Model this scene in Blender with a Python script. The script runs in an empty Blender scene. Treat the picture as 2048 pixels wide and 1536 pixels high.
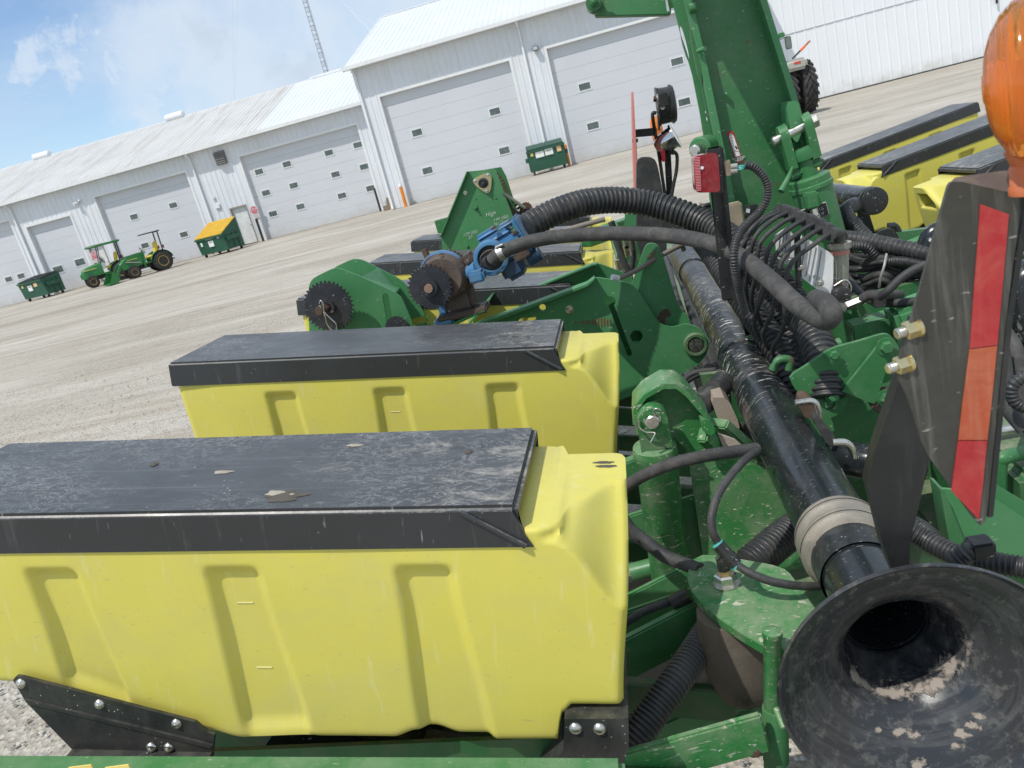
import bpy, bmesh, math, random
from mathutils import Vector, Matrix, noise
from mathutils.geometry import tessellate_polygon
random.seed(7)
S = bpy.context.scene
PI = math.pi
R = math.radians

# ------------------------------------------------------------------ camera
# World: Z up, X runs along the shed fronts, Y points at them. The camera stands 1.75 m above the yard.
CAM = Vector((0, 0, 1.75))
MW = Matrix(((0.9632624768856654, 0.19830760367701988, 0.18110630841572323),
             (0.11229319758448753, 0.3151716305578049, -0.9423678056193271),
             (-0.2439582718424286, 0.9280845530529062, 0.2813244105729952)))
cam_d = bpy.data.cameras.new('camera')
cam = bpy.data.objects.new('camera', cam_d)
S.collection.objects.link(cam)
cam.matrix_world = Matrix.Translation(CAM) @ MW.to_4x4()
cam_d.sensor_width = 36.0
cam_d.lens = 36.0 * 1600 / 2048
cam_d.dof.use_dof = True; cam_d.dof.focus_distance = 1.7; cam_d.dof.aperture_fstop = 17
cam_d.clip_start = 0.05
cam_d.clip_end = 2000
S.camera = cam

# ------------------------------------------------------------------ sky, sun, exposure
SUN_AZ, SUN_EL = R(40), R(60)        # azimuth measured from -Y towards -X
sdir = Vector((-math.sin(SUN_AZ) * math.cos(SUN_EL), -math.cos(SUN_AZ) * math.cos(SUN_EL), math.sin(SUN_EL)))
W = bpy.data.worlds.new('World')
S.world = W
W.use_nodes = True
nt = W.node_tree
nt.nodes.clear()
def wn(t, **k):
    n = nt.nodes.new(t)
    for a, b in k.items(): setattr(n, a, b)
    return n
out = wn('ShaderNodeOutputWorld'); bg = wn('ShaderNodeBackground'); bg.inputs['Strength'].default_value = 0.14
sky = wn('ShaderNodeTexSky', sky_type='NISHITA'); sky.sun_disc = False
sky.sun_elevation = SUN_EL; sky.sun_rotation = math.atan2(sdir.x, sdir.y)
sky.air_density = 1.0; sky.dust_density = 0.1; sky.ozone_density = 3.6
tc = wn('ShaderNodeTexCoord')
sep = wn('ShaderNodeSeparateXYZ'); nt.links.new(tc.outputs['Generated'], sep.inputs[0])
def wm(op, a, b=None, c=None):
    n = wn('ShaderNodeMath', operation=op)
    for i, v in enumerate((a, b, c)):
        if v is None: continue
        if isinstance(v, (int, float)): n.inputs[i].default_value = v
        else: nt.links.new(v, n.inputs[i])
    return n.outputs[0]
zc = wm('MAXIMUM', wm('ADD', sep.outputs[2], 0.12), 0.05)
comb = wn('ShaderNodeCombineXYZ')
nt.links.new(wm('DIVIDE', sep.outputs[0], zc), comb.inputs[0])
nt.links.new(wm('DIVIDE', sep.outputs[1], zc), comb.inputs[1])
def wnoise(vec, scale, detail, rough, dist=0.0):
    n = wn('ShaderNodeTexNoise'); n.inputs['Scale'].default_value = scale; n.inputs['Detail'].default_value = detail
    n.inputs['Roughness'].default_value = rough; n.inputs['Distortion'].default_value = dist
    nt.links.new(vec, n.inputs['Vector']); return n.outputs['Fac']
def wramp(x, pts):
    n = wn('ShaderNodeMapRange'); n.interpolation_type = 'SMOOTHSTEP'
    n.inputs[1].default_value, n.inputs[2].default_value = pts
    nt.links.new(x, n.inputs[0]); return n.outputs[0]
mp = wn('ShaderNodeMapping'); nt.links.new(comb.outputs[0], mp.inputs[0]); mp.inputs['Location'].default_value = (3.1, 0.4, 0)
mp.inputs['Scale'].default_value = (0.5, 1.0, 1.0)
veil = wramp(wnoise(mp.outputs[0], 0.9, 7, 0.6, 0.5), (0.40, 0.66))
nrm = wn('ShaderNodeVectorMath', operation='NORMALIZE'); nt.links.new(tc.outputs['Generated'], nrm.inputs[0]); DIR = nrm.outputs[0]
def near(d, rad, stretch=(1, 1, 1)):
    """1 at sky direction d falling to 0 at rad"""
    sub = wn('ShaderNodeVectorMath', operation='SUBTRACT'); nt.links.new(DIR, sub.inputs[0]); sub.inputs[1].default_value = d
    mul = wn('ShaderNodeVectorMath', operation='MULTIPLY'); nt.links.new(sub.outputs[0], mul.inputs[0]); mul.inputs[1].default_value = stretch
    ln = wn('ShaderNodeVectorMath', operation='LENGTH'); nt.links.new(mul.outputs[0], ln.inputs[0])
    return wm('SUBTRACT', 1.0, wm('DIVIDE', ln.outputs['Value'], rad))
cn = wnoise(DIR, 26, 9, 0.62, 0.3); cn2 = wnoise(DIR, 11, 7, 0.6, 0.2)
# small cumulus in the blue gap, cut out of noise; more of the same kind round the rest of the sky
blobs = None
for d, r_ in (((-.474, .872, .118), .050), ((-.452, .886, .105), .045), ((-.552, .813, .186), .036), ((-.533, .826, .178), .040), ((-.490, .853, .176), .045), ((-.455, .880, .158), .030)):
    v = wramp(wm('ADD', wm('MULTIPLY', near(d, r_ * 1.15), 0.45), wm('MULTIPLY', cn, 1.7)), (0.95, 1.30))
    blobs = v if blobs is None else wm('MAXIMUM', blobs, v)
elsewhere = wm('MULTIPLY', wramp(wnoise(DIR, 5.0, 8, 0.55, 0.1), (0.58, 0.66)), wm('MULTIPLY', wramp(sep.outputs[2], (0.45, 0.15)), wramp(near((-.5, .85, .15), .45), (0.3, 0.0))))
blobs = wm('MAXIMUM', wm('MULTIPLY', blobs, 0.75), elsewhere)
# thin high cloud: thickens to the right, along a band high up, and towards the horizon
right = wramp(wm('ADD', sep.outputs[0], wm('MULTIPLY', wm('SUBTRACT', cn2, 0.5), 0.22)), (-0.56, -0.40))
highband = wramp(wm('ADD', sep.outputs[2], wm('MULTIPLY', wm('SUBTRACT', cn2, 0.5), 0.16)), (0.225, 0.30))
lowhaze = wm('MULTIPLY', wramp(sep.outputs[2], (0.12, 0.02)), 0.55)
cover = wm('MAXIMUM', wm('MAXIMUM', wm('MULTIPLY', right, 0.86), wm('MULTIPLY', highband, wm('ADD', 0.45, wm('MULTIPLY', veil, 0.45)))), wm('MAXIMUM', lowhaze, wm('ADD', 0.02, wm('MULTIPLY', veil, 0.34))))
cover = wm('SUBTRACT', cover, wm('MULTIPLY', cover, wm('MULTIPLY', wramp(cn2, (0.56, 0.38)), 0.22)))
cover = wm('MAXIMUM', cover, blobs)
mix = wn('ShaderNodeMixRGB'); nt.links.new(cover, mix.inputs[0]); nt.links.new(sky.outputs[0], mix.inputs[1])
shade = wn('ShaderNodeMixRGB'); nt.links.new(wramp(wm('ADD', cn, wm('MULTIPLY', wm('MAXIMUM', wm('MAXIMUM', near((-.33, .935, .13), .07), near((-.405, .894, .19), .05)), 0.0), 0.5)), (0.66, 1.1)), shade.inputs[0])
shade.inputs[1].default_value = (4.7, 5.35, 6.1, 1); shade.inputs[2].default_value = (4.2, 4.75, 5.45, 1)
nt.links.new(shade.outputs[0], mix.inputs[2])
nt.links.new(mix.outputs[0], bg.inputs[0]); nt.links.new(bg.outputs[0], out.inputs[0])

sun_d = bpy.data.lights.new('sun', 'SUN'); sun_d.energy = 3.25; sun_d.angle = R(0.53); sun_d.color = (1.0, 0.955, 0.89)
sun = bpy.data.objects.new('sun', sun_d); S.collection.objects.link(sun)
sun.rotation_euler = sdir.to_track_quat('Z', 'Y').to_euler(); sun.location = (-10, -10, 30)
S.view_settings.view_transform = 'Standard'; S.view_settings.look = 'None'
S.view_settings.exposure = 0.12; S.view_settings.gamma = 1.0; S.view_settings.use_curve_mapping = False
S.render.engine = 'CYCLES'
S.cycles.max_bounces = 6; S.cycles.diffuse_bounces = 3; S.cycles.glossy_bounces = 3; S.cycles.transmission_bounces = 5
S.cycles.use_denoising = True

# ------------------------------------------------------------------ measuring helper: a sight line of the photograph met with an upright plane at distance Y
F = 1600.0
def ray(x, y): return MW @ Vector(((x - 1024) / F, -(y - 768) / F, -1))
def at(x, y, Y):
    r = ray(x, y); return CAM + r * (Y / r.y)
def atz(x, y, z):
    r = ray(x, y); return CAM + r * ((z - CAM.z) / r.z)

# ------------------------------------------------------------------ materials
MATS = {}
def new_mat(name):
    m = bpy.data.materials.new(name); m.use_nodes = True
    return m, m.node_tree, m.node_tree.nodes['Principled BSDF']
def mat(name, col, rough=0.5, metal=0.0, dust=0.0, dust_col=(0.42, 0.37, 0.30), dscale=6.0, vary=0.12, speck=0.0, speck_col=(0.75, 0.72, 0.66),
        bump=0.0, bscale=60.0, streak=None, topdust=0.0, spec=0.5, coat=0.0, trans=0.0, ior=1.45, rough_vary=0.12, run=0.0, sscale=90.0, coord='Object', srange=(0.52, 0.72), ymask=None, basedirt=None):
    if name in MATS: return MATS[name]
    m, t, b = new_mat(name); L = t.links.new; N = t.nodes.new
    tcn = N('ShaderNodeTexCoord'); co = tcn.outputs['Object'] if coord == 'Object' else N('ShaderNodeNewGeometry').outputs['Position']
    def noi(scale, det=4, ro=0.6, vec=co, dist=0.0):
        n = N('ShaderNodeTexNoise'); n.inputs['Scale'].default_value = scale; n.inputs['Detail'].default_value = det
        n.inputs['Roughness'].default_value = ro; n.inputs['Distortion'].default_value = dist; L(vec, n.inputs['Vector']); return n.outputs['Fac']
    def rng(x, a, b_, c=0.0, d=1.0):
        n = N('ShaderNodeMapRange'); n.inputs[1].default_value = a; n.inputs[2].default_value = b_; n.inputs[3].default_value = c; n.inputs[4].default_value = d
        L(x, n.inputs[0]); return n.outputs[0]
    def mx(f, a, b_, blend='MIX'):
        n = N('ShaderNodeMixRGB'); n.blend_type = blend
        for i, v in enumerate((f, a, b_)):
            if isinstance(v, (int, float)): n.inputs[i].default_value = v
            elif isinstance(v, tuple): n.inputs[i].default_value = v + (1,)
            else: L(v, n.inputs[i])
        return n.outputs[0]
    def mth(op, a, b_):
        n = N('ShaderNodeMath'); n.operation = op
        for i, v in enumerate((a, b_)):
            if isinstance(v, (int, float)): n.inputs[i].default_value = v
            else: L(v, n.inputs[i])
        return n.outputs[0]
    lo = tuple(c * (1 - vary) for c in col); hi = tuple(min(1, c * (1 + vary)) for c in col)
    c = mx(rng(noi(dscale * 0.7, 5), 0.3, 0.7), lo, hi)
    rr = rng(noi(dscale * 2.3, 4), 0.3, 0.7, max(0, rough - rough_vary), min(1, rough + rough_vary))
    if streak:                                     # long streaks: (stretch xyz, strength, colour)
        mpn = N('ShaderNodeMapping'); mpn.inputs['Scale'].default_value = streak[0]; L(co, mpn.inputs[0])
        sf = mth('MULTIPLY', rng(noi(1.0, 6 if srange[0] < .6 else 3, 0.65, mpn.outputs[0], 0.6), *srange), streak[1])
        if ymask:
            ys_ = N('ShaderNodeSeparateXYZ'); L(co, ys_.inputs[0]); sf = mth('MULTIPLY', sf, mth('MULTIPLY', rng(ys_.outputs[1], ymask[0], ymask[1]), rng(ys_.outputs[1], ymask[3], ymask[2])))
        c = mx(sf, c, streak[2])
    if basedirt:
        zs_ = N('ShaderNodeSeparateXYZ'); L(co, zs_.inputs[0]); nz = noi(1.7, 7, .7)
        c = mx(mth('MULTIPLY', mth('MULTIPLY', rng(mth('SUBTRACT', zs_.outputs[2], mth('MULTIPLY', nz, 0.9)), .15, -.45), rng(nz, .3, .62)), basedirt[0]), c, basedirt[1])
    if dust:
        d = mth('MULTIPLY', rng(noi(dscale, 9, 0.72, dist=0.4), 0.46, 0.72), dust)
        c = mx(d, c, dust_col); rr = mth('ADD', rr, mth('MULTIPLY', d, 0.25))
    if topdust:
        g = N('ShaderNodeNewGeometry'); s = N('ShaderNodeSeparateXYZ'); L(g.outputs['Normal'], s.inputs[0])
        d = mth('MULTIPLY', mth('MULTIPLY', rng(s.outputs[2], 0.35, 0.95), rng(noi(dscale * 2.5, 8, 0.7), 0.4, 0.62)), topdust)
        c = mx(d, c, dust_col); rr = mth('ADD', rr, mth('MULTIPLY', d, 0.3))
    if run:                                        # fine scratches and splashes
        mpn = N('ShaderNodeMapping'); mpn.inputs['Scale'].default_value = (70, 520, 160); mpn.inputs['Rotation'].default_value = (0.5, 0.3, 0.7); L(co, mpn.inputs[0])
        c = mx(mth('MULTIPLY', rng(noi(1.0, 2, 0.5, mpn.outputs[0]), 0.69, 0.75), run), c, speck_col)
    if speck:
        v = N('ShaderNodeTexVoronoi'); v.inputs['Scale'].default_value = sscale * 1.5; L(co, v.inputs['Vector'])
        sel = rng(noi(dscale * 1.7, 3), 0.5, 0.62)
        d = mth('MULTIPLY', mth('MULTIPLY', rng(v.outputs['Distance'], 0.15, 0.09), sel), speck)
        c = mx(d, c, speck_col)
    L(c, b.inputs['Base Color']); L(rr, b.inputs['Roughness'])
    b.inputs['Metallic'].default_value = metal; b.inputs['Specular IOR Level'].default_value = spec
    b.inputs['Coat Weight'].default_value = coat; b.inputs['Coat Roughness'].default_value = 0.15
    b.inputs['Transmission Weight'].default_value = trans; b.inputs['IOR'].default_value = ior
    if bump:
        bn = N('ShaderNodeBump'); bn.inputs['Strength'].default_value = bump; bn.inputs['Distance'].default_value = 0.002
        L(noi(bscale, 5, 0.6), bn.inputs['Height']); L(bn.outputs[0], b.inputs['Normal'])
    MATS[name] = m
    return m

GREEN = mat('green_paint', (0.036, 0.165, 0.054), 0.38, dust=0.4, dscale=7, speck=0.35, streak=((11, 11, 11), .8, (0.13, 0.07, 0.045)), srange=(.665, .70), topdust=0.5, run=0.45, dust_col=(0.17, 0.26, 0.16), bump=0.12, bscale=180, sscale=120)
GREEN_S = mat('green_paint_splashed', (0.036, 0.19, 0.052), 0.33, dust=0.6, dscale=11, speck=0.8, streak=((40, 40, 160), .9, (0.50, 0.49, 0.40)), srange=(.62, .67), topdust=0.38, run=1.0, dust_col=(0.33, 0.34, 0.25), bump=0.12, bscale=160, sscale=95)
GREEN_F = mat('green_sheet_metal', (0.056, 0.215, 0.082), 0.45, dust=0.4, dscale=5, dust_col=(0.15, 0.28, 0.16), speck=0.2, streak=((9, 9, 9), .7, (0.14, 0.08, 0.05)), srange=(.68, .71), topdust=0.35, run=0.3)
YELLOW = mat('yellow_plastic', (0.635, 0.57, 0.105), 0.42, dust=0.5, dscale=3.5, dust_col=(0.50, 0.46, 0.20), vary=0.07, streak=((70, 70, 9), 0.35, (0.72, 0.69, 0.38)), srange=(0.60, 0.72), speck=0.3, sscale=60, speck_col=(0.35, 0.30, 0.18), topdust=0.4, run=0.35, bump=0.05, bscale=25, rough_vary=0.06)
def lid_mat():
    """black moulded lid: grey weathered film, scuffs along its length, dried splash outlines, dust gathered at the open end"""
    m, t, b = new_mat('black_lid_plastic'); L = t.links.new; N = t.nodes.new
    tcn = N('ShaderNodeTexCoord'); oi = N('ShaderNodeObjectInfo'); off = N('ShaderNodeVectorMath'); off.operation = 'ADD'; L(tcn.outputs['Object'], off.inputs[0]); L(oi.outputs['Location'], off.inputs[1]); co = off.outputs[0]
    def mth(op, a, b_):
        n = N('ShaderNodeMath'); n.operation = op
        for i, v in enumerate((a, b_)):
            if isinstance(v, (int, float)): n.inputs[i].default_value = v
            else: L(v, n.inputs[i])
        return n.outputs[0]
    def rng(x, a, b_, c=0.0, d=1.0):
        n = N('ShaderNodeMapRange'); n.inputs[1].default_value = a; n.inputs[2].default_value = b_; n.inputs[3].default_value = c; n.inputs[4].default_value = d
        L(x, n.inputs[0]); return n.outputs[0]
    def noi(sc, st=None, det=6, ro=.6, di=.0, rot=(0, 0, 0)):
        v = co
        if st:
            q = N('ShaderNodeMapping'); q.inputs['Scale'].default_value = st; q.inputs['Rotation'].default_value = rot; L(co, q.inputs[0]); v = q.outputs[0]
        n = N('ShaderNodeTexNoise'); n.inputs['Scale'].default_value = sc; n.inputs['Detail'].default_value = det; n.inputs['Roughness'].default_value = ro; n.inputs['Distortion'].default_value = di
        L(v, n.inputs['Vector']); return n.outputs['Fac']
    def mx(f, a, b_):
        n = N('ShaderNodeMixRGB')
        for i, v in enumerate((f, a, b_)):
            if isinstance(v, (int, float)): n.inputs[i].default_value = v
            elif isinstance(v, tuple): n.inputs[i].default_value = v + (1,)
            else: L(v, n.inputs[i])
        return n.outputs[0]
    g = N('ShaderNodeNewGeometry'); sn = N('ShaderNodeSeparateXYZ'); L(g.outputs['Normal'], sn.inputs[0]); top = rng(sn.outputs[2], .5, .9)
    sp = N('ShaderNodeSeparateXYZ'); L(tcn.outputs['Object'], sp.inputs[0]); endz = rng(mth('ABSOLUTE', sp.outputs[0], 0), .30, .02)
    c = mx(rng(noi(2.5, None, 4), .35, .65), (.036, .038, .041), (.052, .055, .059))
    film = mth('MULTIPLY', rng(noi(1.6, (1.0, 5, 5), 5, .6), .35, .7), top); c = mx(mth('MULTIPLY', film, .5), c, (.098, .102, .108))
    lines = rng(noi(1.0, (2.2, 90, 90), 5, .6, .3), .56, .70); c = mx(mth('MULTIPLY', mth('MULTIPLY', lines, top), .22), c, (.20, .205, .205))
    mask = rng(mth('ADD', noi(4, None, 4), mth('MULTIPLY', endz, .20)), .42, .60)
    web = rng(mth('ABSOLUTE', mth('SUBTRACT', noi(22, (1, 1.7, 1), 8, .7, 1.4), .5), 0), .022, .002); c = mx(mth('MULTIPLY', mth('MULTIPLY', web, mask), mth('MULTIPLY', top, .6)), c, (.36, .36, .35))
    scuff = mth('MULTIPLY', rng(noi(1.0, (16, 190, 190), 4, .6, .5, (0, 0, .03)), .68, .74), rng(noi(3.3, None, 3), .42, .54)); c = mx(mth('MULTIPLY', mth('MULTIPLY', scuff, top), .9), c, (.50, .49, .45))
    cake = rng(mth('ADD', noi(9, (1, 1.8, 1), 9, .75, .5), mth('MULTIPLY', endz, .12)), .62, .74); c = mx(mth('MULTIPLY', mth('MULTIPLY', cake, top), .75), c, (.36, .335, .29))
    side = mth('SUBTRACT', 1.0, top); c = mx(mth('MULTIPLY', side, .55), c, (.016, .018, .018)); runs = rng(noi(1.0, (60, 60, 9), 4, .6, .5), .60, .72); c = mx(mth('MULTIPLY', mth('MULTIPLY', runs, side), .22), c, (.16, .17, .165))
    nick = rng(noi(1.0, (150, 150, 22), 2, .5, 0, (0, .35, 0)), .70, .76); c = mx(mth('MULTIPLY', mth('MULTIPLY', nick, side), .6), c, (.34, .35, .33))
    v = N('ShaderNodeTexVoronoi'); v.inputs['Scale'].default_value = 85; L(co, v.inputs['Vector'])
    c = mx(mth('MULTIPLY', mth('MULTIPLY', rng(v.outputs['Distance'], .15, .08), rng(noi(12, None, 3), .56, .66)), .85), c, (.55, .54, .50))
    L(c, b.inputs['Base Color']); L(mth('ADD', rng(noi(14, None, 4), .3, .7, .30, .44), mth('MULTIPLY', film, .08)), b.inputs['Roughness']); b.inputs['Specular IOR Level'].default_value = .55
    bn = N('ShaderNodeBump'); bn.inputs['Strength'].default_value = .08; bn.inputs['Distance'].default_value = .002; L(noi(120, None, 4), bn.inputs['Height']); L(bn.outputs[0], b.inputs['Normal'])
    MATS['black_lid_plastic'] = m
    return m
LID = lid_mat()
BLACK = mat('black_paint', (0.02, 0.022, 0.023), 0.34, dust=0.3, dscale=12, speck=0.6, run=0.5, dust_col=(0.12, 0.11, 0.095), bump=0.06)
PIPE = mat('black_pipe_plastic', (0.014, 0.018, 0.021), 0.2, dust=0.22, dscale=12, dust_col=(0.10, 0.09, 0.075), speck=0.15, sscale=90, run=0.5, rough_vary=0.06, spec=0.6, streak=((26, 150, 26), 1.0, (0.7, 0.68, 0.63)), srange=(0.61, 0.64), ymask=(1.5, 1.8, 2.4, 3.0))
PIPE_D = mat('black_pipe_splashed', (0.014, 0.018, 0.021), 0.33, dust=0.35, dscale=16, dust_col=(0.16, 0.15, 0.13), speck=0.5, sscale=80, run=0.6, rough_vary=0.08, spec=0.4, streak=((26, 150, 26), 1.0, (0.70, 0.68, 0.63)), srange=(0.60, 0.63), ymask=(1.6, 1.9, 2.5, 3.3))
RUBBER = mat('black_rubber_hose', (0.036, 0.037, 0.038), 0.6, dust=0.4, dscale=22, dust_col=(0.16, 0.15, 0.13), speck=0.35, bump=0.25, bscale=220)
RUBBER_W = mat('weathered_rubber_hose', (0.048, 0.047, 0.046), 0.75, dust=0.5, dscale=26, dust_col=(0.19, 0.175, 0.155), bump=0.5, bscale=260)
CORR = mat('corrugated_plastic', (0.030, 0.032, 0.034), 0.42, dust=0.4, dscale=30, dust_col=(0.16, 0.145, 0.12))
BRKT_ = None
STEEL = mat('zinc_steel', (0.62, 0.60, 0.55), 0.3, 1.0, dust=0.3, dscale=60, dust_col=(0.4, 0.33, 0.22))
BRASSY = mat('yellow_zinc_steel', (0.68, 0.58, 0.32), 0.32, 1.0, dust=0.3, dscale=60, dust_col=(0.35, 0.3, 0.2))
RUST = mat('rusty_steel', (0.10, 0.062, 0.042), 0.75, 0.2, dust=0.5, dscale=25, dust_col=(0.20, 0.14, 0.10), bump=0.5, bscale=200)
SPRK = mat('black_sprocket_steel', (0.035, 0.038, 0.045), 0.42, 0.3, dust=0.4, dscale=14, dust_col=(0.12, 0.10, 0.09), speck=0.8, run=0.5, bump=0.2)
BLUE = mat('blue_motor_paint', (0.055, 0.19, 0.36), 0.45, dust=0.8, dscale=22, dust_col=(0.20, 0.18, 0.155), bump=0.2, topdust=0.25)
BROWNIRON = mat('greasy_brown_iron', (0.085, 0.062, 0.05), 0.6, dust=0.6, dscale=22, dust_col=(0.17, 0.13, 0.10), bump=0.7, bscale=150)
AIRBAG = mat('brown_rubber_airbag', (0.13, 0.108, 0.085), 0.7, dust=0.5, dscale=30, dust_col=(0.18, 0.155, 0.125), bump=0.8, bscale=420)
CLAMP = mat('dusty_clamp_band', (0.26, 0.24, 0.205), 0.55, 0.3, dust=0.9, dscale=22, dust_col=(0.40, 0.345, 0.27), bump=0.4, bscale=300)
WHITE = mat('white_panel', (0.72, 0.73, 0.73), 0.5, dust=0.25, dscale=30, dust_col=(0.5, 0.46, 0.4))
RED = mat('red_lens', (0.30, 0.010, 0.022), 0.18, trans=0.25, coat=0.5, dust=0.15, dscale=60)
REDREF = mat('red_reflective_film', (0.40, 0.024, 0.03), 0.5, dust=0.6, dscale=20, dust_col=(0.5, 0.14, 0.09), streak=((60, 60, 4), 0.35, (0.55, 0.2, 0.15)))
ORREF = mat('orange_reflective_film', (0.42, 0.085, 0.035), 0.5, dust=0.6, dscale=20, dust_col=(0.55, 0.22, 0.13), streak=((60, 60, 4), 0.35, (0.55, 0.3, 0.2)))
BRKT = mat('scuffed_bracket_plate', (0.045, 0.045, 0.037), 0.5, dust=0.3, dscale=12, dust_col=(0.13, 0.125, 0.11), streak=((90, 90, 5), 0.6, (0.17, 0.17, 0.15)), run=0.3)
TEAL = mat('teal_collar', (0.08, 0.42, 0.40), 0.5)
CLEAR = mat('clear_plastic', (0.55, 0.54, 0.46), 0.2, trans=0.6, dust=0.2, dscale=40)
GREYP = mat('grey_plastic', (0.30, 0.30, 0.28), 0.5)
MUD = mat('dried_mud', (0.36, 0.30, 0.24), 0.9, bump=0.6, bscale=200)
MARKER = mat('chalk_marker', (0.55, 0.62, 0.55), 0.8)
REDMARK = mat('red_marker', (0.30, 0.06, 0.03), 0.7)
DARK = mat('dark_oily_steel', (0.02, 0.022, 0.02), 0.5, dust=0.3, dscale=20, dust_col=(0.08, 0.07, 0.05))
TYRE = mat('tyre_rubber', (0.035, 0.035, 0.035), 0.85, dust=0.6, dscale=12, dust_col=(0.15, 0.135, 0.115))
GLASS = mat('window_glass', (0.10, 0.13, 0.125), 0.15, spec=0.6, vary=0.3)
ORANGE = mat('orange_safety_paint', (0.75, 0.25, 0.03), 0.5)
CHROME = mat('chrome_lamp', (0.55, 0.55, 0.55), 0.15, 1.0)

def bell_mat():
    """black plastic with dust dragged round the bell and dried mud round the lower half of the throat and in a few patches"""
    m, t, b = new_mat('mouth_bell_plastic'); L = t.links.new; N = t.nodes.new
    tcn = N('ShaderNodeTexCoord'); sp = N('ShaderNodeSeparateXYZ'); L(tcn.outputs['Object'], sp.inputs[0])
    def mth(op, a, b_=None, c_=None):
        n = N('ShaderNodeMath'); n.operation = op
        for i, v in enumerate((a, b_, c_)):
            if v is None: continue
            if isinstance(v, (int, float)): n.inputs[i].default_value = v
            else: L(v, n.inputs[i])
        return n.outputs[0]
    def rng(x, a, b_, c=0.0, d=1.0):
        n = N('ShaderNodeMapRange'); n.inputs[1].default_value = a; n.inputs[2].default_value = b_; n.inputs[3].default_value = c; n.inputs[4].default_value = d
        L(x, n.inputs[0]); return n.outputs[0]
    def noi(vec, sc, det=6, ro=.65, di=.3):
        n = N('ShaderNodeTexNoise'); n.inputs['Scale'].default_value = sc; n.inputs['Detail'].default_value = det; n.inputs['Roughness'].default_value = ro; n.inputs['Distortion'].default_value = di
        L(vec, n.inputs['Vector']); return n.outputs['Fac']
    def mx(f, a, b_):
        n = N('ShaderNodeMixRGB')
        for i, v in enumerate((f, a, b_)):
            if isinstance(v, (int, float)): n.inputs[i].default_value = v
            elif isinstance(v, tuple): n.inputs[i].default_value = v + (1,)
            else: L(v, n.inputs[i])
        return n.outputs[0]
    dx = mth('SUBTRACT', sp.outputs[0], .211); dz = mth('SUBTRACT', sp.outputs[2], 1.08)
    r = mth('SQRT', mth('ADD', mth('MULTIPLY', dx, dx), mth('MULTIPLY', dz, dz))); an = mth('ARCTAN2', dz, dx)
    cmb = N('ShaderNodeCombineXYZ'); L(mth('MULTIPLY', an, .35), cmb.inputs[0]); L(mth('MULTIPLY', r, 26), cmb.inputs[1])
    swirl = rng(noi(cmb.outputs[0], 2.2, 8, .7, .8), .48, .66); fine = noi(tcn.outputs['Object'], 70, 6, .7)
    c = mx(mth('MULTIPLY', swirl, .55), (.022, .024, .028), (.10, .10, .098)); c = mx(mth('MULTIPLY', rng(fine, .52, .66), .55), c, (.15, .145, .13))
    # mud: low part of the throat lip
    low = rng(mth('MULTIPLY', dz, -1.0), -.005, .03)
    lip = mth('MULTIPLY', rng(mth('ABSOLUTE', mth('SUBTRACT', r, .0655)), .0095, .0), low)
    side = mth('MULTIPLY', mth('MULTIPLY', rng(mth('ABSOLUTE', mth('SUBTRACT', r, .070)), .011, .0), rng(dx, .02, .06)), rng(dz, .055, .02))
    ring = mth('ADD', mth('MAXIMUM', lip, mth('MULTIPLY', side, .75)), mth('MULTIPLY', mth('SUBTRACT', noi(tcn.outputs['Object'], 55, 8, .7), .5), 2.4))
    mud = rng(ring, .66, .90)
    for (x, z, rad) in ((.252, -.098 + 1.08, .016), (.266, -.088 + 1.08, .012), (.246, -.108 + 1.08, .010), (.205, -.097 + 1.08, .013), (.190, -.092 + 1.08, .010), (.165, -.085 + 1.08, .007), (.20, -.125 + 1.08, .018), (.275, -.078 + 1.08, .009)):
        d2 = mth('SQRT', mth('ADD', mth('POWER', mth('SUBTRACT', sp.outputs[0], x), 2.0), mth('POWER', mth('MULTIPLY', mth('SUBTRACT', sp.outputs[2], z), 1.7), 2.0)))
        v = rng(mth('ADD', mth('SUBTRACT', 1.0, mth('DIVIDE', d2, rad)), mth('MULTIPLY', mth('SUBTRACT', noi(tcn.outputs['Object'], 90, 6, .7), .5), 2.6)), .38, .62)
        mud = mth('MAXIMUM', mud, v)
    c = mx(mth('MULTIPLY', mud, .85), c, (.34, .29, .24)); L(c, b.inputs['Base Color'])
    L(mth('MAXIMUM', rng(swirl, 0, 1, .24, .5), mth('MULTIPLY', mud, .9)), b.inputs['Roughness']); b.inputs['Specular IOR Level'].default_value = .55
    bn = N('ShaderNodeBump'); bn.inputs['Strength'].default_value = .6; bn.inputs['Distance'].default_value = .0015; L(mth('ADD', mth('MULTIPLY', mud, 1.0), mth('MULTIPLY', fine, .35)), bn.inputs['Height']); L(bn.outputs[0], b.inputs['Normal'])
    return m
# ------------------------------------------------------------------ building helpers
def link(o): S.collection.objects.link(o); return o
def root(name, label, cat, loc=(0, 0, 0), rz=0.0, group=None):
    o = bpy.data.objects.new(name, None); o.empty_display_size = 0.1
    o.location = loc; o.rotation_euler = (0, 0, rz)
    o['label'] = label; o['category'] = cat
    if group: o['group'] = group
    return link(o)
def finish(bm, name, m, parent=None, smooth=35, loc=None, label=None):
    bmesh.ops.recalc_face_normals(bm, faces=bm.faces)
    me = bpy.data.meshes.new(name); bm.to_mesh(me); bm.free()
    return place(me, name, m, parent, smooth, loc, label)
def place(me, name, m, parent=None, smooth=35, loc=None, label=None):
    if m is not None and not me.materials:
        for mm in (m if isinstance(m, (list, tuple)) else [m]): me.materials.append(mm)
    if smooth:
        me.shade_smooth(); me.set_sharp_from_angle(angle=R(smooth))
    o = bpy.data.objects.new(name, me); link(o)
    if parent: o.parent = parent
    if loc is not None: o.location = loc
    if label: o['label'] = label
    return o
def structure(o, label=None):
    o['kind'] = 'structure'
    if label: o['label'] = label
    return o
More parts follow.
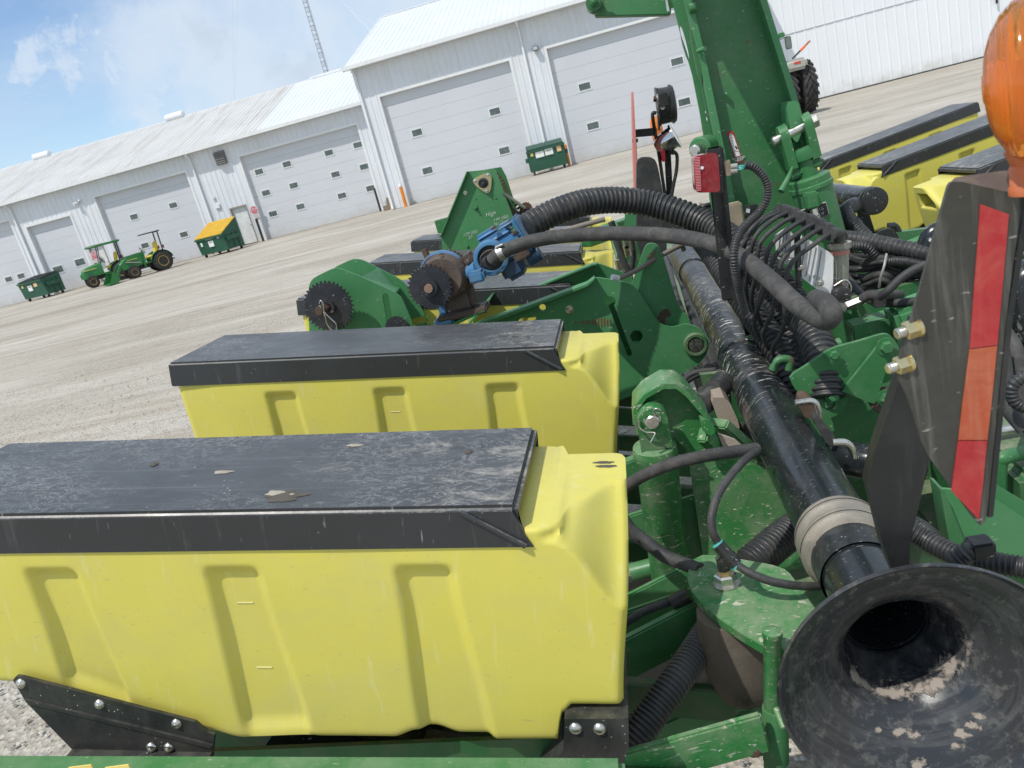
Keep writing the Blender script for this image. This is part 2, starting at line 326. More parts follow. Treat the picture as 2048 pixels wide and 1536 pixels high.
def basis(d, up=Vector((0, 0, 1))):
    d = Vector(d).normalized()
    if abs(d.dot(up)) > 0.98: up = Vector((0, 1, 0))
    x = up.cross(d).normalized(); y = d.cross(x)
    return Matrix((x, y, d)).transposed()
def abox(bm, lo, hi, M=None, bev=0.0, seg=2):
    old = set(bm.verts) if bev else None
    vs = bmesh.ops.create_cube(bm, size=1)['verts']
    for v in vs:
        v.co = Vector((lo[i] if v.co[i] < 0 else hi[i]) for i in range(3))
    if bev:
        bmesh.ops.bevel(bm, geom=list({e for v in vs for e in v.link_edges}), offset=bev, segments=seg, affect='EDGES', clamp_overlap=True)
        vs = [v for v in bm.verts if v not in old]
    if M is not None:
        for v in vs: v.co = M @ v.co
def box_obj(name, lo, hi, m, parent, bev=0.004, M=None, loc=None, label=None):
    bm = bmesh.new(); abox(bm, lo, hi, None, bev)
    if M is not None: bmesh.ops.transform(bm, matrix=M, verts=bm.verts)
    return finish(bm, name, m, parent, 35, loc, label)
def ring(bm, c, B, r, n, ph=0.0, sx=1.0, sy=1.0):
    return [bm.verts.new(c + B @ Vector((math.cos(ph + 2 * PI * k / n) * r * sx, math.sin(ph + 2 * PI * k / n) * r * sy, 0))) for k in range(n)]
def bridge(bm, a, b):
    n = len(a)
    for k in range(n): bm.faces.new((a[k], a[(k + 1) % n], b[(k + 1) % n], b[k]))
def lathe(bm, p, d, prof, n=32, cap0=True, cap1=True, ph=0.0):
    """prof: list of (distance along d, radius)"""
    B = basis(d); d = Vector(d).normalized(); p = Vector(p); rs = []
    for s, r in prof: rs.append(ring(bm, p + d * s, B, max(r, 1e-5), n, ph))
    for a, b in zip(rs, rs[1:]): bridge(bm, a, b)
    if cap0: bm.faces.new(rs[0][::-1])
    if cap1: bm.faces.new(rs[-1])
def cyl(bm, a, b, r, n=20, r2=None, bev=0.0):
    a, b = Vector(a), Vector(b); h = (b - a).length; r2 = r if r2 is None else r2
    pr = [(0, r), (h, r2)] if not bev else [(0, r - bev), (bev, r), (h - bev, r2), (h, r2 - bev)]
    lathe(bm, a, b - a, pr, n)
def hexbolt(bm, p, d, r, shank=0.0, washer=True):
    d = Vector(d).normalized(); p = Vector(p)
    if washer: lathe(bm, p, d, [(0, r * 1.45), (r * 0.2, r * 1.45)], 18)
    lathe(bm, p + d * (r * 0.2 if washer else 0), d, [(0, r), (r * 0.75, r), (r * 0.9, r * 0.8)], 6)
    if shank: lathe(bm, p + d * r * 0.8, d, [(0, r * 0.55), (shank, r * 0.55), (shank + r * .12, r * .4)], 12)
def catmull(pts, m=8):
    P = [Vector(p) for p in pts]; P = [P[0] * 2 - P[1]] + P + [P[-1] * 2 - P[-2]]; o = []
    for i in range(1, len(P) - 2):
        for k in range(m):
            t = k / m
            a, b, c, d = P[i - 1], P[i], P[i + 1], P[i + 2]
            o.append(0.5 * ((2 * b) + (c - a) * t + (2 * a - 5 * b + 4 * c - d) * t * t + (3 * b - a - 3 * c + d) * t ** 3))
    o.append(P[-2]); return o
def sweep(bm, pts, rad, n=12, caps=True):
    """pts world points; rad number or function(arc length) -> radius"""
    P = [Vector(p) for p in pts]; T = []
    for i in range(len(P)): T.append((P[min(i + 1, len(P) - 1)] - P[max(i - 1, 0)]).normalized())
    up = Vector((0, 0, 1)) if abs(T[0].z) < 0.9 else Vector((0, 1, 0))
    x = up.cross(T[0]).normalized(); s = 0; rs = []
    for i, p in enumerate(P):
        if i: s += (P[i] - P[i - 1]).length
        x = (x - T[i] * x.dot(T[i])).normalized(); y = T[i].cross(x)
        r = rad(s) if callable(rad) else rad
        rs.append([bm.verts.new(p + (x * math.cos(2 * PI * k / n) + y * math.sin(2 * PI * k / n)) * r) for k in range(n)])
    for a, b in zip(rs, rs[1:]): bridge(bm, a, b)
    if caps: bm.faces.new(rs[0][::-1]); bm.faces.new(rs[-1])
def resample(P, step):
    o = [P[0].copy()]; acc = 0
    for a, b in zip(P, P[1:]):
        L_ = (b - a).length; t = step - acc
        while t <= L_:
            o.append(a.lerp(b, t / L_)); t += step
        acc = (acc + L_) % step if L_ else acc
    return o
def hose(name, pts, r, m, parent, n=14, label=None, sm=8):
    """pts: (x, y, Y) sight points"""
    bm = bmesh.new(); sweep(bm, catmull([at(*p) for p in pts], sm), r, n)
    return finish(bm, name, m, parent, 60, label=label)
def corrugated(name, pts, r, m, parent, pitch=0.012, depth=0.14, n=20, label=None, world=False, duty=0.62):
    P = catmull(pts if world else [at(*p) for p in pts], 24)
    # four samples per ring: crest, crest, groove, groove
    fine = resample(P, pitch / 8); bm = bmesh.new(); sel = []; rr = []
    for i, p in enumerate(fine):
        k = i % 8
        if k in (0, 1, 3, 4, 5, 7):
            sel.append(p); rr.append({0: r * (1 - depth * .35), 1: r, 3: r, 4: r * (1 - depth * .35), 5: r * (1 - depth), 7: r * (1 - depth)}[k])
    it = iter(rr)
    sweep(bm, sel, lambda s: next(it), n)
    return finish(bm, name, m, parent, 50, label=label)
def prism(bm, front, back, holes_f=(), holes_b=()):
    """solid from matching front/back outlines (lists of Vectors), with holes"""
    def side(outer, holes, flip):
        polys = [outer] + [list(h) for h in holes]
        flat = [p for q in polys for p in q]
        vs = [bm.verts.new(p) for p in flat]
        for t in tessellate_polygon(polys):
            try: bm.faces.new([vs[i] for i in (t[::-1] if flip else t)])
            except ValueError: pass
        o = []; k = 0
        for q in polys: o.append(vs[k:k + len(q)]); k += len(q)
        return o
    f = side(front, holes_f, False); b = side(back, holes_b, True)
    for a, c in zip(f, b): bridge(bm, a, c)
def circ(x, y, r, n=20, ry=None): return [(x + r * math.cos(2 * PI * k / n), y + (ry or r) * math.sin(2 * PI * k / n)) for k in range(n)]
def slot(x0, y0, x1, y1, r, n=8):
    a = math.atan2(y1 - y0, x1 - x0); o = []
    for k in range(n + 1): o.append((x1 + r * math.cos(a - PI / 2 + PI * k / n), y1 + r * math.sin(a - PI / 2 + PI * k / n)))
    for k in range(n + 1): o.append((x0 + r * math.cos(a + PI / 2 + PI * k / n), y0 + r * math.sin(a + PI / 2 + PI * k / n)))
    return o
def keyhole(x, y, r, x1, y1, w):
    a = math.atan2(y1 - y, x1 - x); th = math.asin(w / r); o = []
    for k in range(17): o.append((x + r * math.cos(a + th + (2 * PI - 2 * th) * k / 16), y + r * math.sin(a + th + (2 * PI - 2 * th) * k / 16)))
    for k in range(7): o.append((x1 + w * math.cos(a - PI / 2 + PI * k / 6), y1 + w * math.sin(a - PI / 2 + PI * k / 6)))
    return o
def smoothpoly(pts, it=2):
    for _ in range(it):
        q = []
        for i in range(len(pts)):
            a, b = pts[i], pts[(i + 1) % len(pts)]
            q += [(a[0] * .8 + b[0] * .2, a[1] * .8 + b[1] * .2), (a[0] * .2 + b[0] * .8, a[1] * .2 + b[1] * .8)]
        pts = q
    return pts
def plate(name, pts, Y, th, m, parent, holes=(), label=None, Ys=None, smooth=1, tilt=0.0):
    """steel plate whose front face stands at distance Y (Ys: a distance for each corner), th thick"""
    if smooth and Ys is None: pts = smoothpoly(pts, smooth)
    f = [at(p[0], p[1], (Ys[i] if Ys else Y)) for i, p in enumerate(pts)]
    d = Vector((0, th, 0))
    hf = [[at(q[0], q[1], Y) for q in h] for h in holes]
    bm = bmesh.new(); prism(bm, f, [p + d for p in f], hf, [[p + d for p in h] for h in hf])
    return finish(bm, name, m, parent, 30, label=label)
def bar(name, a, b, w, h, m, parent, bev=0.003, label=None, up=(0, 0, 1)):
    """rectangular bar between world points a, b"""
    a, b = Vector(a), Vector(b); B = basis(b - a, Vector(up)); M = Matrix.Translation(a) @ B.to_4x4()
    bm = bmesh.new(); abox(bm, (-w / 2, -h / 2, 0), (w / 2, h / 2, (b - a).length), None, bev)
    bmesh.ops.transform(bm, matrix=M, verts=bm.verts)
    return finish(bm, name, m, parent, 35, label=label)
def rod(name, a, b, r, m, parent, n=20, bev=0.0, label=None, r2=None):
    bm = bmesh.new(); cyl(bm, a, b, r, n, r2, bev); return finish(bm, name, m, parent, 40, label=label)
def text_obj(txt, size, M, m, parent, name='lettering', extr=0.0004):
    cu = bpy.data.curves.new(name, 'FONT'); cu.body = txt; cu.shear = .25 if name == 'handwriting' else 0; cu.offset = -.0003 if name == 'handwriting' else 0; cu.size = size; cu.extrude = extr; cu.align_x = 'CENTER'; cu.align_y = 'CENTER'
    tmp = bpy.data.objects.new('tmp_text', cu); link(tmp)
    dg = bpy.context.evaluated_depsgraph_get(); me = bpy.data.meshes.new_from_object(tmp.evaluated_get(dg))
    bpy.data.objects.remove(tmp); me.name = name; me.transform(M)
    return place(me, name, m, parent, 0)
def facing(p, xdir, normal):
    x = Vector(xdir).normalized(); n = Vector(normal).normalized(); y = n.cross(x).normalized(); x = y.cross(n)
    M = Matrix((x, y, n)).transposed().to_4x4(); return Matrix.Translation(p) @ M
def dup(o, parent=None):
    c = o.copy(); link(c)
    if parent: c.parent = parent
    for ch in list(o.children): dup(ch, c)
    return c

# ================================================================== SETTING
# ---- yard
def yard_mat():
    m, t, b = new_mat('yard_gravel_and_dust'); L = t.links.new; N = t.nodes.new
    tcn = N('ShaderNodeTexCoord'); co = tcn.outputs['Object']
    def noi(scale, det=5, ro=0.6, st=None, dist=0.0, rot=0.0):
        v = co
        if st:
            q = N('ShaderNodeMapping'); q.inputs['Scale'].default_value = st; q.inputs['Rotation'].default_value = (0, 0, rot); L(co, q.inputs[0]); v = q.outputs[0]
        n = N('ShaderNodeTexNoise'); n.inputs['Scale'].default_value = scale; n.inputs['Detail'].default_value = det; n.inputs['Roughness'].default_value = ro; n.inputs['Distortion'].default_value = dist
        L(v, n.inputs['Vector']); return n.outputs['Fac']
    def ramp(x, stops):
        n = N('ShaderNodeValToRGB'); e = n.color_ramp.elements
        e[0].position, e[0].color = stops[0][0], stops[0][1] + (1,); e[1].position, e[1].color = stops[-1][0], stops[-1][1] + (1,)
        for p, c in stops[1:-1]:
            q = e.new(p); q.color = c + (1,)
        L(x, n.inputs[0]); return n.outputs[0]
    def mx(f, a, b_, bl='MIX'):
        n = N('ShaderNodeMixRGB'); n.blend_type = bl
        for i, v in enumerate((f, a, b_)):
            if isinstance(v, (int, float)): n.inputs[i].default_value = v
            elif isinstance(v, tuple): n.inputs[i].default_value = v + (1,)
            else: L(v, n.inputs[i])
        return n.outputs[0]
    def rng(x, a, b_, c=0.0, d=1.0):
        n = N('ShaderNodeMapRange'); n.inputs[1].default_value = a; n.inputs[2].default_value = b_; n.inputs[3].default_value = c; n.inputs[4].default_value = d
        L(x, n.inputs[0]); return n.outputs[0]
    def mth_(a, b_):
        n = N('ShaderNodeMath'); n.operation = 'MULTIPLY'
        for i, v in enumerate((a, b_)):
            if isinstance(v, (int, float)): n.inputs[i].default_value = v
            else: L(v, n.inputs[i])
        return n.outputs[0]
    base = ramp(noi(0.22, 8, 0.62, (0.55, 1.6, 1), 0.6, R(6)), [(0.32, (0.31, 0.275, 0.225)), (0.5, (0.43, 0.395, 0.335)), (0.68, (0.54, 0.51, 0.45))])
    # wheel tracks swept across the yard: tan ruts, pale packed dust, dark churned stone
    tr = rng(noi(1.0, 7, 0.68, (0.10, 1.9, 1), 1.3, R(12)), 0.50, 0.60); c = mx(mth_(tr, .55), base, (0.33, 0.275, 0.21))
    tr2 = rng(noi(1.0, 6, 0.65, (0.08, 1.6, 1), 1.0, R(-7)), 0.53, 0.62); c = mx(mth_(tr2, .55), c, (0.55, 0.52, 0.46))
    tr3 = rng(noi(1.0, 8, 0.75, (0.45, 3.2, 1), 0.6, R(10)), 0.56, 0.64); c = mx(mth_(tr3, .5), c, (0.17, 0.15, 0.12))
    # dark oil and damp patches close to the sheds
    sy = N('ShaderNodeSeparateXYZ'); L(co, sy.inputs[0])
    c3 = rng(noi(0.5, 7, 0.7, (0.4, 3.2, 1), 0.8), 0.54, 0.64); nearshed = rng(sy.outputs[1], 33, 39); c = mx(mth_(mth_(c3, nearshed), .6), c, (0.14, 0.12, 0.10))
    # cracked edge where the yard meets the footings
    edge = rng(sy.outputs[1], 41.4, 42.6); c = mx(mth_(mth_(edge, rng(noi(2.2, 6, .7), .42, .6)), .7), c, (0.20, 0.15, 0.10))
    # stones
    v = N('ShaderNodeTexVoronoi'); v.inputs['Scale'].default_value = 42; L(co, v.inputs['Vector'])
    s = N('ShaderNodeSeparateXYZ'); L(v.outputs['Color'], s.inputs[0])
    stones = ramp(s.outputs[0], [(0.0, (0.12, 0.105, 0.085)), (0.35, (0.29, 0.26, 0.21)), (0.7, (0.44, 0.415, 0.365)), (1.0, (0.62, 0.60, 0.55))])
    c = mx(rng(noi(0.7, 5, 0.6), 0.40, 0.6, 0.06, 0.38), c, stones)
    L(c, b.inputs['Base Color']); b.inputs['Roughness'].default_value = 0.92; b.inputs['Specular IOR Level'].default_value = 0.2
    bn = N('ShaderNodeBump'); bn.inputs['Strength'].default_value = 0.7; bn.inputs['Distance'].default_value = 0.02
    h = N('ShaderNodeMath'); h.operation = 'ADD'; L(v.outputs['Distance'], h.inputs[0]); L(noi(14, 6, 0.7), h.inputs[1])
    L(h.outputs[0], bn.inputs['Height']); L(bn.outputs[0], b.inputs['Normal'])
    return m
YARD = yard_mat()
bm = bmesh.new()
xs = [-900, -300, -120] + [-80 + i * 2 for i in range(81)] + [120, 300, 900]
ys = [-400, -60] + [-20 + i * 1.0 for i in range(81)] + [90, 200, 1200]
gv = []
for y in ys:
    row = []
    for x in xs:
        z = 0.0
        if -70 < x < 70 and 1.5 < y < 38: z = 0.035 * noise.noise(Vector((x * .15, y * .4, 0))) - 0.012
        row.append(bm.verts.new((x, y, z)))
    gv.append(row)
for a, b in zip(gv, gv[1:]):
    for i in range(len(a) - 1): bm.faces.new((a[i], a[i + 1], b[i + 1], b[i]))
structure(finish(bm, 'ground', YARD, None, 60), 'pale dusty gravel yard with wheel tracks')

# loose stones lying near the planter
bm = bmesh.new()
pal = [mat('stone_pale', (0.50, 0.47, 0.42), 0.85), mat('stone_tan', (0.34, 0.28, 0.21), 0.85), mat('stone_grey', (0.22, 0.21, 0.20), 0.85)]
rng_ = random.Random(3)
for i in range(17000):
    if i < 13000: y = .5 + 11 * rng_.random() ** 1.6; x = rng_.uniform(-1.0 - y * .95, 0.0)
    else: x = rng_.uniform(0.0, 2.2); y = rng_.uniform(0.3, 3.2)
    s = rng_.uniform(0.005, 0.013) * (1 if rng_.random() < .93 else 1.6)
    B = Matrix.Rotation(rng_.uniform(0, PI * 2), 3, 'Z'); k = (rng_.uniform(.7, 1.3), rng_.uniform(.7, 1.3), rng_.uniform(.4, .8))
    P = [Vector((x, y, 0.0)) + B @ Vector((a * s * k[0], b_ * s * k[1], c_ * s * k[2] + s * .2)) for a, b_, c_ in ((1, .2, .1), (.1, 1, 0), (-1, .3, .1), (-.3, -1, 0), (0.2, .1, 1))]
    vs = [bm.verts.new(p) for p in P]
    mi = rng_.randrange(3)
    for a in range(4):
        f = bm.faces.new((vs[a], vs[(a + 1) % 4], vs[4])); f.material_index = mi
o = finish(bm, 'loose_gravel', pal, None, 0)
o['kind'] = 'stuff'; o['label'] = 'loose pale stones scattered over the yard beside the planter'

# ---- metal buildings
SIDING = mat('white_ribbed_siding', (0.70, 0.73, 0.76), 0.5, vary=0.05, dscale=0.6, dust=0.25, dust_col=(0.55, 0.55, 0.50), streak=((3, 3, 0.25), 0.3, (0.52, 0.52, 0.46)), coord='World', basedirt=(0.5, (0.44, 0.41, 0.33)))
SIDING_R = mat('white_siding_bright', (0.80, 0.82, 0.84), 0.45, vary=0.03, dscale=0.5, coord='World', basedirt=(0.5, (0.44, 0.41, 0.33)))
ROOF = mat('white_metal_roof', (0.62, 0.655, 0.69), 0.42, vary=0.05, dscale=0.5, streak=((0.9, 0.12, 0.12), 0.3, (0.55, 0.56, 0.56)), coord='World')
ROOF_O = mat('stained_metal_roof', (0.52, 0.525, 0.52), 0.55, vary=0.08, dscale=0.7, dust=0.5, dust_col=(0.50, 0.48, 0.44), streak=((2.6, 0.16, 0.16), 0.9, (0.36, 0.33, 0.29)), coord='World')
TRIM = mat('white_trim', (0.75, 0.76, 0.76), 0.45, vary=0.04, dscale=1, streak=((2, 2, 0.3), 0.3, (0.5, 0.5, 0.42)))
DOOR = mat('pale_grey_door_steel', (0.575, 0.595, 0.62), 0.5, vary=0.03, dscale=0.5, coord='World', basedirt=(0.5, (0.44, 0.41, 0.33)))
CONC = mat('concrete_footing', (0.22, 0.20, 0.17), 0.9, dust=0.5, dscale=2)
INSIDE = mat('dark_shed_inside', (0.05, 0.05, 0.05), 0.9)
panel_cache = {}
def ribbed(width, length, depth, pitch, nm):
    """sheet lying in x (across) and z (along), ribs standing out to -y; shared by size"""
    key = (round(width, 3), round(length, 3), depth, pitch)
    if key in panel_cache: return panel_cache[key]
    bm = bmesh.new(); n = max(1, round(width / pitch)); p = width / n; prof = []
    for k in range(n):
        x = k * p
        prof += [(x, 0), (x + p * .36, 0), (x + p * .42, -depth), (x + p * .54, -depth), (x + p * .60, 0)]
    prof.append((width, 0))
    a = [bm.verts.new((x, y, 0)) for x, y in prof]; b = [bm.verts.new((x, y, length)) for x, y in prof]
    for i in range(len(prof) - 1): bm.faces.new((a[i], a[i + 1], b[i + 1], b[i]))
    me = bpy.data.meshes.new(nm); bm.to_mesh(me); bm.free(); panel_cache[key] = me
    return me
def wall_run(par, x0, x1, y, z0, z1, m, pw=0.9, pitch=0.3, depth=0.022):
    n = max(1, round((x1 - x0) / pw)); w = (x1 - x0) / n
    for k in range(n):
        me = ribbed(w, z1 - z0, depth, pitch, 'wall_panel')
        o = place(me, 'wall_panel', m, par, 0); o.location = (x0 + k * w, y, z0)
def roof_run(par, x0, x1, y0, z0, y1, z1, m, pw=0.9, pitch=0.3):
    n = max(1, round((x1 - x0) / pw)); w = (x1 - x0) / n; L_ = math.hypot(y1 - y0, z1 - z0); an = math.atan2(z1 - z0, y1 - y0)
    for k in range(n):
        me = ribbed(w, L_, 0.018, pitch, 'roof_panel')
        o = place(me, 'roof_panel', m, par, 0); o.location = (x0 + k * w, y0, z0); o.rotation_euler = (an - PI / 2, 0, 0)
def overhead(par, x0, x1, y, ztop, wins, nsec, recess=0.24, wsize=(0.46, 0.27)):
    """sectional door: frame, sections, windows"""
    d = bpy.data.objects.new('overhead_door', None); link(d); d.parent = par
    bm = bmesh.new(); t = 0.12
    abox(bm, (x0 - t, y - 0.03, 0), (x0, y + recess, ztop + t)); abox(bm, (x1, y - 0.03, 0), (x1 + t, y + recess, ztop + t)); abox(bm, (x0, y - 0.03, ztop), (x1, y + recess, ztop + t))
    finish(bm, 'door_frame', TRIM, d, 0)
    h = (ztop + 0.1) / nsec
    me = None
    for k in range(nsec):
        if me is None:
            bm = bmesh.new(); abox(bm, (x0 - .02, y + recess - .04, 0.002), (x1 + .02, y + recess, h - 0.003), None, 0.004, 1)
            o = finish(bm, 'door_section', DOOR, d, 0); me = o.data
        else: o = place(me, 'door_section', DOOR, d, 0)
        o.location = (0, 0, 0.01 + k * h)
    for (wx, wz) in wins:
        bm = bmesh.new(); w2, h2 = wsize[0] / 2, wsize[1] / 2; f = 0.05; yy = y + recess - .04
        abox(bm, (wx - w2 - f, yy - .02, wz - h2 - f), (wx + w2 + f, yy - .001, wz - h2)); abox(bm, (wx - w2 - f, yy - .02, wz + h2), (wx + w2 + f, yy - .001, wz + h2 + f))
        abox(bm, (wx - w2 - f, yy - .02, wz - h2), (wx - w2, yy - .001, wz + h2)); abox(bm, (wx + w2, yy - .02, wz - h2), (wx + w2 + f, yy - .001, wz + h2))
        nv = len(bm.faces)
        abox(bm, (wx - w2 - .001, yy - .008, wz - h2 - .001), (wx + w2 + .001, yy - .002, wz + h2 + .001))
        bm.faces.ensure_lookup_table()
        for f_ in bm.faces[nv:]: f_.material_index = 1
        finish(bm, 'door_window', [WHITE, GLASS], d, 0)
    return d
def pdoor(par, x0, x1, y, zt):
    d = box_obj('entry_door', (x0, y + .10, 0.05), (x1, y + .15, zt), mat('entry_door_white', (0.68, 0.69, 0.68), 0.5), par, 0.004)
    bm = bmesh.new()
    for a in ((x0 - .06, x0), (x1, x1 + .06)): abox(bm, (a[0], y - .03, 0), (a[1], y + .16, zt + .07))
    abox(bm, (x0, y - .03, zt), (x1, y + .16, zt + .07)); finish(bm, 'door_frame', mat('brown_stained_trim', (0.33, 0.30, 0.25), 0.6), d, 0)
    bm = bmesh.new(); lathe(bm, (x1 - .08, y + .10, 1.0), (0, -1, 0), [(0, .02), (.03, .02), (.04, .035), (.07, .03)], 10); finish(bm, 'door_handle', STEEL, d, 40)
def pipe_down(par, x, y, ztop, kick=0.35):
    bm = bmesh.new(); sweep(bm, [Vector((x, y - kick, ztop)), Vector((x, y - kick, ztop - .1)), Vector((x, y - .09, ztop - .3)), Vector((x, y - .09, ztop - .45)), Vector((x, y - .09, .25)), Vector((x, y - .14, .1)), Vector((x, y - .3, .03))], 0.055, 8)
    finish(bm, 'downspout', TRIM, par, 40)

LX0, LX1, LY = -46.0, -11.55, 42.7
low = root('long_low_shed', 'long low white metal shed with streaked roof, left of the taller shed', 'shed', (-28, 50, 0))
low.location = (0, 0, 0)
EL = 5.45
segs = [(-46, -41.0, 0), (-41, -34.05, 4.55), (-34.05, -33.17, 0), (-33.17, -30.3, 3.95), (-30.3, -29.95, 0), (-29.95, -29.1, 2.02), (-29.1, -28.44, 0), (-28.44, -22.74, 4.53), (-22.74, -20.95, 0), (-20.95, -20.05, 2.06), (-20.05, -19.48, 0), (-19.48, -12.7, 4.55), (-12.7, LX1, 0)]
for a, b, z in segs: wall_run(low, a, b, LY, z if z else 0.02, EL, SIDING)
overhead(low, -41, -34.05, LY, 4.55, [(-39.5, 1.45), (-36.0, 3.1), (-39.5, 3.1), (-35.75, 1.45), (-34.9, 1.45)], 8)
overhead(low, -33.17, -30.3, LY, 3.95, [(-32.45, 1.28), (-30.95, 1.37)], 7, wsize=(0.62, 0.36))
overhead(low, -28.44, -22.74, LY, 4.53, [(-26.7, 3.0), (-24.2, 3.05), (-26.7, 1.35), (-24.2, 1.4)], 8)
overhead(low, -19.48, -12.7, LY, 4.55, [(a, b) for a in (-18.75, -17.1, -14.65, -13.0) for b in (3.57, 2.42, 1.27)], 8)
pdoor(low, -29.95, -29.1, LY, 2.02); pdoor(low, -20.95, -20.05, LY, 2.06)
RD = 8.1; RZ = EL + 0.12 + RD * 0.335
roof_run(low, -46.4, -18.1, LY - .35, EL + .02, LY + RD, RZ, ROOF_O)
roof_run(low, -18.1, LX1, LY - .35, EL + .02, LY + RD, RZ, ROOF)
bm = bmesh.new(); abox(bm, (-46.4, LY + RD, RZ - .4), (LX1, LY + RD + .2, RZ + .06)); finish(bm, 'ridge_cap', TRIM, low, 0)
bm = bmesh.new()
q = [bm.verts.new(p) for p in ((-46.4, LY + RD + .1, RZ), (LX1, LY + RD + .1, RZ), (LX1, LY + 2 * RD, EL), (-46.4, LY + 2 * RD, EL))]; bm.faces.new(q)
finish(bm, 'rear_roof', ROOF, low, 0)
bm = bmesh.new(); abox(bm, (-46.4, LY - .52, EL - .07), (LX1, LY - .36, EL + .10)); abox(bm, (-46.4, LY - .36, EL - .05), (LX1, LY - .03, EL - .03)); finish(bm, 'gutter', TRIM, low, 0)
bm = bmesh.new(); abox(bm, (-46, LY + .25, 0.02), (LX1, LY + .29, EL - .1)); finish(bm, 'inner_wall', DOOR, low, 0)
bm = bmesh.new(); abox(bm, (-46, LY - .02, -.05), (LX1, LY + .28, .018)); finish(bm, 'footing', CONC, low, 0)
for x in (-33.62, -22.2): pipe_down(low, x, LY, EL - .05)
for (px_, py_) in ((350, 233), (84, 312)):
    p = at(px_, py_, LY + RD + .1)
    bm = bmesh.new(); cyl(bm, p + Vector((-.62, 0, 0)), p + Vector((.62, 0, 0)), .24, 20, bev=.05); cyl(bm, p + Vector((-.45, 0, -.5)), p + Vector((-.45, 0, -.1)), .12, 10); cyl(bm, p + Vector((.45, 0, -.5)), p + Vector((.45, 0, -.1)), .12, 10)
    finish(bm, 'roof_vent', TRIM, low, 40)
p = at(655, 152, LY + RD + .1); bm = bmesh.new(); abox(bm, (p.x - 1.1, p.y - .12, RZ), (p.x + 1.3, p.y + .12, RZ + .16), None, .03); finish(bm, 'ridge_vent', TRIM, low, 30)
# louvred exhaust outlet
lv = box_obj('louvre_box', (-20.78, LY - .20, 4.42), (-20.18, LY + .0, 5.10), mat('louvre_grey', (0.16, 0.16, 0.16), 0.6), low, 0.01)
for k in range(6):
    bm = bmesh.new(); M = Matrix.Translation((-20.48, LY - .22, 4.50 + k * .105)) @ Matrix.Rotation(R(38), 4, 'X'); abox(bm, (-.27, -.055, -.006), (.27, .055, .006), M); finish(bm, 'slat', mat('louvre_slat', (0.24, 0.24, 0.23), 0.5), lv, 0)
box_obj('meter_box', (-21.75, LY - .1, 2.28), (-21.45, LY - .02, 2.52), TRIM, low, .01); box_obj('meter_box', (-21.72, LY - .1, 2.8), (-21.58, LY - .02, 2.94), WHITE, low, .01)
def flood(par, x, z, y):
    bm = bmesh.new(); abox(bm, (x - .13, y - .26, z - .10), (x + .13, y - .03, z + .10), None, .02); o = finish(bm, 'wall_lamp', mat('lamp_case_grey', (0.16, 0.16, 0.15), 0.5), par, 30)
    bm = bmesh.new(); abox(bm, (x - .10, y - .27, z - .07), (x + .10, y - .255, z + .07)); finish(bm, 'lens', mat('lamp_frosted', (0.5, 0.52, 0.52), 0.3), o, 0)
bm = bmesh.new(); cyl(bm, (-29.45, LY - .05, 4.5), (-29.62, LY - .28, 4.44), .07, 12, r2=.10); cyl(bm, (-29.3, LY - .05, 4.55), (-29.3, LY - .2, 4.6), .05, 10); finish(bm, 'wall_lamp', WHITE, low, 40)

TX0, TX1, TY, ET = -11.5, 7.2, 40.4, 6.9
tall = root('tall_white_shed', 'taller white metal shed with two large grey roll-up doors, right of the long low shed', 'shed')
for a, b, z in [(TX0, -10.5, 0), (-10.5, -3.95, 5.33), (-3.95, -2.12, 0), (-2.12, 5.0, 5.38), (5.0, TX1, 0)]: wall_run(tall, a, b, TY, z if z else .02, ET, SIDING)
overhead(tall, -10.5, -3.95, TY, 5.33, [(-9.2, 3.3), (-5.2, 3.3), (-9.2, 1.43), (-5.2, 1.43)], 9, wsize=(0.5, 0.3))
overhead(tall, -2.12, 5.0, TY, 5.38, [(-0.75, 3.33), (3.63, 3.33), (-0.75, 1.5), (3.63, 1.5)], 9, wsize=(0.54, 0.3))
bm = bmesh.new()
TD = 10.2; TZ = ET + .12 + TD * .335
for x in (TX0, TX1):
    q = [bm.verts.new(p) for p in ((x, TY, .02), (x, TY + 2 * TD, .02), (x, TY + 2 * TD, ET), (x, TY + TD, TZ - .1), (x, TY, ET))]; bm.faces.new(q)
finish(bm, 'gable_wall', SIDING, tall, 0)
roof_run(tall, TX0 - .25, TX1 + .3, TY - .45, ET + .02, TY + TD, TZ, ROOF)
bm = bmesh.new(); q = [bm.verts.new(p) for p in ((TX0 - .25, TY + TD, TZ), (TX1 + .3, TY + TD, TZ), (TX1 + .3, TY + 2 * TD, ET), (TX0 - .25, TY + 2 * TD, ET))]; bm.faces.new(q); finish(bm, 'rear_roof', ROOF, tall, 0)
bm = bmesh.new(); abox(bm, (TX0 - .25, TY + TD - .02, TZ + .02), (TX1 + .3, TY + TD + .2, TZ + .07)); finish(bm, 'ridge_cap', TRIM, tall, 0)
bm = bmesh.new(); M0 = Matrix.Translation((TX0 - .27, TY - .45, ET - .02)) @ Matrix.Rotation(math.atan2(TZ - ET, TD + .45), 4, 'X'); abox(bm, (-.02, 0, -.10), (.02, math.hypot(TD + .45, TZ - ET), .05), M0); finish(bm, 'rake_trim', TRIM, tall, 0)
bm = bmesh.new(); abox(bm, (TX0 - .3, TY - .62, ET - .07), (TX1 + .3, TY - .46, ET + .10)); abox(bm, (TX0 - .25, TY - .46, ET - .05), (TX1 + .3, TY - .03, ET - .03)); finish(bm, 'gutter', TRIM, tall, 0)
bm = bmesh.new(); abox(bm, (TX0 + .05, TY + .25, .02), (TX1 - .05, TY + .29, ET - .1)); finish(bm, 'inner_wall', DOOR, tall, 0)
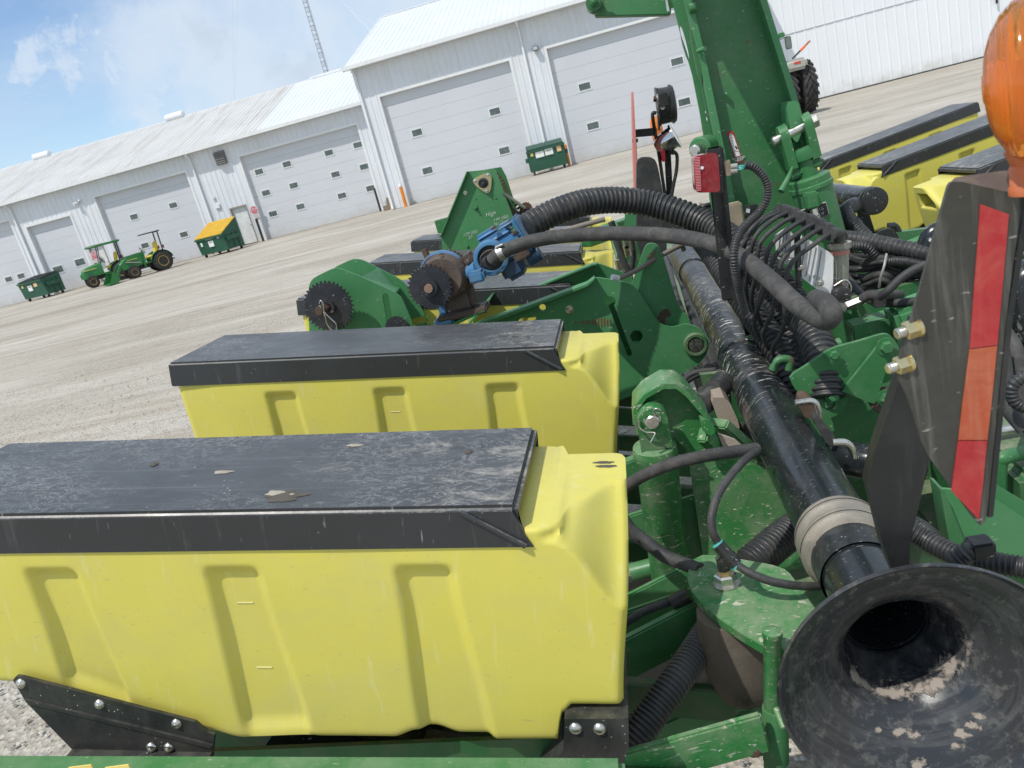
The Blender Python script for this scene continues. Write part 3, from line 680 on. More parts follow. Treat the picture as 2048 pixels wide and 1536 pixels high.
bm = bmesh.new(); abox(bm, (TX0, TY - .02, -.05), (TX1, TY + .28, .018)); finish(bm, 'footing', CONC, tall, 0)
pipe_down(tall, TX0 + .12, TY, ET - .05, .45); pipe_down(tall, -3.18, TY, ET - .05, .45)
flood(tall, -2.6, 5.52, TY)

bright = root('bright_white_building', 'bright white ribbed metal building with a seam line, right of the dual-wheel tractor', 'building')
n = 26; w = (31 - 7.4) / n
for k in range(n):
    for z0, z1 in ((0.06, 3.27), (3.31, 9.2)):
        o = place(ribbed(w, z1 - z0, .016, .45, 'wall_panel'), 'wall_panel', SIDING_R, bright, 0); o.location = (7.4 + k * w, 42.85, z0)
bm = bmesh.new(); abox(bm, (7.4, 42.83, 3.268), (31, 42.9, 3.312)); finish(bm, 'seam_trim', mat('seam_grey', (0.42, 0.44, 0.45), 0.6), bright, 0)
bm = bmesh.new(); abox(bm, (7.4, 42.80, 0), (31, 43.0, .06)); finish(bm, 'base_rail', mat('dark_base_rail', (0.05, 0.05, 0.045), 0.8), bright, 0)
bm = bmesh.new(); abox(bm, (7.4, 42.9, 0.02), (31, 62, 9.15)); finish(bm, 'inner_wall', SIDING_R, bright, 0)
roof_run(bright, 7.2, 31.2, 42.4, 9.25, 53, 12.2, ROOF)
bm = bmesh.new(); cyl(bm, (18.3, 42.72, 2.2), (18.3, 42.72, 5.5), .05, 8); finish(bm, 'conduit', DARK, bright, 40)

# ---- radio tower and its guys
tw = root('radio_tower', 'slender steel lattice radio tower rising behind the long low shed', 'tower', (0, 0, 0))
tb = Vector((-28.3, 90, 0)); GALV = mat('galvanised_steel', (0.42, 0.45, 0.47), 0.5, 0.4)
legs = [tb + Vector((math.cos(a) * .30, math.sin(a) * .30, 0)) for a in (R(90), R(210), R(330))]
for l in legs:
    bm = bmesh.new(); cyl(bm, l, l + Vector((0, 0, 46)), .038, 6); finish(bm, 'tower_leg', GALV, tw, 0)
bm = bmesh.new()
for i in range(100):
    z = i * .46
    for k in range(3):
        a, b = legs[k] + Vector((0, 0, z)), legs[(k + 1) % 3] + Vector((0, 0, z + (.46 if i % 2 else 0)))
        cyl(bm, a, b, .018, 4); cyl(bm, legs[k] + Vector((0, 0, z)), legs[(k + 1) % 3] + Vector((0, 0, z)), .018, 4)
finish(bm, 'lattice_bracing', GALV, tw, 0)
for k, (gx, gy) in enumerate(((-24, 16), (24, 16), (-2, -30), (-16, -22), (18, -14))):
    bm = bmesh.new(); z = (44, 44, 40, 30, 26)[k]
    cyl(bm, tb + Vector((0, 0, z)), tb + Vector((gx, gy, 0)), .005, 4); finish(bm, 'guy_wire', GALV, tw, 0)

# ---- bollards, posts, signs by the sheds
def bollard(px_, py_, Y, r, h, m, label, capm=None, lean=0.0, name='bollard', cat='bollard', group=None):
    p = at(px_, py_, Y); o = root(name, label, cat, (p.x, Y, 0), group=group)
    bm = bmesh.new(); lathe(bm, (0, 0, 0), (lean, 0, 1), [(0, r), (h - (.14 if capm else .03), r)] + ([] if capm else [(h, r * .6)]), 14); finish(bm, 'post', m, o, 40)
    if capm:
        bm = bmesh.new(); lathe(bm, Vector((lean, 0, 1)) * (h - .138), (0, 0, 1), [(0, r * 1.03), (.10, r * 1.03), (.15, r * .6), (.16, 0.0)], 14); finish(bm, 'cap', capm, o, 40)
bollard(812, 413, 40.1, .085, 1.15, ORANGE, 'orange bollard with a white cap at the left jamb of the tall shed', WHITE)
bollard(1139, 330, 40.1, .07, 1.0, ORANGE, 'rusty orange bollard half hidden behind the dumpster at the right-hand tall door')
bollard(186, 570, 42.3, .08, .62, mat('rust_red_post', (0.30, 0.08, 0.05), 0.7), 'short rust-red bollard near the left stop sign')
bollard(412, 466, 42.3, .08, 1.2, mat('rust_red_post', (0.30, 0.08, 0.05), 0.7), 'rust-red bollard showing above the yellow-lidded dumpster')
bollard(528, 485, 42.3, .065, 1.25, DARK, 'thin black bollard beside the right stop sign')
bollard(763, 427, 42.3, .06, 1.25, DARK, 'thin black bollard at the right end of the wide twelve-window door')
p = at(782, 423, 41.6)
o = root('timber_stump', 'weathered brown timber block standing at the corner of the two sheds', 'wood block', (p.x, 41.6, 0))
bm = bmesh.new(); abox(bm, (-.1, -.1, 0), (.12, .1, .62), Matrix.Rotation(R(6), 4, 'Y'), 0.0); abox(bm, (-.3, -.16, 0), (.12, -.11, .26), None, 0); finish(bm, 'timber', mat('old_timber', (0.22, 0.16, 0.11), 0.9, dust=.4, dscale=9), o, 0)
def stopsign(px_, py_, label, s=.24):
    p = at(px_, py_, LY - .35); o = root('stop_sign', label, 'stop sign', (p.x, LY - .08, p.z))
    bm = bmesh.new(); lathe(bm, (0, 0, 0), (0, -1, 0), [(0, s), (.015, s)], 8, ph=PI / 8); finish(bm, 'border', WHITE, o, 0)
    bm = bmesh.new(); lathe(bm, (0, -.0155, 0), (0, -1, 0), [(0, s * .9), (.004, s * .9)], 8, ph=PI / 8); finish(bm, 'face', mat('faded_sign_red', (0.55, 0.16, 0.18), 0.6), o, 0)
    text_obj('STOP', .17, facing((0, -.021, 0.03), (1, 0, 0), (0, -1, 0)), WHITE, o)
    bm = bmesh.new(); abox(bm, (-.19, -.015, -.42), (.19, 0, -.24)); finish(bm, 'notice', WHITE, o, 0)
    for k in range(2):
        bm = bmesh.new(); abox(bm, (-.14, -.018, -.31 - k * .06), (.14, -.0155, -.285 - k * .06)); finish(bm, 'print_line', mat('notice_red', (0.5, 0.15, 0.15), 0.6), o, 0)
stopsign(183, 512, 'faded stop sign left of the green compact tractors')
stopsign(504, 421, 'faded stop sign between the entry door and the wide door')

# ---- dumpsters
DGREEN = mat('dumpster_green', (0.025, 0.10, 0.062), 0.5, dust=.2, dscale=2.5, dust_col=(0.07, 0.14, 0.10), vary=.15)
def dumpster(p, rz, wd, dp, hf, hb, lidm, label, slant=False):
    o = root('dumpster', label, 'dumpster', p, rz, 'green steel dumpsters by the sheds')
    bm = bmesh.new()
    P = [(-wd / 2, 0, .16), (wd / 2, 0, .16), (wd / 2, dp, .16), (-wd / 2, dp, .16), (-wd / 2 - .0, -.12, hf), (wd / 2, -.12, hf), (wd / 2, dp, hb), (-wd / 2, dp, hb)]
    v = [bm.verts.new(q) for q in P]
    for f in ((0, 1, 5, 4), (1, 2, 6, 5), (2, 3, 7, 6), (3, 0, 4, 7), (3, 2, 1, 0), (4, 5, 6, 7)): bm.faces.new([v[i] for i in f])
    finish(bm, 'body', DGREEN, o, 0)
    for s in (-1, 1):
        bm = bmesh.new(); x = s * (wd / 2 + .07); abox(bm, (x - .065, .1, .62), (x + .065, dp - .2, .82), None, .01, 1); finish(bm, 'fork_pocket', DGREEN, o, 20)
        for k in range(3):
            bm = bmesh.new(); abox(bm, (x - .07 + .0, .25 + k * dp * .28, .2), (x - .07 * s - .0 + .03, .31 + k * dp * .28, hf - .1)) if False else abox(bm, (s * wd / 2 - .02, .18 + k * dp * .3, .2), (s * wd / 2 + .035, .24 + k * dp * .3, hf - .05)); finish(bm, 'side_rib', DGREEN, o, 0)
    bm = bmesh.new(); abox(bm, (-wd / 2 - .04, -.16, hf - .07), (wd / 2 + .04, -.11, hf + .01)); finish(bm, 'front_rim', DGREEN, o, 0)
    an = math.atan2(hb - hf, dp + .12); Ld = math.hypot(hb - hf, dp + .12)
    for s in (0, 1):
        bm = bmesh.new(); M = Matrix.Translation((-wd / 2 + s * wd / 2, -.14, hf + .02)) @ Matrix.Rotation(an, 4, 'X')
        abox(bm, (.01, 0, 0), (wd / 2 - .01, Ld, .035), M)
        for k in range(7): abox(bm, (.05 + k * wd / 2 / 7.3, .04, .035), (.05 + k * wd / 2 / 7.3 + .05, Ld - .04, .06), M)
        finish(bm, 'lid', lidm, o, 0)
    for sx in (-1, 1):
        for sy in (0.12, dp - .12):
            bm = bmesh.new(); cyl(bm, (sx * (wd / 2 - .15) - .03, sy, .08), (sx * (wd / 2 - .15) + .03, sy, .08), .08, 12); abox(bm, (sx * (wd / 2 - .15) - .05, sy - .04, .08), (sx * (wd / 2 - .15) + .05, sy + .04, .17)); finish(bm, 'caster', DARK, o, 30)
    # front notices follow the sloping front
    nrm = Vector((0, -(hf - .16), -.12 * -1 * -1)).normalized()
    def notice(x, z, w_, h_, m, txt=None, c=None):
        y = -.12 * (z - .16) / (hf - .16) - .006
        bm = bmesh.new(); abox(bm, (x - w_ / 2, y - .012, z - h_ / 2), (x + w_ / 2, y, z + h_ / 2)); q = finish(bm, 'notice', m, o, 0)
        if txt: text_obj(txt, h_ * .42, facing((x, y - .016, z + h_ * .15), (1, 0, 0), (0, -1, 0)), c, q)
    return o, notice
BLUEBLK = mat('print_dark', (0.04, 0.06, 0.05), 0.6); YEL = mat('sticker_yellow', (0.75, 0.6, 0.18), 0.6); STK = mat('sticker_white', (0.75, 0.77, 0.75), 0.6); ORST = mat('sticker_orange', (0.75, 0.48, 0.25), .6)
p = at(1102, 343, 39.0)
o, nt_ = dumpster((p.x, 38.6, 0), R(6), 1.75, 1.05, 1.12, 1.30, mat('dark_green_lid', (0.02, 0.075, 0.05), .5), 'green dumpster with a closed dark lid at the left jamb of the right-hand tall door')
nt_(-.30, .88, .40, .26, STK, '7', mat('notice_red', (0.5, 0.15, 0.15), 0.6)); nt_(.14, .90, .38, .28, STK, 'WM', BLUEBLK); nt_(.62, .92, .2, .24, ORST); nt_(-.66, .95, .13, .14, YEL)
p = at(437, 512, 39.6)
o, nt_ = dumpster((p.x, 39.4, 0), R(-16), 1.85, 1.25, 0.98, 1.62, mat('yellow_lid_plastic', (0.72, 0.47, 0.06), .5), 'green dumpster with a sloping ribbed yellow lid beside the white entry door')
nt_(.02, .66, .34, .34, STK, 'WM', BLUEBLK); nt_(-.62, .70, .12, .2, STK); nt_(0.0, .90, .5, .07, mat('print_grey', (0.3, 0.36, 0.33), .6)); nt_(.62, .88, .16, .12, mat('print_grey', (0.3, 0.36, 0.33), .6))
p = at(88, 601, 41.0)
o, nt_ = dumpster((p.x, 40.6, 0), R(-14), 1.9, 1.15, 1.05, 1.22, mat('black_lid', (0.035, 0.045, 0.045), .5), 'green dumpster with black lids at the far left, left of the compact tractors')
nt_(-.12, .72, .34, .34, STK, 'WM', BLUEBLK); nt_(.38, .82, .26, .2, ORST); nt_(-.66, .86, .13, .14, YEL)

# ---- wheels shared by the tractors
def tractor_tyre(bm, c, rad, wid, ax, lug, nl, rimr):
    ax = Vector(ax).normalized(); B = basis(ax); n = 40
    prof = [(-wid * .42, rimr), (-wid * .5, rimr * 1.15), (-wid * .5, rad * .84), (-wid * .44, rad * .93), (-wid * .2, rad * .96), (wid * .2, rad * .96), (wid * .44, rad * .93), (wid * .5, rad * .84), (wid * .5, rimr * 1.15), (wid * .42, rimr)]
    lathe(bm, c, ax, prof, n)
    for k in range(nl):
        for s in (-1, 1):
            a = 2 * PI * (k + (.5 if s > 0 else 0)) / nl
            pts = []
            for (t, w_) in ((0.02, 0), (1, 1)):
                aa = a + (0.0 if t < .5 else -PI * 2 / nl * 1.15)
                for (rr_, dw) in ((rad * .93, -.5), (rad * .93, .5), (rad + lug * .4, .5), (rad + lug * .4, -.5)):
                    an = aa + dw * (2 * PI / nl * .42); rr2 = rr_ * (1 if t < .5 else .97)
                    pts.append(c + ax * (s * wid * .5 * (t * 1.0)) + B @ Vector((math.cos(an) * rr2, math.sin(an) * rr2, 0)))
            v = [bm.verts.new(q) for q in pts]
            for f in ((0, 1, 2, 3), (7, 6, 5, 4), (0, 4, 5, 1), (1, 5, 6, 2), (2, 6, 7, 3), (3, 7, 4, 0)): bm.faces.new([v[i] for i in f])
def wheel(par, c, rad, wid, lug, nl, rimr, rimm, side=1):
    c = Vector(c); bm = bmesh.new(); tractor_tyre(bm, c, rad, wid, (0, 1, 0), lug, nl, rimr); t = finish(bm, 'wheel', TYRE, par, 30)
    bm = bmesh.new()
    for s in (-1, 1):
        lathe(bm, c + Vector((0, s * wid * .16, 0)), (0, s, 0), [(0, 0.001), (0, rimr * .3), (wid * .05, rimr * .35), (wid * .02, rimr * .75), (wid * .27, rimr * 1.02), (wid * .24, rimr * .8), (0, rimr * .7)], 24, False, False)
        lathe(bm, c + Vector((0, s * wid * .16, 0)), (0, s, 0), [(0, rimr * .22), (wid * .2, rimr * .2)], 12)
    finish(bm, 'rim', rimm, t, 40)
RIMY = mat('wheel_yellow', (0.72, 0.50, 0.05), .45); TGREEN = mat('tractor_green', (0.03, 0.19, 0.05), .35, dust=.15, dscale=4, dust_col=(.1, .2, .1)); SEATY = mat('seat_yellow', (0.75, 0.52, 0.04), .5)
def compact(p, rz, label, canopy, loader, grp):
    """local frame: forward = +x, y across, z up"""
    o = root('compact_tractor', label, 'tractor', p, rz, grp); o.scale = (1.12, 1.12, 1.12)
    for s in (-1, 1):
        wheel(o, (-.55, s * .46, .42), .42, .28, .03, 18, .22, RIMY); wheel(o, (.75, s * .42, .27), .27, .2, .02, 16, .14, RIMY)
    bm = bmesh.new()                                  # hood: tapered and rounded loft
    secs = [(.15, .27, .50, 1.02), (.45, .27, .48, 1.0), (.8, .25, .45, .95), (1.02, .22, .44, .86), (1.12, .17, .47, .72)]
    rs = []
    for x, w_, z0, z1 in secs:
        rs.append([bm.verts.new((x, yy * w_, z0 + (z1 - z0) * zz)) for yy, zz in ((-1, 0), (-1, .7), (-.82, .92), (-.4, 1), (.4, 1), (.82, .92), (1, .7), (1, 0))])
    for a, b in zip(rs, rs[1:]): bridge(bm, a, b)
    bm.faces.new(rs[0][::-1]); bm.faces.new(rs[-1]); finish(bm, 'hood', TGREEN, o, 45)
    box_obj('grille', (1.10, -.14, .50), (1.14, .14, .68), DARK, o, .01)
    for s in (-1, 1): box_obj('headlight', (1.06, s * .10 - .05, .70), (1.135, s * .10 + .05, .77), mat('headlamp_clear', (.6, .62, .62), .2), o, .01)
    box_obj('hood_stripe', (.4, -.276, .80), (.98, .276, .835), YEL, o, 0)
    box_obj('chassis', (-.75, -.16, .30), (1.05, .16, .50), DARK, o, .02)
    box_obj('floor', (-.25, -.42, .48), (.25, .42, .53), TGREEN, o, .01)
    for s in (-1, 1):
        bm = bmesh.new(); n = 10; a0, a1 = R(20), R(170); pr = []
        for k in range(n + 1):
            a = a0 + (a1 - a0) * k / n; pr.append((-.55 + math.cos(a) * .5, .42 + math.sin(a) * .5))
        f = [Vector((x, s * .32, z)) for x, z in pr] + [Vector((x, s * .32, z)) for x, z in [(-.9, .5), (-.2, .5)]]
        prism(bm, f, [q + Vector((0, s * .03, 0)) for q in f])
        for k in range(n):
            aa = [Vector((pr[k + i][0], s * .32, pr[k + i][1])) for i in (0, 1)]; q = [aa[0], aa[1], aa[1] + Vector((0, s * .26, 0)), aa[0] + Vector((0, s * .26, 0))]
            bm.faces.new([bm.verts.new(v) for v in q])
        finish(bm, 'fender', TGREEN, o, 40)
    bm = bmesh.new(); abox(bm, (-.5, -.25, .66), (-.04, .25, .80), None, .05, 3)
    M = Matrix.Translation((-.48, 0, .74)) @ Matrix.Rotation(R(-12), 4, 'Y'); abox(bm, (-.07, -.25, 0), (.05, .25, .60), M, .05, 3); finish(bm, 'seat', SEATY, o, 50)
    bm = bmesh.new(); cyl(bm, (.2, 0, .95), (.02, 0, 1.08), .02, 8)
    for k in range(20):
        a, b = 2 * PI * k / 20, 2 * PI * (k + 1) / 20; c = Vector((.02, 0, 1.08)); u, v = Vector((.5, 0, .85)).normalized(), Vector((0, 1, 0))
        cyl(bm, c + (u * math.cos(a) + v * math.sin(a)) * .16, c + (u * math.cos(b) + v * math.sin(b)) * .16, .013, 6)
    finish(bm, 'steering_wheel', BLACK, o, 40)
    bm = bmesh.new()
    for s in (-1, 1): cyl(bm, (-.72, s * .36, .5), (-.78, s * .36, 1.72), .03, 8)
    cyl(bm, (-.78, -.36, 1.72), (-.78, .36, 1.72), .03, 8); finish(bm, 'roll_bar', BLACK, o, 40)
    for s in (-1, 1): box_obj('tail_light', (-.84, s * .38 - .03, .95), (-.78, s * .38 + .03, 1.1), RED, o, .008)
    if canopy == 'green':
        bm = bmesh.new(); abox(bm, (-.95, -.52, 1.72), (.55, .52, 1.82), None, .04, 3); finish(bm, 'canopy', TGREEN, o, 40)
        for s in (-1, 1): rod('canopy_post', (.18, s * .36, 1.0), (.05, s * .4, 1.73), .02, BLACK, o, 8)
    else:
        bm = bmesh.new(); abox(bm, (-.9, -.42, 1.71), (-.1, .42, 1.76), None, .02, 2); finish(bm, 'canopy', BLACK, o, 40)
    for s in (-1, 1): rod('lift_arm', (-.7, s * .2, .5), (-1.15, s * .26, .38), .025, BLACK, o, 8)
    if loader:
        for s in (-1, 1):
            bm = bmesh.new(); pts = [Vector((.1, s * .36, .98)), Vector((.8, s * .36, .95)), Vector((1.25, s * .36, .62)), Vector((1.5, s * .36, .28))]
            for a, b in zip(pts, pts[1:]):
                Bm = Matrix.Translation(a) @ basis(b - a).to_4x4(); abox(bm, (-.04, -.05, 0), (.04, .05, (b - a).length + .02), Bm)
            finish(bm, 'loader_arm', TGREEN, o, 0)
            rod('loader_cylinder', (.35, s * .36, .6), (1.0, s * .36, .78), .025, STEEL, o, 10)
            rod('loader_mast', (.2, s * .33, .35), (.12, s * .36, 1.0), .05, TGREEN, o, 8)
        bm = bmesh.new(); pr = [(1.5, .45), (1.48, .12), (1.62, .03), (1.98, .03), (1.98, .045), (1.64, .05), (1.52, .14), (1.53, .44), (1.66, .50), (1.66, .515)]
        f = [Vector((x, -.68, z)) for x, z in pr]; prism(bm, f, [q + Vector((0, 1.36, 0)) for q in f])
        for s in (-1, 1):
            g = [Vector((x, s * .68, z)) for x, z in ((1.5, .45), (1.48, .12), (1.62, .03), (1.98, .03), (1.66, .51))]; prism(bm, g, [q + Vector((0, s * .015, 0)) for q in g])
        finish(bm, 'loader_bucket', TGREEN, o, 0)
    return o
pA = at(232, 552, 39.6); pB = at(316, 534, 38.6)
compact((pA.x + .1, 38.9, 0), R(180 + 40), 'green compact tractor with a green canopy, the left one of the pair', 'green', False, 'green compact tractors parked by the low shed')
compact((pB.x - .1, 38.0, 0), R(180 + 46), 'green compact tractor with a black canopy and front bucket, the right one of the pair', 'black', True, 'green compact tractors parked by the low shed')

# ---- big dual-wheel tractor, half hidden behind the mast
bt = at(1590, 232, 32.6)
big = root('row_crop_tractor', 'large tractor with dual rear tyres half hidden behind the green mast', 'tractor', (7.6 - 1.93, 32.8, 0), R(95))
for y in (-1.65, -.95, .95, 1.65): wheel(big, (0, y, .97), .96, .48, .07, 20, .52, RIMY)
for y in (-.9, .9): wheel(big, (2.7, y, .7), .68, .42, .05, 18, .36, RIMY)
box_obj('chassis', (-.5, -.35, .6), (3.3, .35, 1.1), DARK, big, .03); box_obj('hood', (.9, -.42, 1.1), (3.5, .42, 1.95), TGREEN, big, .12)
bm = bmesh.new(); abox(bm, (-.7, -.75, 1.1), (.9, .75, 2.75), None, .1, 3); finish(bm, 'cab_glass', GLASS, big, 40)
box_obj('cab_roof', (-.8, -.82, 2.75), (1.0, .82, 2.98), TGREEN, big, .08)
for y in (-1, 1):
    bm = bmesh.new(); abox(bm, (-.98, y * 1.22 - .38, 1.62), (-.35, y * 1.22 + .38, 2.02), None, .1, 3); q = finish(bm, 'fender', mat('pale_fender', (0.38, 0.39, 0.34), .5), big, 40)
    box_obj('tail_light', (-1.0, y * 1.22 - .12, 1.84), (-.965, y * 1.22 + .12, 1.92), mat('tail_red', (.6, .06, .04), .3), q, .01)
    bm = bmesh.new(); a = Vector((-.7, y * 1.15, 2.05)); b = Vector((-.7, y * 1.85, 2.5)); m_ = a.lerp(b, .45); m2 = a.lerp(b, .72)
    rod('warning_arm', a, m_, .03, BLACK, big, 8); rod('warning_arm', m_, m2, .045, mat('fluo_orange', (.9, .15, .06), .5), big, 8); rod('warning_arm', m2, b, .035, mat('amber_dull', (.42, .14, .05), .5), big, 8); bm.free()
    box_obj('mirror', (-.2, y * 1.25 - .12, 2.42), (-.14, y * 1.25 + .12, 2.86), mat('mirror_shell', (.16, .2, .17), .4), big, .03)
    rod('mirror_arm', (-.1, y * .8, 2.8), (-.17, y * 1.25, 2.86), .015, BLACK, big, 6)
box_obj('roof_lamp', (-.75, -1.0, 2.86), (-.6, -.78, 3.02), TGREEN, big, .03)
#PART2
# ================================================================== THE PLANTER
# wing frames: u outwards-in along a hopper, v away along the toolbar, w up. Left wing leans 9.8 deg, right wing -6.9 deg and is swung out 6.5 deg
class Frame:
    def __init__(s, O, tilt, yaw, pit):
        s.O = Vector(O); y = Vector((math.sin(yaw), math.cos(yaw) * math.cos(pit), math.sin(pit))).normalized()
        z = Vector((math.sin(tilt), 0, math.cos(tilt))); x = y.cross(z).normalized(); z = x.cross(y); s.x, s.y, s.z = x, y, z
        s.M = Matrix((x, y, z)).transposed().to_4x4()
    def p(s, u, v, w): return s.O + s.x * u + s.y * v + s.z * w
    def m(s, u=0, v=0, w=0): return Matrix.Translation(s.p(u, v, w)) @ s.M
LW = Frame((-.192, 1.101, 1.35), .1716, -.0061, -.0286)
RW = Frame((1.22, 3.088, 1.26), -.1208, -.1136, -.0099)
HL, HW = .859, .275

def smst(a, b, x):
    t = min(1, max(0, (x - a) / (b - a))); return t * t * (3 - 2 * t)
def lower_edge(u):
    """height of the bin's bottom edge along its length"""
    pts = [(-.86, -.238), (-.73, -.260), (-.69, -.266), (-.45, -.336), (-.40, -.347), (-.30, -.342), (-.19, -.341), (-.155, -.329), (-.135, -.331), (-.10, -.342), (.03, -.340), (.038, -.300), (.055, -.285), (.13, -.285)]
    for (a, b), (c, d) in zip(pts, pts[1:]):
        if u <= c: return b + (d - b) * smst(a, c, u)
    return pts[-1][1]
def bin_mesh(mir=1):
    bm = bmesh.new(); U0, U1 = -.852, .128; nu, nw = 230, 70
    us = [U0 + (U1 - U0) * i / nu for i in range(nu + 1)]
    RIB = [-.628, -.382, -.137]
    def inset(u, w):
        d = .0015
        for r0 in RIB:                         # moulded pockets, leaning towards the lid end as they go down
            c = r0 + (-.08 - w) * .065 + .018; hw = .030 + .012 * smst(-.1, -.33, w)
            if w < -.055:
                fx = smst(hw + .010, hw - .006, abs(u - c)); fz = smst(-.072, -.092, w) * (smst(.0, .035, w - lower_edge(u)) if u < -.3 else 1)
                d += .0125 * fx * fz * (1 if u > c - .02 else 1)
        e = .018                               # rounded upright corners
        for edge, sgn in ((U1, -1), (U0, 1)):
            t = (u - edge) * sgn; e = .011 if sgn < 0 else .018
            if t < e: d += e - math.sqrt(max(0, e * e - (e - t) ** 2))
        s = smst(.040, .058, u)                # sloping shoulder beyond the lid
        wb = -.052 - .085 * smst(.045, .125, u)
        if s > 0 and w > wb: d += s * (.058 + .076 * smst(.050, .120, u)) * min(1, max(0, (w - wb) / (-.030 - wb)))
        if w > -.05 and -.02 < u <= .045: d += .010 * smst(-.05, -.04, w) * smst(.02, .045, u)
        d += .010 * smst(-.06, -.34, w)        # draft
        t = lower_edge(u) - w                  # rounded lower edge
        t = w - lower_edge(u)
        if t < .015: d += .015 - math.sqrt(max(0, .015 ** 2 - (.015 - t) ** 2))
        if u < -.62:                           # tapered tail
            d += .004 * smst(-.74, -.85, u)
        tt = -.030 - w                           # rounded upper edge
        if u > -.01 and tt < .006: d += .006 - math.sqrt(max(0, .006 ** 2 - (.006 - tt) ** 2))
        d += .0016 * noise.noise(Vector((u * 4, w * 4, 3)))
        return d
    def endtaper(u, w):                        # the open end leans in lower down
        return (u - (.014 * smst(-.05, -.28, w)) * smst(0, .128, u)) if u > 0 else u + .012 * smst(-.05, -.2, w) * smst(-.5, -.85, u)
    near, far = [], []
    for u in us:
        top = -.030
        lo = lower_edge(u); cn, cf = [], []
        for k in range(nw + 1):
            w = top + (lo - top) * (k / nw) ** 1.35; uu = endtaper(u, w) * mir
            cn.append(bm.verts.new((uu, -HW + inset(u, w), w)))
            fi = inset(u, w) if w < -.17 or u < .03 else .006
            fi2 = .006 + .034 * smst(.040, .046, u) + (inset(u, w) - .006 if u < .03 else .018 - math.sqrt(max(0, .018 ** 2 - (.018 - min(.018, U1 - u)) ** 2)))
            cf.append(bm.verts.new((uu, -fi2, w)))
        near.append(cn); far.append(cf)
    for S_ in (near, far):
        for a, b in zip(S_, S_[1:]):
            for k in range(nw): bm.faces.new((a[k], b[k], b[k + 1], a[k + 1]))
    for i in range(nu):                        # top and bottom skins
        for idx in (0, nw):
            a, b, c, d = near[i][idx], near[i + 1][idx], far[i + 1][idx], far[i][idx]; bm.faces.new((a, b, c, d))
    for col, u in ((0, U0), (nu, U1)):
        n2 = 24
        grid = []
        for k in range(nw + 1):
            a, b = near[col][k].co, far[col][k].co; row = [near[col][k]]
            for j in range(1, n2):
                q = a.lerp(b, j / n2)
                w = q.z; v = q.y
                if u > 0:                      # hand-hold recess in the end
                    rx = smst(.058, .050, abs(v + .135)) * smst(.030, .022, abs(w + .082)); q.x -= .05 * rx * mir
                row.append(bm.verts.new(q))
            row.append(far[col][k]); grid.append(row)
        for a, b in zip(grid, grid[1:]):
            for j in range(n2): bm.faces.new((a[j], a[j + 1], b[j + 1], b[j]))
    bmesh.ops.recalc_face_normals(bm, faces=bm.faces)
    me = bpy.data.meshes.new('bin'); bm.to_mesh(me); bm.free(); return me
def lid_mesh(mir=1):
    bm = bmesh.new(); old = None
    P = [(-HL, -HW, 0), (0.001, -HW, 0), (0.001, 0, 0), (-HL, 0, 0)]
    top = [Vector(p) for p in P]
    bot = [Vector((-HL - .002, -HW - .002, -.054)), Vector((.016, -HW - .002, -.052)), Vector((.0, .002, -.028)), Vector((-HL, .002, -.054))]
    # near side runs down to a pointed flap past the open end; the end lip is shallow
    v = {}
    def V(k, p): v[k] = bm.verts.new((p[0] * mir, p[1], p[2])); return v[k]
    V('a', (-HL, -HW, 0)); V('b', (0, -HW, 0)); V('c', (0, 0, 0)); V('d', (-HL, 0, 0))
    V('a2', (-HL - .001, -HW - .0015, -.053)); V('b2', (.017, -HW - .0015, -.0515)); V('b3', (0.001, -HW - .001, -.024)); V('b4', (.001, -HW + .012, -.016)); V('c2', (.001, 0, -.016)); V('d2', (-HL - .002, .002, -.053)); V('c3', (.001, .002, -.053))
    bm.faces.new([v[k] for k in 'abcd'])
    bm.faces.new([v[k] for k in ('a', 'a2', 'b2', 'b3', 'b')]); bm.faces.new([v[k] for k in ('b', 'b3', 'b4', 'c2', 'c')])
    bm.faces.new([v[k] for k in ('c', 'c2', 'c3', 'd2', 'd')]); bm.faces.new([v[k] for k in ('d', 'd2', 'a2', 'a')])
    bm.edges.ensure_lookup_table()
    es = [e for e in bm.edges if all(abs(x.co.z) < 1e-6 for x in e.verts)] + [e for e in bm.edges if {v['b'], v['b3']} == set(e.verts) or {v['a'], v['a2']} == set(e.verts)]
    bmesh.ops.bevel(bm, geom=es, offset=.006, segments=3, affect='EDGES')
    bmesh.ops.recalc_face_normals(bm, faces=bm.faces)
    if sum(f.normal.z * f.calc_area() for f in bm.faces) < 0: bmesh.ops.reverse_faces(bm, faces=bm.faces)
    bmesh.ops.solidify(bm, geom=bm.faces[:], thickness=.004)
    # diagonal moulded rib on the flap, long shallow ribs on top
    def strut(a, b, r):
        cyl(bm, Vector((a[0] * mir, a[1], a[2])), Vector((b[0] * mir, b[1], b[2])), r, 8)
    strut((-.066, -HW - .0015, -.006), (.008, -HW - .004, -.049), .0035)
    me = bpy.data.meshes.new('lid'); bm.to_mesh(me); bm.free(); me.materials.append(LID); me.shade_smooth(); me.set_sharp_from_angle(angle=R(32)); return me
def wing_part(name, fr, build, m, parent, smooth=35, label=None):
    bm = bmesh.new(); build(bm); return finish(bm, name, m, parent, smooth, label=label)
BKT = mat('black_hopper_bracket', (0.022, 0.024, 0.024), .35, dust=.25, dscale=14, dust_col=(.16, .15, .12), speck=.6, topdust=.3, bump=.05)
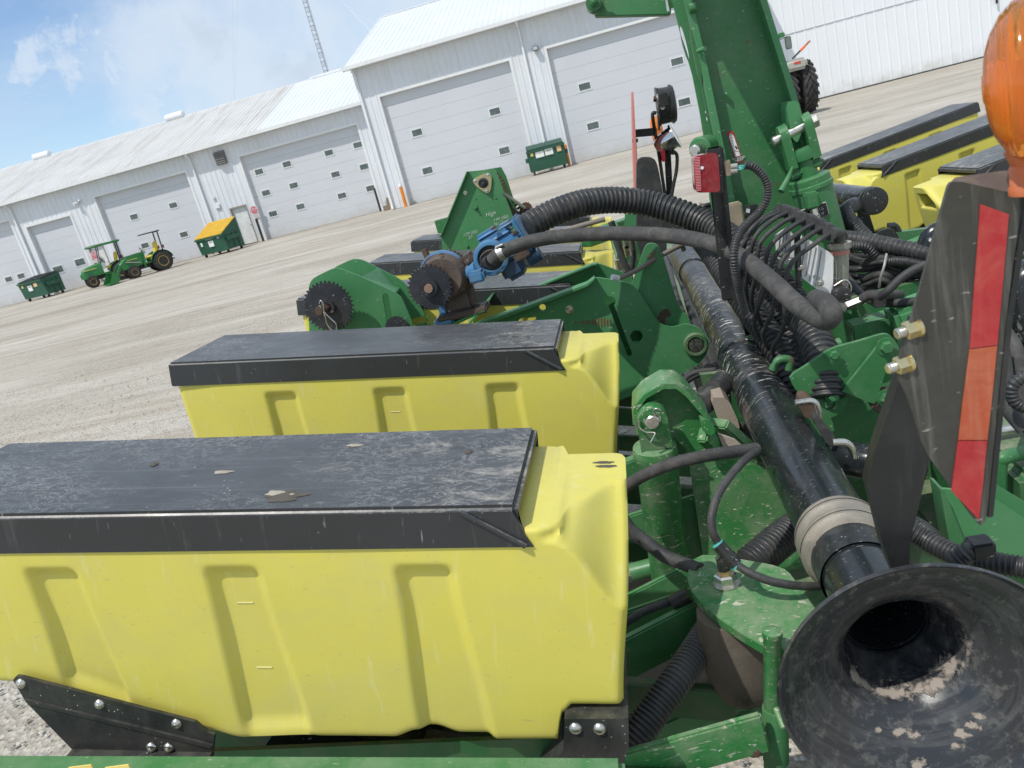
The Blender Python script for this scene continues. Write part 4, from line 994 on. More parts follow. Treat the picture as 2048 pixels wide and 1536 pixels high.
def hopper_proto(mir):
    o = root('seed_hopper', 'x', 'seed hopper')
    me = bin_mesh(mir); me.materials.append(YELLOW); me.shade_smooth(); me.set_sharp_from_angle(angle=R(48))
    b = bpy.data.objects.new('bin', me); link(b); b.parent = o
    for r0 in (-.382,):                        # moulded fill marks in the middle pocket
        for w in (-.135, -.235):
            c = (r0 + (-.08 - w) * .065 + .018)
            bm = bmesh.new(); vv = -HW + .0135 + .010 * smst(-.06, -.34, w); abox(bm, (((c - .011) if mir > 0 else -(c + .011)), vv - .0008, w - .0011), (((c + .011) if mir > 0 else -(c - .011)), vv + .003, w + .0011), None, .0006, 1)
            finish(bm, 'fill_mark', mat('pale_fill_mark', (.62, .56, .24), .6), b, 0)
    l = bpy.data.objects.new('lid', lid_mesh(mir)); link(l); l.parent = o
    # black carrying brackets
    def outline(pts, v0, v1):
        bm = bmesh.new(); f = [Vector((u * mir, v0, w)) for u, w in pts]; prism(bm, f, [q + Vector((0, v1 - v0, 0)) for q in f]); return bm
    for v in (-HW - .005, -.004):
        bk = finish(outline([(-.700, -.240), (-.694, -.234), (-.685, -.235), (-.452, -.302), (-.437, -.318), (-.428, -.322), (-.436, -.352), (-.640, -.352), (-.690, -.275)], v, v + .005), 'mounting_bracket', BKT, o, 0)
        if v < -.1:
            bm = bmesh.new(); abox(bm, (min(-.64 * mir, -.436 * mir), v - .012, -.356), (max(-.64 * mir, -.436 * mir), v + .004, -.350)); finish(bm, 'flange', BKT, bk, 0)
            bm = bmesh.new(); f = [Vector((u * mir, v - .0035, w)) for u, w in ((-.688, -.268), (-.432, -.336), (-.436, -.341), (-.684, -.275))]; prism(bm, f, [q + Vector((0, .004, 0)) for q in f]); finish(bm, 'pressed_rib', BKT, bk, 0)
            for (u, w) in ((-.689, -.245), (-.582, -.276), (-.478, -.305), (-.522, -.344), (-.497, -.344)):
                bm = bmesh.new(); lathe(bm, (u * mir, v, w), (0, -1, 0), [(0, .0075), (.0015, .0072), (.0042, .0045), (.005, .001)], 16); lathe(bm, (u * mir, v - .004, w), (0, -1, 0), [(0, .0028), (.0016, .0026)], 6); finish(bm, 'bolt', STEEL, bk, 40)
    bk = finish(outline([(.040, -.288), (.119, -.286), (.118, -.33), (.108, -.36), (.05, -.39), (.0, -.39), (.03, -.345), (.036, -.335)], -HW - .004, -.002), 'end_bracket', BKT, o, 0)
    for (u, w) in ((.053, -.302), (.083, -.302)):
        bm = bmesh.new(); lathe(bm, (u * mir, -HW - .004, w), (0, -1, 0), [(0, .0085), (.0015, .008), (.0045, .005), (.005, .001)], 16); finish(bm, 'bolt', STEEL, bk, 40)
    return o
HG = 'yellow seed hoppers on the planter'
def place_hopper(o, fr, row, label, dv=0.0):
    o.matrix_world = fr.m(0, .762 * row + dv, 0); o['label'] = label; o['group'] = HG
hl = hopper_proto(1)
place_hopper(hl, LW, 0, 'nearest and largest yellow seed hopper, black lid, at the lower left')
for k, lb in ((1, 'second yellow seed hopper from the camera on the left, just behind the largest one'), (2, 'third hopper on the left, lid passing behind the green sprocket plates'),
              (3, 'fourth hopper on the left, lid passing behind the blue hydraulic motor'), (4, 'fifth hopper on the left, lid stopping behind the green bearing tower'), (5, 'sixth hopper on the left, only a lid corner showing left of the bearing tower')):
    c = dup(hl); place_hopper(c, LW, k, lb)
hr = hopper_proto(-1)
place_hopper(hr, RW, 0, 'nearest of the three right-hand hoppers, partly behind the amber beacon', HW)
for k, lb in ((1, 'middle one of the three right-hand hoppers, above the black manifold pipe'), (2, 'farthest of the three right-hand hoppers, its lid nearest the yard')):
    c = dup(hr); place_hopper(c, RW, k, lb, HW)

lidh = [c for c in hl.children if c.name.startswith('lid')][0]
def splat(u, v, r, m, z, sx=1.0, seed=0, name='dried_splash'):
    bm = bmesh.new(); n = 26; r *= .75; c = bm.verts.new((u, v, z + .0022)); rg = []; mid = [bm.verts.new((u + math.cos(2 * PI * k / n) * r * .5 * sx * (1 + .4 * noise.noise(Vector((k * .9, seed, 3)))), v + math.sin(2 * PI * k / n) * r * .5, z + .0016 + .0008 * noise.noise(Vector((k * 1.3, seed, 9))))) for k in range(n)]
    for k in range(n):
        a = 2 * PI * k / n; q = r * (1 + .75 * noise.noise(Vector((math.cos(a) * 1.6, math.sin(a) * 1.6, seed)))); rg.append(bm.verts.new((u + math.cos(a) * q * sx, v + math.sin(a) * q, z + .0002)))
    for k in range(n): bm.faces.new((c, mid[k], mid[(k + 1) % n])); bm.faces.new((mid[k], rg[k], rg[(k + 1) % n], mid[(k + 1) % n]))
    return finish(bm, name, m, lidh, 60)
sp_p = mat('pale_dried_splash', (.36, .33, .27), .9, bump=.6, bscale=300, dust=.6, dscale=60, dust_col=(.22, .18, .12)); sp_b = mat('brown_dried_splash', (.085, .075, .058), .8, dust=.5, dscale=40, dust_col=(.15, .13, .10))
splat(-.295, -.235, .021, sp_b, .0004, 1.5, 2); splat(-.312, -.226, .010, sp_p, .0009, 2.0, 5); splat(-.288, -.232, .006, sp_p, .0009, 1.2, 8); splat(-.54, -.115, .0075, sp_b, .0009, 1.1, 3); splat(-.085, -.10, .007, sp_b, .0009, 1.3, 6); splat(-.42, -.15, .008, sp_p, .0003, 2.2, 11); splat(-.26, -.06, .006, sp_p, .0003, 2.6, 12)
binh = [c for c in hl.children if c.name.startswith('bin')][0]
bm = bmesh.new()
for k in range(2):
    n = 20; cx, cy_ = .098 + .004 * k, -.075 - .014 * k; c = bm.verts.new((cx, cy_, -.0292)); rg = [bm.verts.new((cx + math.cos(2 * PI * j / n) * .015 * (1 + .6 * noise.noise(Vector((j * .8, k, 2)))), cy_ + math.sin(2 * PI * j / n) * .005 * (1 + .6 * noise.noise(Vector((j * .8, k, 5)))), -.0297)) for j in range(n)]
    for j in range(n): bm.faces.new((c, rg[j], rg[(j + 1) % n]))
finish(bm, 'dirt_smudge', sp_b, binh, 60)
PL = root('planter', 'green folding seed planter covered in black hoses, pipes and brackets, filling the foreground', 'planter')
LIFTG = mat('green_box_tube', (0.025, 0.125, 0.04), .38, dust=.4, dscale=6, speck=.8, topdust=.65, dust_col=(.30, .27, .20), run=.3)
def B_(name, a, b, w, h, m=None, **k): return bar(name, a, b, w, h, m or GREEN, PL, **k)
# toolbars of both wings
B_('toolbar', (.215, .35, .77), (.205, 7.2, .66), .17, .17, LIFTG, bev=.012)
a = RW.p(-.43, -1.6, -.52); b = RW.p(-.43, 3.6, -.52); B_('toolbar', a, b, .17, .17, LIFTG, bev=.012)
B_('centre_frame', (.62, .3, .62), (.62, 7.0, .60), .22, .2, LIFTG, bev=.012)
B_('cross_beam', (.2, 2.0, .72), (1.3, 2.0, .72), .16, .16, LIFTG, bev=.01); B_('cross_beam', (.2, 3.6, .72), (1.5, 3.6, .72), .16, .16, LIFTG, bev=.01)

# row units under the hoppers
RU = mat('row_unit_green', (0.014, 0.10, 0.028), .45, dust=.6, dscale=6, dust_col=(.16, .13, .09), topdust=.8)
def row_unit(fr, k, mir, dv=0):
    v = .762 * k + dv; n = Matrix.Diagonal((mir, 1, 1, 1)); M = fr.m(0, v, 0)
    e = bpy.data.objects.new('row_unit', None); link(e); e.parent = PL
    def T(bm): bmesh.ops.transform(bm, matrix=M @ n, verts=bm.verts)
    for vv in (-.225, -.055):
        bm = bmesh.new(); f = [Vector((u, vv, w)) for u, w in ((.05, -.36), (-.50, -.40), (-.62, -.47), (-.55, -.60), (-.2, -.72), (.0, -.70), (.06, -.5))]; prism(bm, f, [q + Vector((0, .008, 0)) for q in f]); T(bm); finish(bm, 'shank_plate', RU, e, 0)
    for vv in (-.235, -.045):
        for w in (-.42, -.58):
            bm = bmesh.new(); Bm = Matrix.Translation((-.0, vv, w)) @ basis(Vector((1, 0, -.1))).to_4x4(); abox(bm, (-.01, -.028, 0), (.01, .028, .36), Bm, .003, 1); T(bm); finish(bm, 'parallel_arm', RU, e, 0)
    for vv, s in ((-.27, -1), (-.01, 1)):
        bm = bmesh.new(); c = Vector((-.26, vv, -.84)); lathe(bm, c, (0, s, 0), [(-.03, .10), (-.045, .17), (-.03, .20), (.03, .20), (.045, .17), (.03, .10)], 28); T(bm); finish(bm, 'gauge_wheel', TYRE, e, 40)
    bm = bmesh.new(); lathe(bm, (-.3, -.14, -.5), (0, 1, 0), [(-.05, .14), (.05, .14)], 24); T(bm); finish(bm, 'seed_meter', BLACK, e, 40)
for k in range(6): row_unit(LW, k, 1)
for k in range(3): row_unit(RW, k, -1, HW)

# ---- main air pipe, mouth bell, clamp
PX, PZ = .211, 1.08
def lY(y0, y1, prof, n=48, cap0=False, cap1=False):
    bm = bmesh.new(); lathe(bm, (PX, y0, PZ), (0, 1, 0), prof, n, cap0, cap1); return bm
pipe = finish(lY(0, 0, [(1.0, .0560), (1.10, .0560), (2.02, .0560), (2.024, .0600), (2.06, .0600), (2.064, .0545), (2.9, .0545), (3.26, .0545), (3.262, .0600), (3.75, .0600), (3.75, .03)], 56), 'air_pipe', PIPE_D, PL, 40)
finish(lY(0, 0, [(.905, .048), (.908, .0525), (1.13, .0525), (1.13, .0560), (1.46, .0575), (1.75, .0575), (1.752, .0555), (1.9, .0555)], 56), 'outer_sleeve', PIPE, pipe, 40)
prof = []
for i in range(33):
    t = i / 32; prof.append((.862 - .078 * t ** 0.85, .0655 + (.1500 - .0655) * (t ** 1.75)))
inner = [(y + .003, r - .0035) for y, r in prof[::-1]]
bm = lY(0, 0, [(.908, .0555), (.895, .0570), (.875, .0600)] + prof + [(prof[-1][0] - .003, .1545), (prof[-1][0] - .007, .1565), (prof[-1][0] - .011, .1550), (prof[-1][0] - .009, .1520)] + inner + [(.872, .0600), (.90, .0560), (.918, .0520)], 120)
fn = finish(bm, 'mouth_bell', bell_mat(), pipe, 60, label='flared black mouth bell with patches of dried mud')
for y in (1.075, 1.112):
    bm = bmesh.new(); yy = y
    lathe(bm, (PX, yy, PZ), (0, 1, 0), [(-.022, .0560), (-.019, .0610), (-.012, .0618), (-.008, .0655), (.005, .0655), (.008, .0622), (.014, .0622), (.020, .0575)], 72, False, False); cl = finish(bm, 'clamp_band', CLAMP, pipe, 40)
    bm = bmesh.new()
    for k in range(64):
        a = R(20) + k * R(2.4); c = Vector((PX + math.cos(a) * .0658, yy - .0015, PZ + math.sin(a) * .0658)); Bm = Matrix.Translation(c) @ basis(Vector((math.cos(a), 0, math.sin(a))), Vector((0, 1, 0))).to_4x4()
        abox(bm, (-.0045, -.0007, -.0005), (.0045, .0007, .0006), Bm)
    finish(bm, 'band_teeth', CLAMP, cl, 0)
    c = Vector((PX + .064 * math.cos(R(5)), yy, PZ + .064 * math.sin(R(5)) + .004)); bm = bmesh.new(); cyl(bm, c + Vector((.004, 0, .020)), c + Vector((.006, 0, -.022)), .0052, 14); lathe(bm, c + Vector((.004, 0, .020)), (0, 0, 1), [(0, .0065), (.008, .0065)], 6); finish(bm, 'clamp_screw', STEEL, cl, 30)
# elbows standing off the pipe
def elbow(name, pts, r, m=None, col=None):
    bm = bmesh.new(); P = catmull([at(*p) for p in pts], 8); sweep(bm, P, r, 20)
    if col: lathe(bm, P[-1], P[-1] - P[-3], [(-.012, r * 1.02), (-.012, r * 1.14), (.006, r * 1.14), (.006, r)], 20)
    return finish(bm, name, m or CORR, PL, 50)
elbow('hose_elbow', [(1482, 650, 2.0), (1512, 640, 2.0), (1530, 662, 2.0), (1533, 705, 2.0)], .031, PIPE, True)
elbow('hose_elbow', [(1640, 905, 1.52), (1690, 915, 1.46), (1760, 925, 1.42), (1840, 930, 1.42)], .034, PIPE)
# handles / U bolts
bm = bmesh.new(); sweep(bm, catmull([at(1590, 806, 1.42), at(1625, 803, 1.42), at(1636, 820, 1.42), at(1640, 850, 1.42)], 8), .0065, 12); finish(bm, 'u_bolt', STEEL, PL, 50)
plate('rubber_pad', [(1626, 842), (1634, 828), (1676, 880), (1665, 893), (1655, 890)], 1.34, .02, RUBBER, PL)
bm = bmesh.new(); sweep(bm, catmull([at(1665, 885, 1.33), at(1690, 885, 1.33), at(1703, 897, 1.33), at(1708, 915, 1.33)], 8), .0065, 12); finish(bm, 'u_bolt', STEEL, PL, 50)
plate('rusty_boss', [(1605, 800), (1622, 798), (1640, 815), (1640, 835), (1612, 838), (1602, 820)], 1.46, .05, RUST, PL)

# ---- sprocket plates and sprockets, between the second and third hoppers
Y1 = 2.16
fold_front = [(616, 590), (619, 566), (628, 555), (665, 537), (678, 536), (721, 553), (780, 580), (800, 592), (806, 602), (827, 650), (838, 720), (700, 740), (620, 700)]
fold_back = [(662, 545), (668, 535), (702, 519), (716, 518), (730, 522), (755, 536), (800, 558), (822, 580), (845, 620), (860, 650), (868, 720), (690, 720)]
plate('sprocket_side_plate', fold_back, Y1 + .13, .006, GREEN_F, PL, holes=[slot(826, 645, 850, 638, 7)])
plate('sprocket_side_plate', fold_front, Y1, .006, GREEN_F, PL, holes=[slot(771, 592, 779, 640, 6)])
bm = bmesh.new(); q = [at(723, 554, Y1 + .006), at(756, 535, Y1 + .13), at(800, 575, Y1 + .13), at(785, 590, Y1 + .006)]; prism(bm, q, [p + Vector((0, 0, -.006)) for p in q]); finish(bm, 'web_plate', GREEN_F, PL, 0)
bm = bmesh.new(); cyl(bm, at(793, 655, Y1 + .02), at(793, 655, Y1 - .03), .032, 24); finish(bm, 'idler_roller', BLACK, PL, 40)
def sprocket(c, r, nt_, th, m, ax=(0, 1, 0), hub=.3, label=None, parent=None, ph=0.0, hole=0.0):
    B = basis(ax); ax = Vector(ax).normalized(); bm = bmesh.new(); pts = []
    for k in range(nt_):
        for (f, rr) in ((-.5, .895), (-.28, .905), (-.12, .985), (0, 1.0), (.12, .985), (.28, .905)):
            a = ph + 2 * PI * (k + f) / nt_; pts.append(B @ Vector((math.cos(a) * r * rr, math.sin(a) * r * rr, 0)))
    n = len(pts)
    f = [bm.verts.new(c - ax * th / 2 + p) for p in pts]; b = [bm.verts.new(c + ax * th / 2 + p) for p in pts]; bridge(bm, f, b)
    for rg, s in ((f, -1), (b, 1)):
        inner = [bm.verts.new(c + ax * s * th / 2 + p.normalized() * r * .86) for p in pts]; bridge(bm, rg, inner); bm.faces.new(inner)
    o = finish(bm, 'sprocket', m, parent or PL, 30, label=label)
    bm = bmesh.new(); lathe(bm, c - ax * (th / 2), -ax, [(0, r * hub), (.012, r * hub), (.012, r * hub * .55), (.0, r * hub * .5)], 28, False, True); finish(bm, 'hub', m, o, 40)
    return o
c1 = at(657, 613, Y1 - .05); s1 = sprocket(c1, .0735, 36, .006, SPRK)
bm = bmesh.new(); cyl(bm, c1, c1 + Vector((-.012, -.05, .0)), .0115, 6); cyl(bm, c1 + Vector((-.006, -.02, 0)), c1 + Vector((-.0115, -.048, 0)), .014, 6); finish(bm, 'hex_shaft', RUST, s1, 30)
P = [c1 + Vector(q) for q in ((-.004, -.045, .020), (.004, -.05, .028), (.008, -.05, .015), (.004, -.05, -.004), (.014, -.048, -.026), (.024, -.046, -.045), (.018, -.046, -.062), (.006, -.046, -.058), (.000, -.047, -.038), (.002, -.049, -.014), (-.005, -.047, .016))]
bm = bmesh.new(); sweep(bm, catmull(P, 6), .0018, 8); finish(bm, 'retaining_clip', STEEL, s1, 60)
c2 = at(860, 574, 2.02); s2 = sprocket(c2, .0605, 30, .007, SPRK, hub=.38, hole=.3)
bm = bmesh.new(); cyl(bm, c2 + Vector((0, .02, 0)), c2 + Vector((0, -.022, 0)), .0115, 20); finish(bm, 'bore', mat('rust_tan', (.25, .16, .11), .8), s2, 40)
# greasy gearbox behind the second sprocket
bm = bmesh.new(); g = c2 + Vector((.035, .03, .012)); lathe(bm, g, (.12, 1, 0), [(-.012, .052), (0, .062), (.012, .064), (.03, .064), (.034, .058), (.06, .056), (.08, .04)], 40)
for k in range(6):
    a = k * PI / 3 + .3; hexbolt(bm, g + Vector((math.cos(a) * .054, -.002, math.sin(a) * .054)), (0, -1, 0), .0075, .004)
gb = finish(bm, 'gearbox', BROWNIRON, PL, 40)
bm = bmesh.new(); lathe(bm, g + Vector((-.004, .002, .003)), (.12, 1, 0), [(.004, .060), (.006, .0655), (.026, .0655), (.028, .062)], 40, False, False); finish(bm, 'blue_housing_ring', mat('worn_blue_paint', (.06, .17, .32), .5, dust=1.0, dscale=20, dust_col=(.12, .09, .07)), gb, 40)
for k in range(16):
    a = .5 + k * .17; box_obj('gear_tooth', (-.006, -.012, -.005), (.006, .004, .005), RUST, gb, .002, Matrix.Translation(g + Vector((math.cos(a) * .061, .05, math.sin(a) * .061))))
bm = bmesh.new(); q = g + Vector((.012, .035, -.045)); abox(bm, (-.036, -.02, -.06), (.046, .045, .012), Matrix.Translation(q), .012); abox(bm, (-.062, -.03, -.074), (.075, .05, -.056), Matrix.Translation(q), .004)
hexbolt(bm, q + Vector((.047, 0, -.058)), (0, 0, 1), .008); finish(bm, 'gearbox_foot', BROWNIRON, gb, 30)
bm = bmesh.new(); abox(bm, (-.075, -.03, -.085), (-.02, .01, -.062), Matrix.Translation(q), .006); hexbolt(bm, q + Vector((-.05, -.01, -.062)), (0, 0, 1), .009, .004); abox(bm, (-.06, -.0, -.065), (-.035, .01, .015), Matrix.Translation(q), .004); finish(bm, 'blue_foot', BLUE, gb, 30)
rod('breather_plug', g + Vector((-.035, .03, .055)), g + Vector((-.038, .03, .080)), .009, RUST, gb, 6)
bm = bmesh.new(); abox(bm, (-.035, -.02, -.045), (.045, .04, .030), Matrix.Translation(g + Vector((.055, .03, .005))) @ Matrix.Rotation(R(-20), 4, 'Y'), .01)
for dz in (-.03, -.005, .02): hexbolt(bm, g + Vector((.075, -.0, dz + .005)), (0, -1, 0), .0075, .004)
finish(bm, 'gearbox_neck', BROWNIRON, gb, 30)
# blue hydraulic motor
mc = at(980, 519, 2.02)
mt = finish((lambda b: (lathe(b, mc + Vector((0, .02, 0)), (0, -1, 0), [(-.03, .046), (.0, .046), (.008, .045), (.009, .043), (.009, .035), (-.006, .033)], 48, True, True), b)[1])(bmesh.new()), 'hydraulic_motor', BLUE, PL, 40, label='bright blue hydraulic motor with round flange')
bm = bmesh.new(); lathe(bm, mc + Vector((0, .028, 0)), (0, -1, 0), [(0, .033), (.004, .033), (.006, .02), (.012, .018)], 32); finish(bm, 'hose_port', DARK, mt, 40)
ax_ = (at(1050, 455, 2.05) - at(975, 500, 2.05)).normalized(); nb = Vector((0, -1, 0)); ub = nb.cross(ax_) * -1
if ub.z < 0: ub = -ub
Mb = Matrix.Translation(at(1004, 490, 2.10)) @ Matrix((ax_, Vector((0, 1, 0)), ub)).transposed().to_4x4() @ Matrix.Scale(1.08, 4)
bm = bmesh.new(); abox(bm, (-.062, -.05, -.042), (.062, .05, .014), Mb, .01, 3); abox(bm, (-.055, -.042, .010), (.045, .042, .034), Mb, .012, 3); abox(bm, (-.050, -.022, .030), (.015, .022, .050), Mb, .010, 3); abox(bm, (.01, -.03, .028), (.055, .03, .044), Mb, .009, 3)
abox(bm, (-.075, -.046, -.002), (.068, .052, .010), Mb, .004, 2); finish(bm, 'motor_housing', BLUE, mt, 40)
bm = bmesh.new(); abox(bm, (-.078, -.054, -.016), (.066, .0, -.004), Mb, .004, 2); abox(bm, (.018, -.056, -.052), (.058, -.02, -.03), Mb, .004, 2); finish(bm, 'gasket_plate', BROWNIRON, mt, 30)
bm = bmesh.new(); abox(bm, (-.03, -.05, -.085), (.03, .04, -.03), Mb, .012, 3); cyl(bm, Mb @ Vector((.04, -.02, -.06)), Mb @ Vector((.075, -.02, -.06)), .02, 20); finish(bm, 'motor_body', mat('dirty_dark_blue', (.02, .06, .12), .5, dust=.7, dscale=20, dust_col=(.08, .07, .06)), mt, 40)
for (u, w) in ((-.066, .012), (.012, .046), (.050, .012), (-.066, -.002)):
    bm = bmesh.new(); hexbolt(bm, Mb @ Vector((u, -.044, w - .002)), ub, .0065); finish(bm, 'cap_bolt', RUST, mt, 30)
bm = bmesh.new(); abox(bm, (.055, -.05, -.045), (.070, .05, .045), Mb, .006, 2); finish(bm, 'hose_flange', BLUE, mt, 40)
bm = bmesh.new(); cyl(bm, at(940, 545, 2.06), at(958, 535, 2.04), .02, 18); abox(bm, (-.02, -.02, -.015), (.02, .02, .015), Matrix.Translation(at(955, 552, 2.02)), .006, 2); finish(bm, 'motor_flange', BLUE, mt, 40)
# ---- hoses leaving the motor
h_ = hose('rubber_hose', [(984, 521, 1.99), (1000, 507, 1.98), (1030, 493, 1.98), (1075, 480, 1.98), (1140, 471, 1.97), (1230, 467, 1.93), (1320, 470, 1.86), (1400, 481, 1.76), (1470, 507, 1.64), (1530, 551, 1.52), (1590, 606, 1.42), (1630, 632, 1.36), (1655, 640, 1.31), (1663, 626, 1.29), (1650, 606, 1.34), (1632, 598, 1.42)], .0170, RUBBER_W, PL, 20, 'weathered rubber hose arching from the blue motor')
bm = bmesh.new(); p0 = at(1000, 507, 1.98); p1 = at(1012, 501, 1.98); lathe(bm, p0, p1 - p0, [(-.005, .0175), (-.005, .0192), (.010, .0192), (.010, .0175)], 24); cyl(bm, p0 + Vector((-.004, -.012, .018)), p0 + Vector((.016, -.016, .022)), .004, 10); finish(bm, 'hose_clamp', STEEL, h_, 40)
bm = bmesh.new(); lathe(bm, at(975, 525, 2.0), at(985, 519, 1.98) - at(975, 525, 2.0), [(-.012, .010), (-.004, .016), (.008, .0165), (.016, .0155)], 20); finish(bm, 'hose_end', BLACK, h_, 50)
bm = bmesh.new(); sweep(bm, catmull([mc + Vector(q) for q in ((-.025, -.0, -.01), (-.02, -.008, .012), (.0, -.012, .024), (.018, -.014, .022), (.024, -.014, .01))], 6), .0022, 8); finish(bm, 'retaining_wire', BROWNIRON, mt, 50)
corrugated('corrugated_hose', [(1056, 452, 2.02), (1085, 436, 2.04), (1120, 420, 2.06), (1170, 405, 2.10), (1230, 400, 2.14), (1290, 406, 2.16), (1350, 421, 2.14), (1410, 446, 2.1), (1465, 480, 2.02), (1515, 520, 1.94), (1560, 570, 1.85), (1600, 625, 1.76), (1632, 680, 1.66), (1648, 730, 1.60), (1655, 800, 1.56)], .0345, CORR, PL, .0135, label='thick corrugated hose arching over to the blue motor')
corrugated('corrugated_hose', [(1385, 455, 2.3), (1420, 500, 2.2), (1460, 560, 2.05), (1500, 620, 1.95), (1545, 680, 1.85), (1578, 740, 1.78), (1590, 800, 1.74)], .033, CORR, PL, .0135)
corrugated('corrugated_hose', [(1480, 540, 2.15), (1530, 590, 2.0), (1570, 650, 1.9), (1600, 720, 1.8), (1610, 790, 1.76)], .03, CORR, PL, .0135)

# ---- big fold plates behind the second hopper
Y2 = 2.22
big_pts = [(935, 655), (947, 646), (1176, 566), (1189, 554), (1238, 562), (1262, 568), (1280, 586), (1298, 616), (1312, 638), (1325, 650), (1345, 655), (1372, 647), (1398, 655), (1414, 672), (1418, 692), (1412, 712), (1385, 740), (1240, 801), (1150, 830), (960, 830), (935, 760)]
plate('fold_plate', big_pts, Y2, .01, GREEN_F, PL, holes=[keyhole(1220, 604, 11.5, 1259, 708, 5.2), circ(1085, 615, 6.8), circ(1273, 673, 12.5), circ(1391, 688, 19, 28), [(1037, 640), (1046, 635), (1062, 635), (1068, 630), (1073, 634), (1070, 641), (1060, 644), (1056, 660), (1036, 660)]])
bm = bmesh.new(); q = [at(930, 660, Y2), at(1176, 566, Y2), at(1189, 554, Y2), at(1189, 551, Y2 + .0), at(1174, 562, Y2), at(930, 652, Y2)]
f = [p + Vector((0, -.045, 0)) for p in q]; prism(bm, f, q); finish(bm, 'plate_flange', GREEN_F, PL, 0)
far_pts = [(945, 640), (975, 613), (1185, 528), (1195, 526), (1240, 543), (1270, 556), (1262, 640), (1250, 720), (950, 720)]
plate('fold_plate', far_pts, Y2 + .17, .01, GREEN, PL, holes=[circ(1102, 582, 6)])
plate('hole_shade_backing', [(1195, 570), (1250, 585), (1330, 665), (1370, 690), (1300, 770), (1200, 740)], Y2 + .05, .008, GREEN, PL, smooth=0)  # added close behind the holes, in the front plate's shadow, so they look dark
bm = bmesh.new(); q = [at(975, 613, Y2 + .17), at(1185, 528, Y2 + .17), at(1195, 526, Y2 + .17), at(1194, 524, Y2 + .17), at(1184, 525, Y2 + .17), at(975, 609, Y2 + .17)]
prism(bm, [p + Vector((0, -.03, 0)) for p in q], q); finish(bm, 'plate_flange', GREEN_F, PL, 0)
bm = bmesh.new(); q = [at(930, 662, Y2 - .01), at(976, 606, Y2 - .01), at(974, 604, Y2 - .01), at(926, 660, Y2 - .01)]; prism(bm, q, [p + Vector((0, .16, 0)) for p in q]); finish(bm, 'motor_mount', GREEN_F, PL, 0)
B_('motor_shelf', at(905, 645, 2.1), at(975, 612, 2.1), .09, .008, GREEN_F)
bm = bmesh.new(); p = at(1139, 619, Y2); hexbolt(bm, p, (0, -1, 0), .0085, .014); finish(bm, 'bolt', STEEL, PL, 30)
bm = bmesh.new()
for k in range(13):
    u = 1149 + k * 5.9 + (1.5 if k < 3 else 0); h = [1.5, 1.5, 2, 3, 4, 4.5, 5, 6.5, 8, 9, 9, 6, 7][k]
    a, b = at(u, 645 - h, Y2 - .0006), at(u + .9, 645 + h * .9, Y2 - .0006); cyl(bm, a, b, .0014, 5)
finish(bm, 'red_tally_marks', REDMARK, PL, 0)
bm = bmesh.new(); c = at(1391, 688, Y2); lathe(bm, c + Vector((0, .02, 0)), (0, -1, 0), [(0, .020), (0, .034), (.03, .034), (.034, .031), (.034, .024), (.0, .022)], 40, False, False); finish(bm, 'pivot_bushing', LIFTG, PL, 40)
bm = bmesh.new(); cyl(bm, c + Vector((0, .01, 0)), c + Vector((0, -.012, 0)), .019, 30); finish(bm, 'pivot_pin', STEEL, PL, 40)
up_pts = [(1258, 580), (1266, 562), (1288, 498), (1294, 489), (1303, 486), (1314, 489), (1322, 499), (1341, 561), (1358, 615), (1376, 632), (1382, 650), (1340, 664), (1300, 650)]
plate('upright_lug', up_pts, Y2 + .035, .012, GREEN_F, PL)
bm = bmesh.new(); q = [(1313, 640), (1322, 622), (1333, 617), (1339, 622), (1342, 631), (1331, 636), (1330, 648), (1324, 652)]; f = [at(x, y, Y2 + .0335) for x, y in q]; prism(bm, f, [p + Vector((0, .001, 0)) for p in f]); finish(bm, 'rust_patch', RUST, PL, 0)
bm = bmesh.new(); sweep(bm, catmull([at(1240, 556, 2.18), at(1275, 540, 2.22), at(1310, 518, 2.26), at(1345, 499, 2.3), at(1362, 492, 2.32), at(1368, 500, 2.33)], 8), .0068, 12); finish(bm, 'release_rod', mat('brown_rod', (.2, .17, .14), .7), PL, 50)
bm = bmesh.new(); cyl(bm, at(1224, 554, 2.17), at(1237, 557, 2.18), .0085, 10); finish(bm, 'rod_tip', WHITE, PL, 40)

# ---- bearing tower farther along the wing
Y3 = 3.62
plate('tower_plate', [(954, 342), (1002, 334), (1012, 352), (1034, 420), (1040, 505), (900, 505)], Y3 + .15, .008, GREEN, PL, smooth=0)
tp = plate('tower_plate', [(937, 343), (989, 338), (993, 345), (1027, 437), (1040, 505), (884, 503), (883, 474)], Y3, .008, GREEN_F, PL, smooth=0, holes=[circ(981, 391, 2.5, 10), circ(993, 398.5, 2.4, 10), circ(953, 399, 3, 10, 2)])
bm = bmesh.new(); q = [at(883, 474, Y3), at(937, 343, Y3), at(935, 342, Y3), at(881, 473, Y3)]; prism(bm, [p + Vector((0, -.03, 0)) for p in q], q); finish(bm, 'tower_flange', GREEN_F, PL, 0)
bm = bmesh.new(); q = [(947, 357), (974, 344.5), (984, 353), (981.5, 383), (972, 387.5), (947, 368)]; q = smoothpoly(q, 1); f = [at(x, y, Y3 - .008) for x, y in q]; prism(bm, f, [p + Vector((0, .007, 0)) for p in f]); fb = finish(bm, 'bearing_flange', BRASSY, PL, 0)
bm = bmesh.new(); c = at(966.5, 366, Y3 - .008); lathe(bm, c, (0, -1, 0), [(0, .023), (.008, .022), (.010, .017), (.007, .016), (.007, .010), (.02, .009)], 32); finish(bm, 'bearing', SPRK, fb, 40)
for q in ((950, 362), (976, 350), (974, 382)):
    bm = bmesh.new(); hexbolt(bm, at(*q, Y3 - .008), (0, -1, 0), .0065, .006); finish(bm, 'bolt', STEEL, fb, 30)
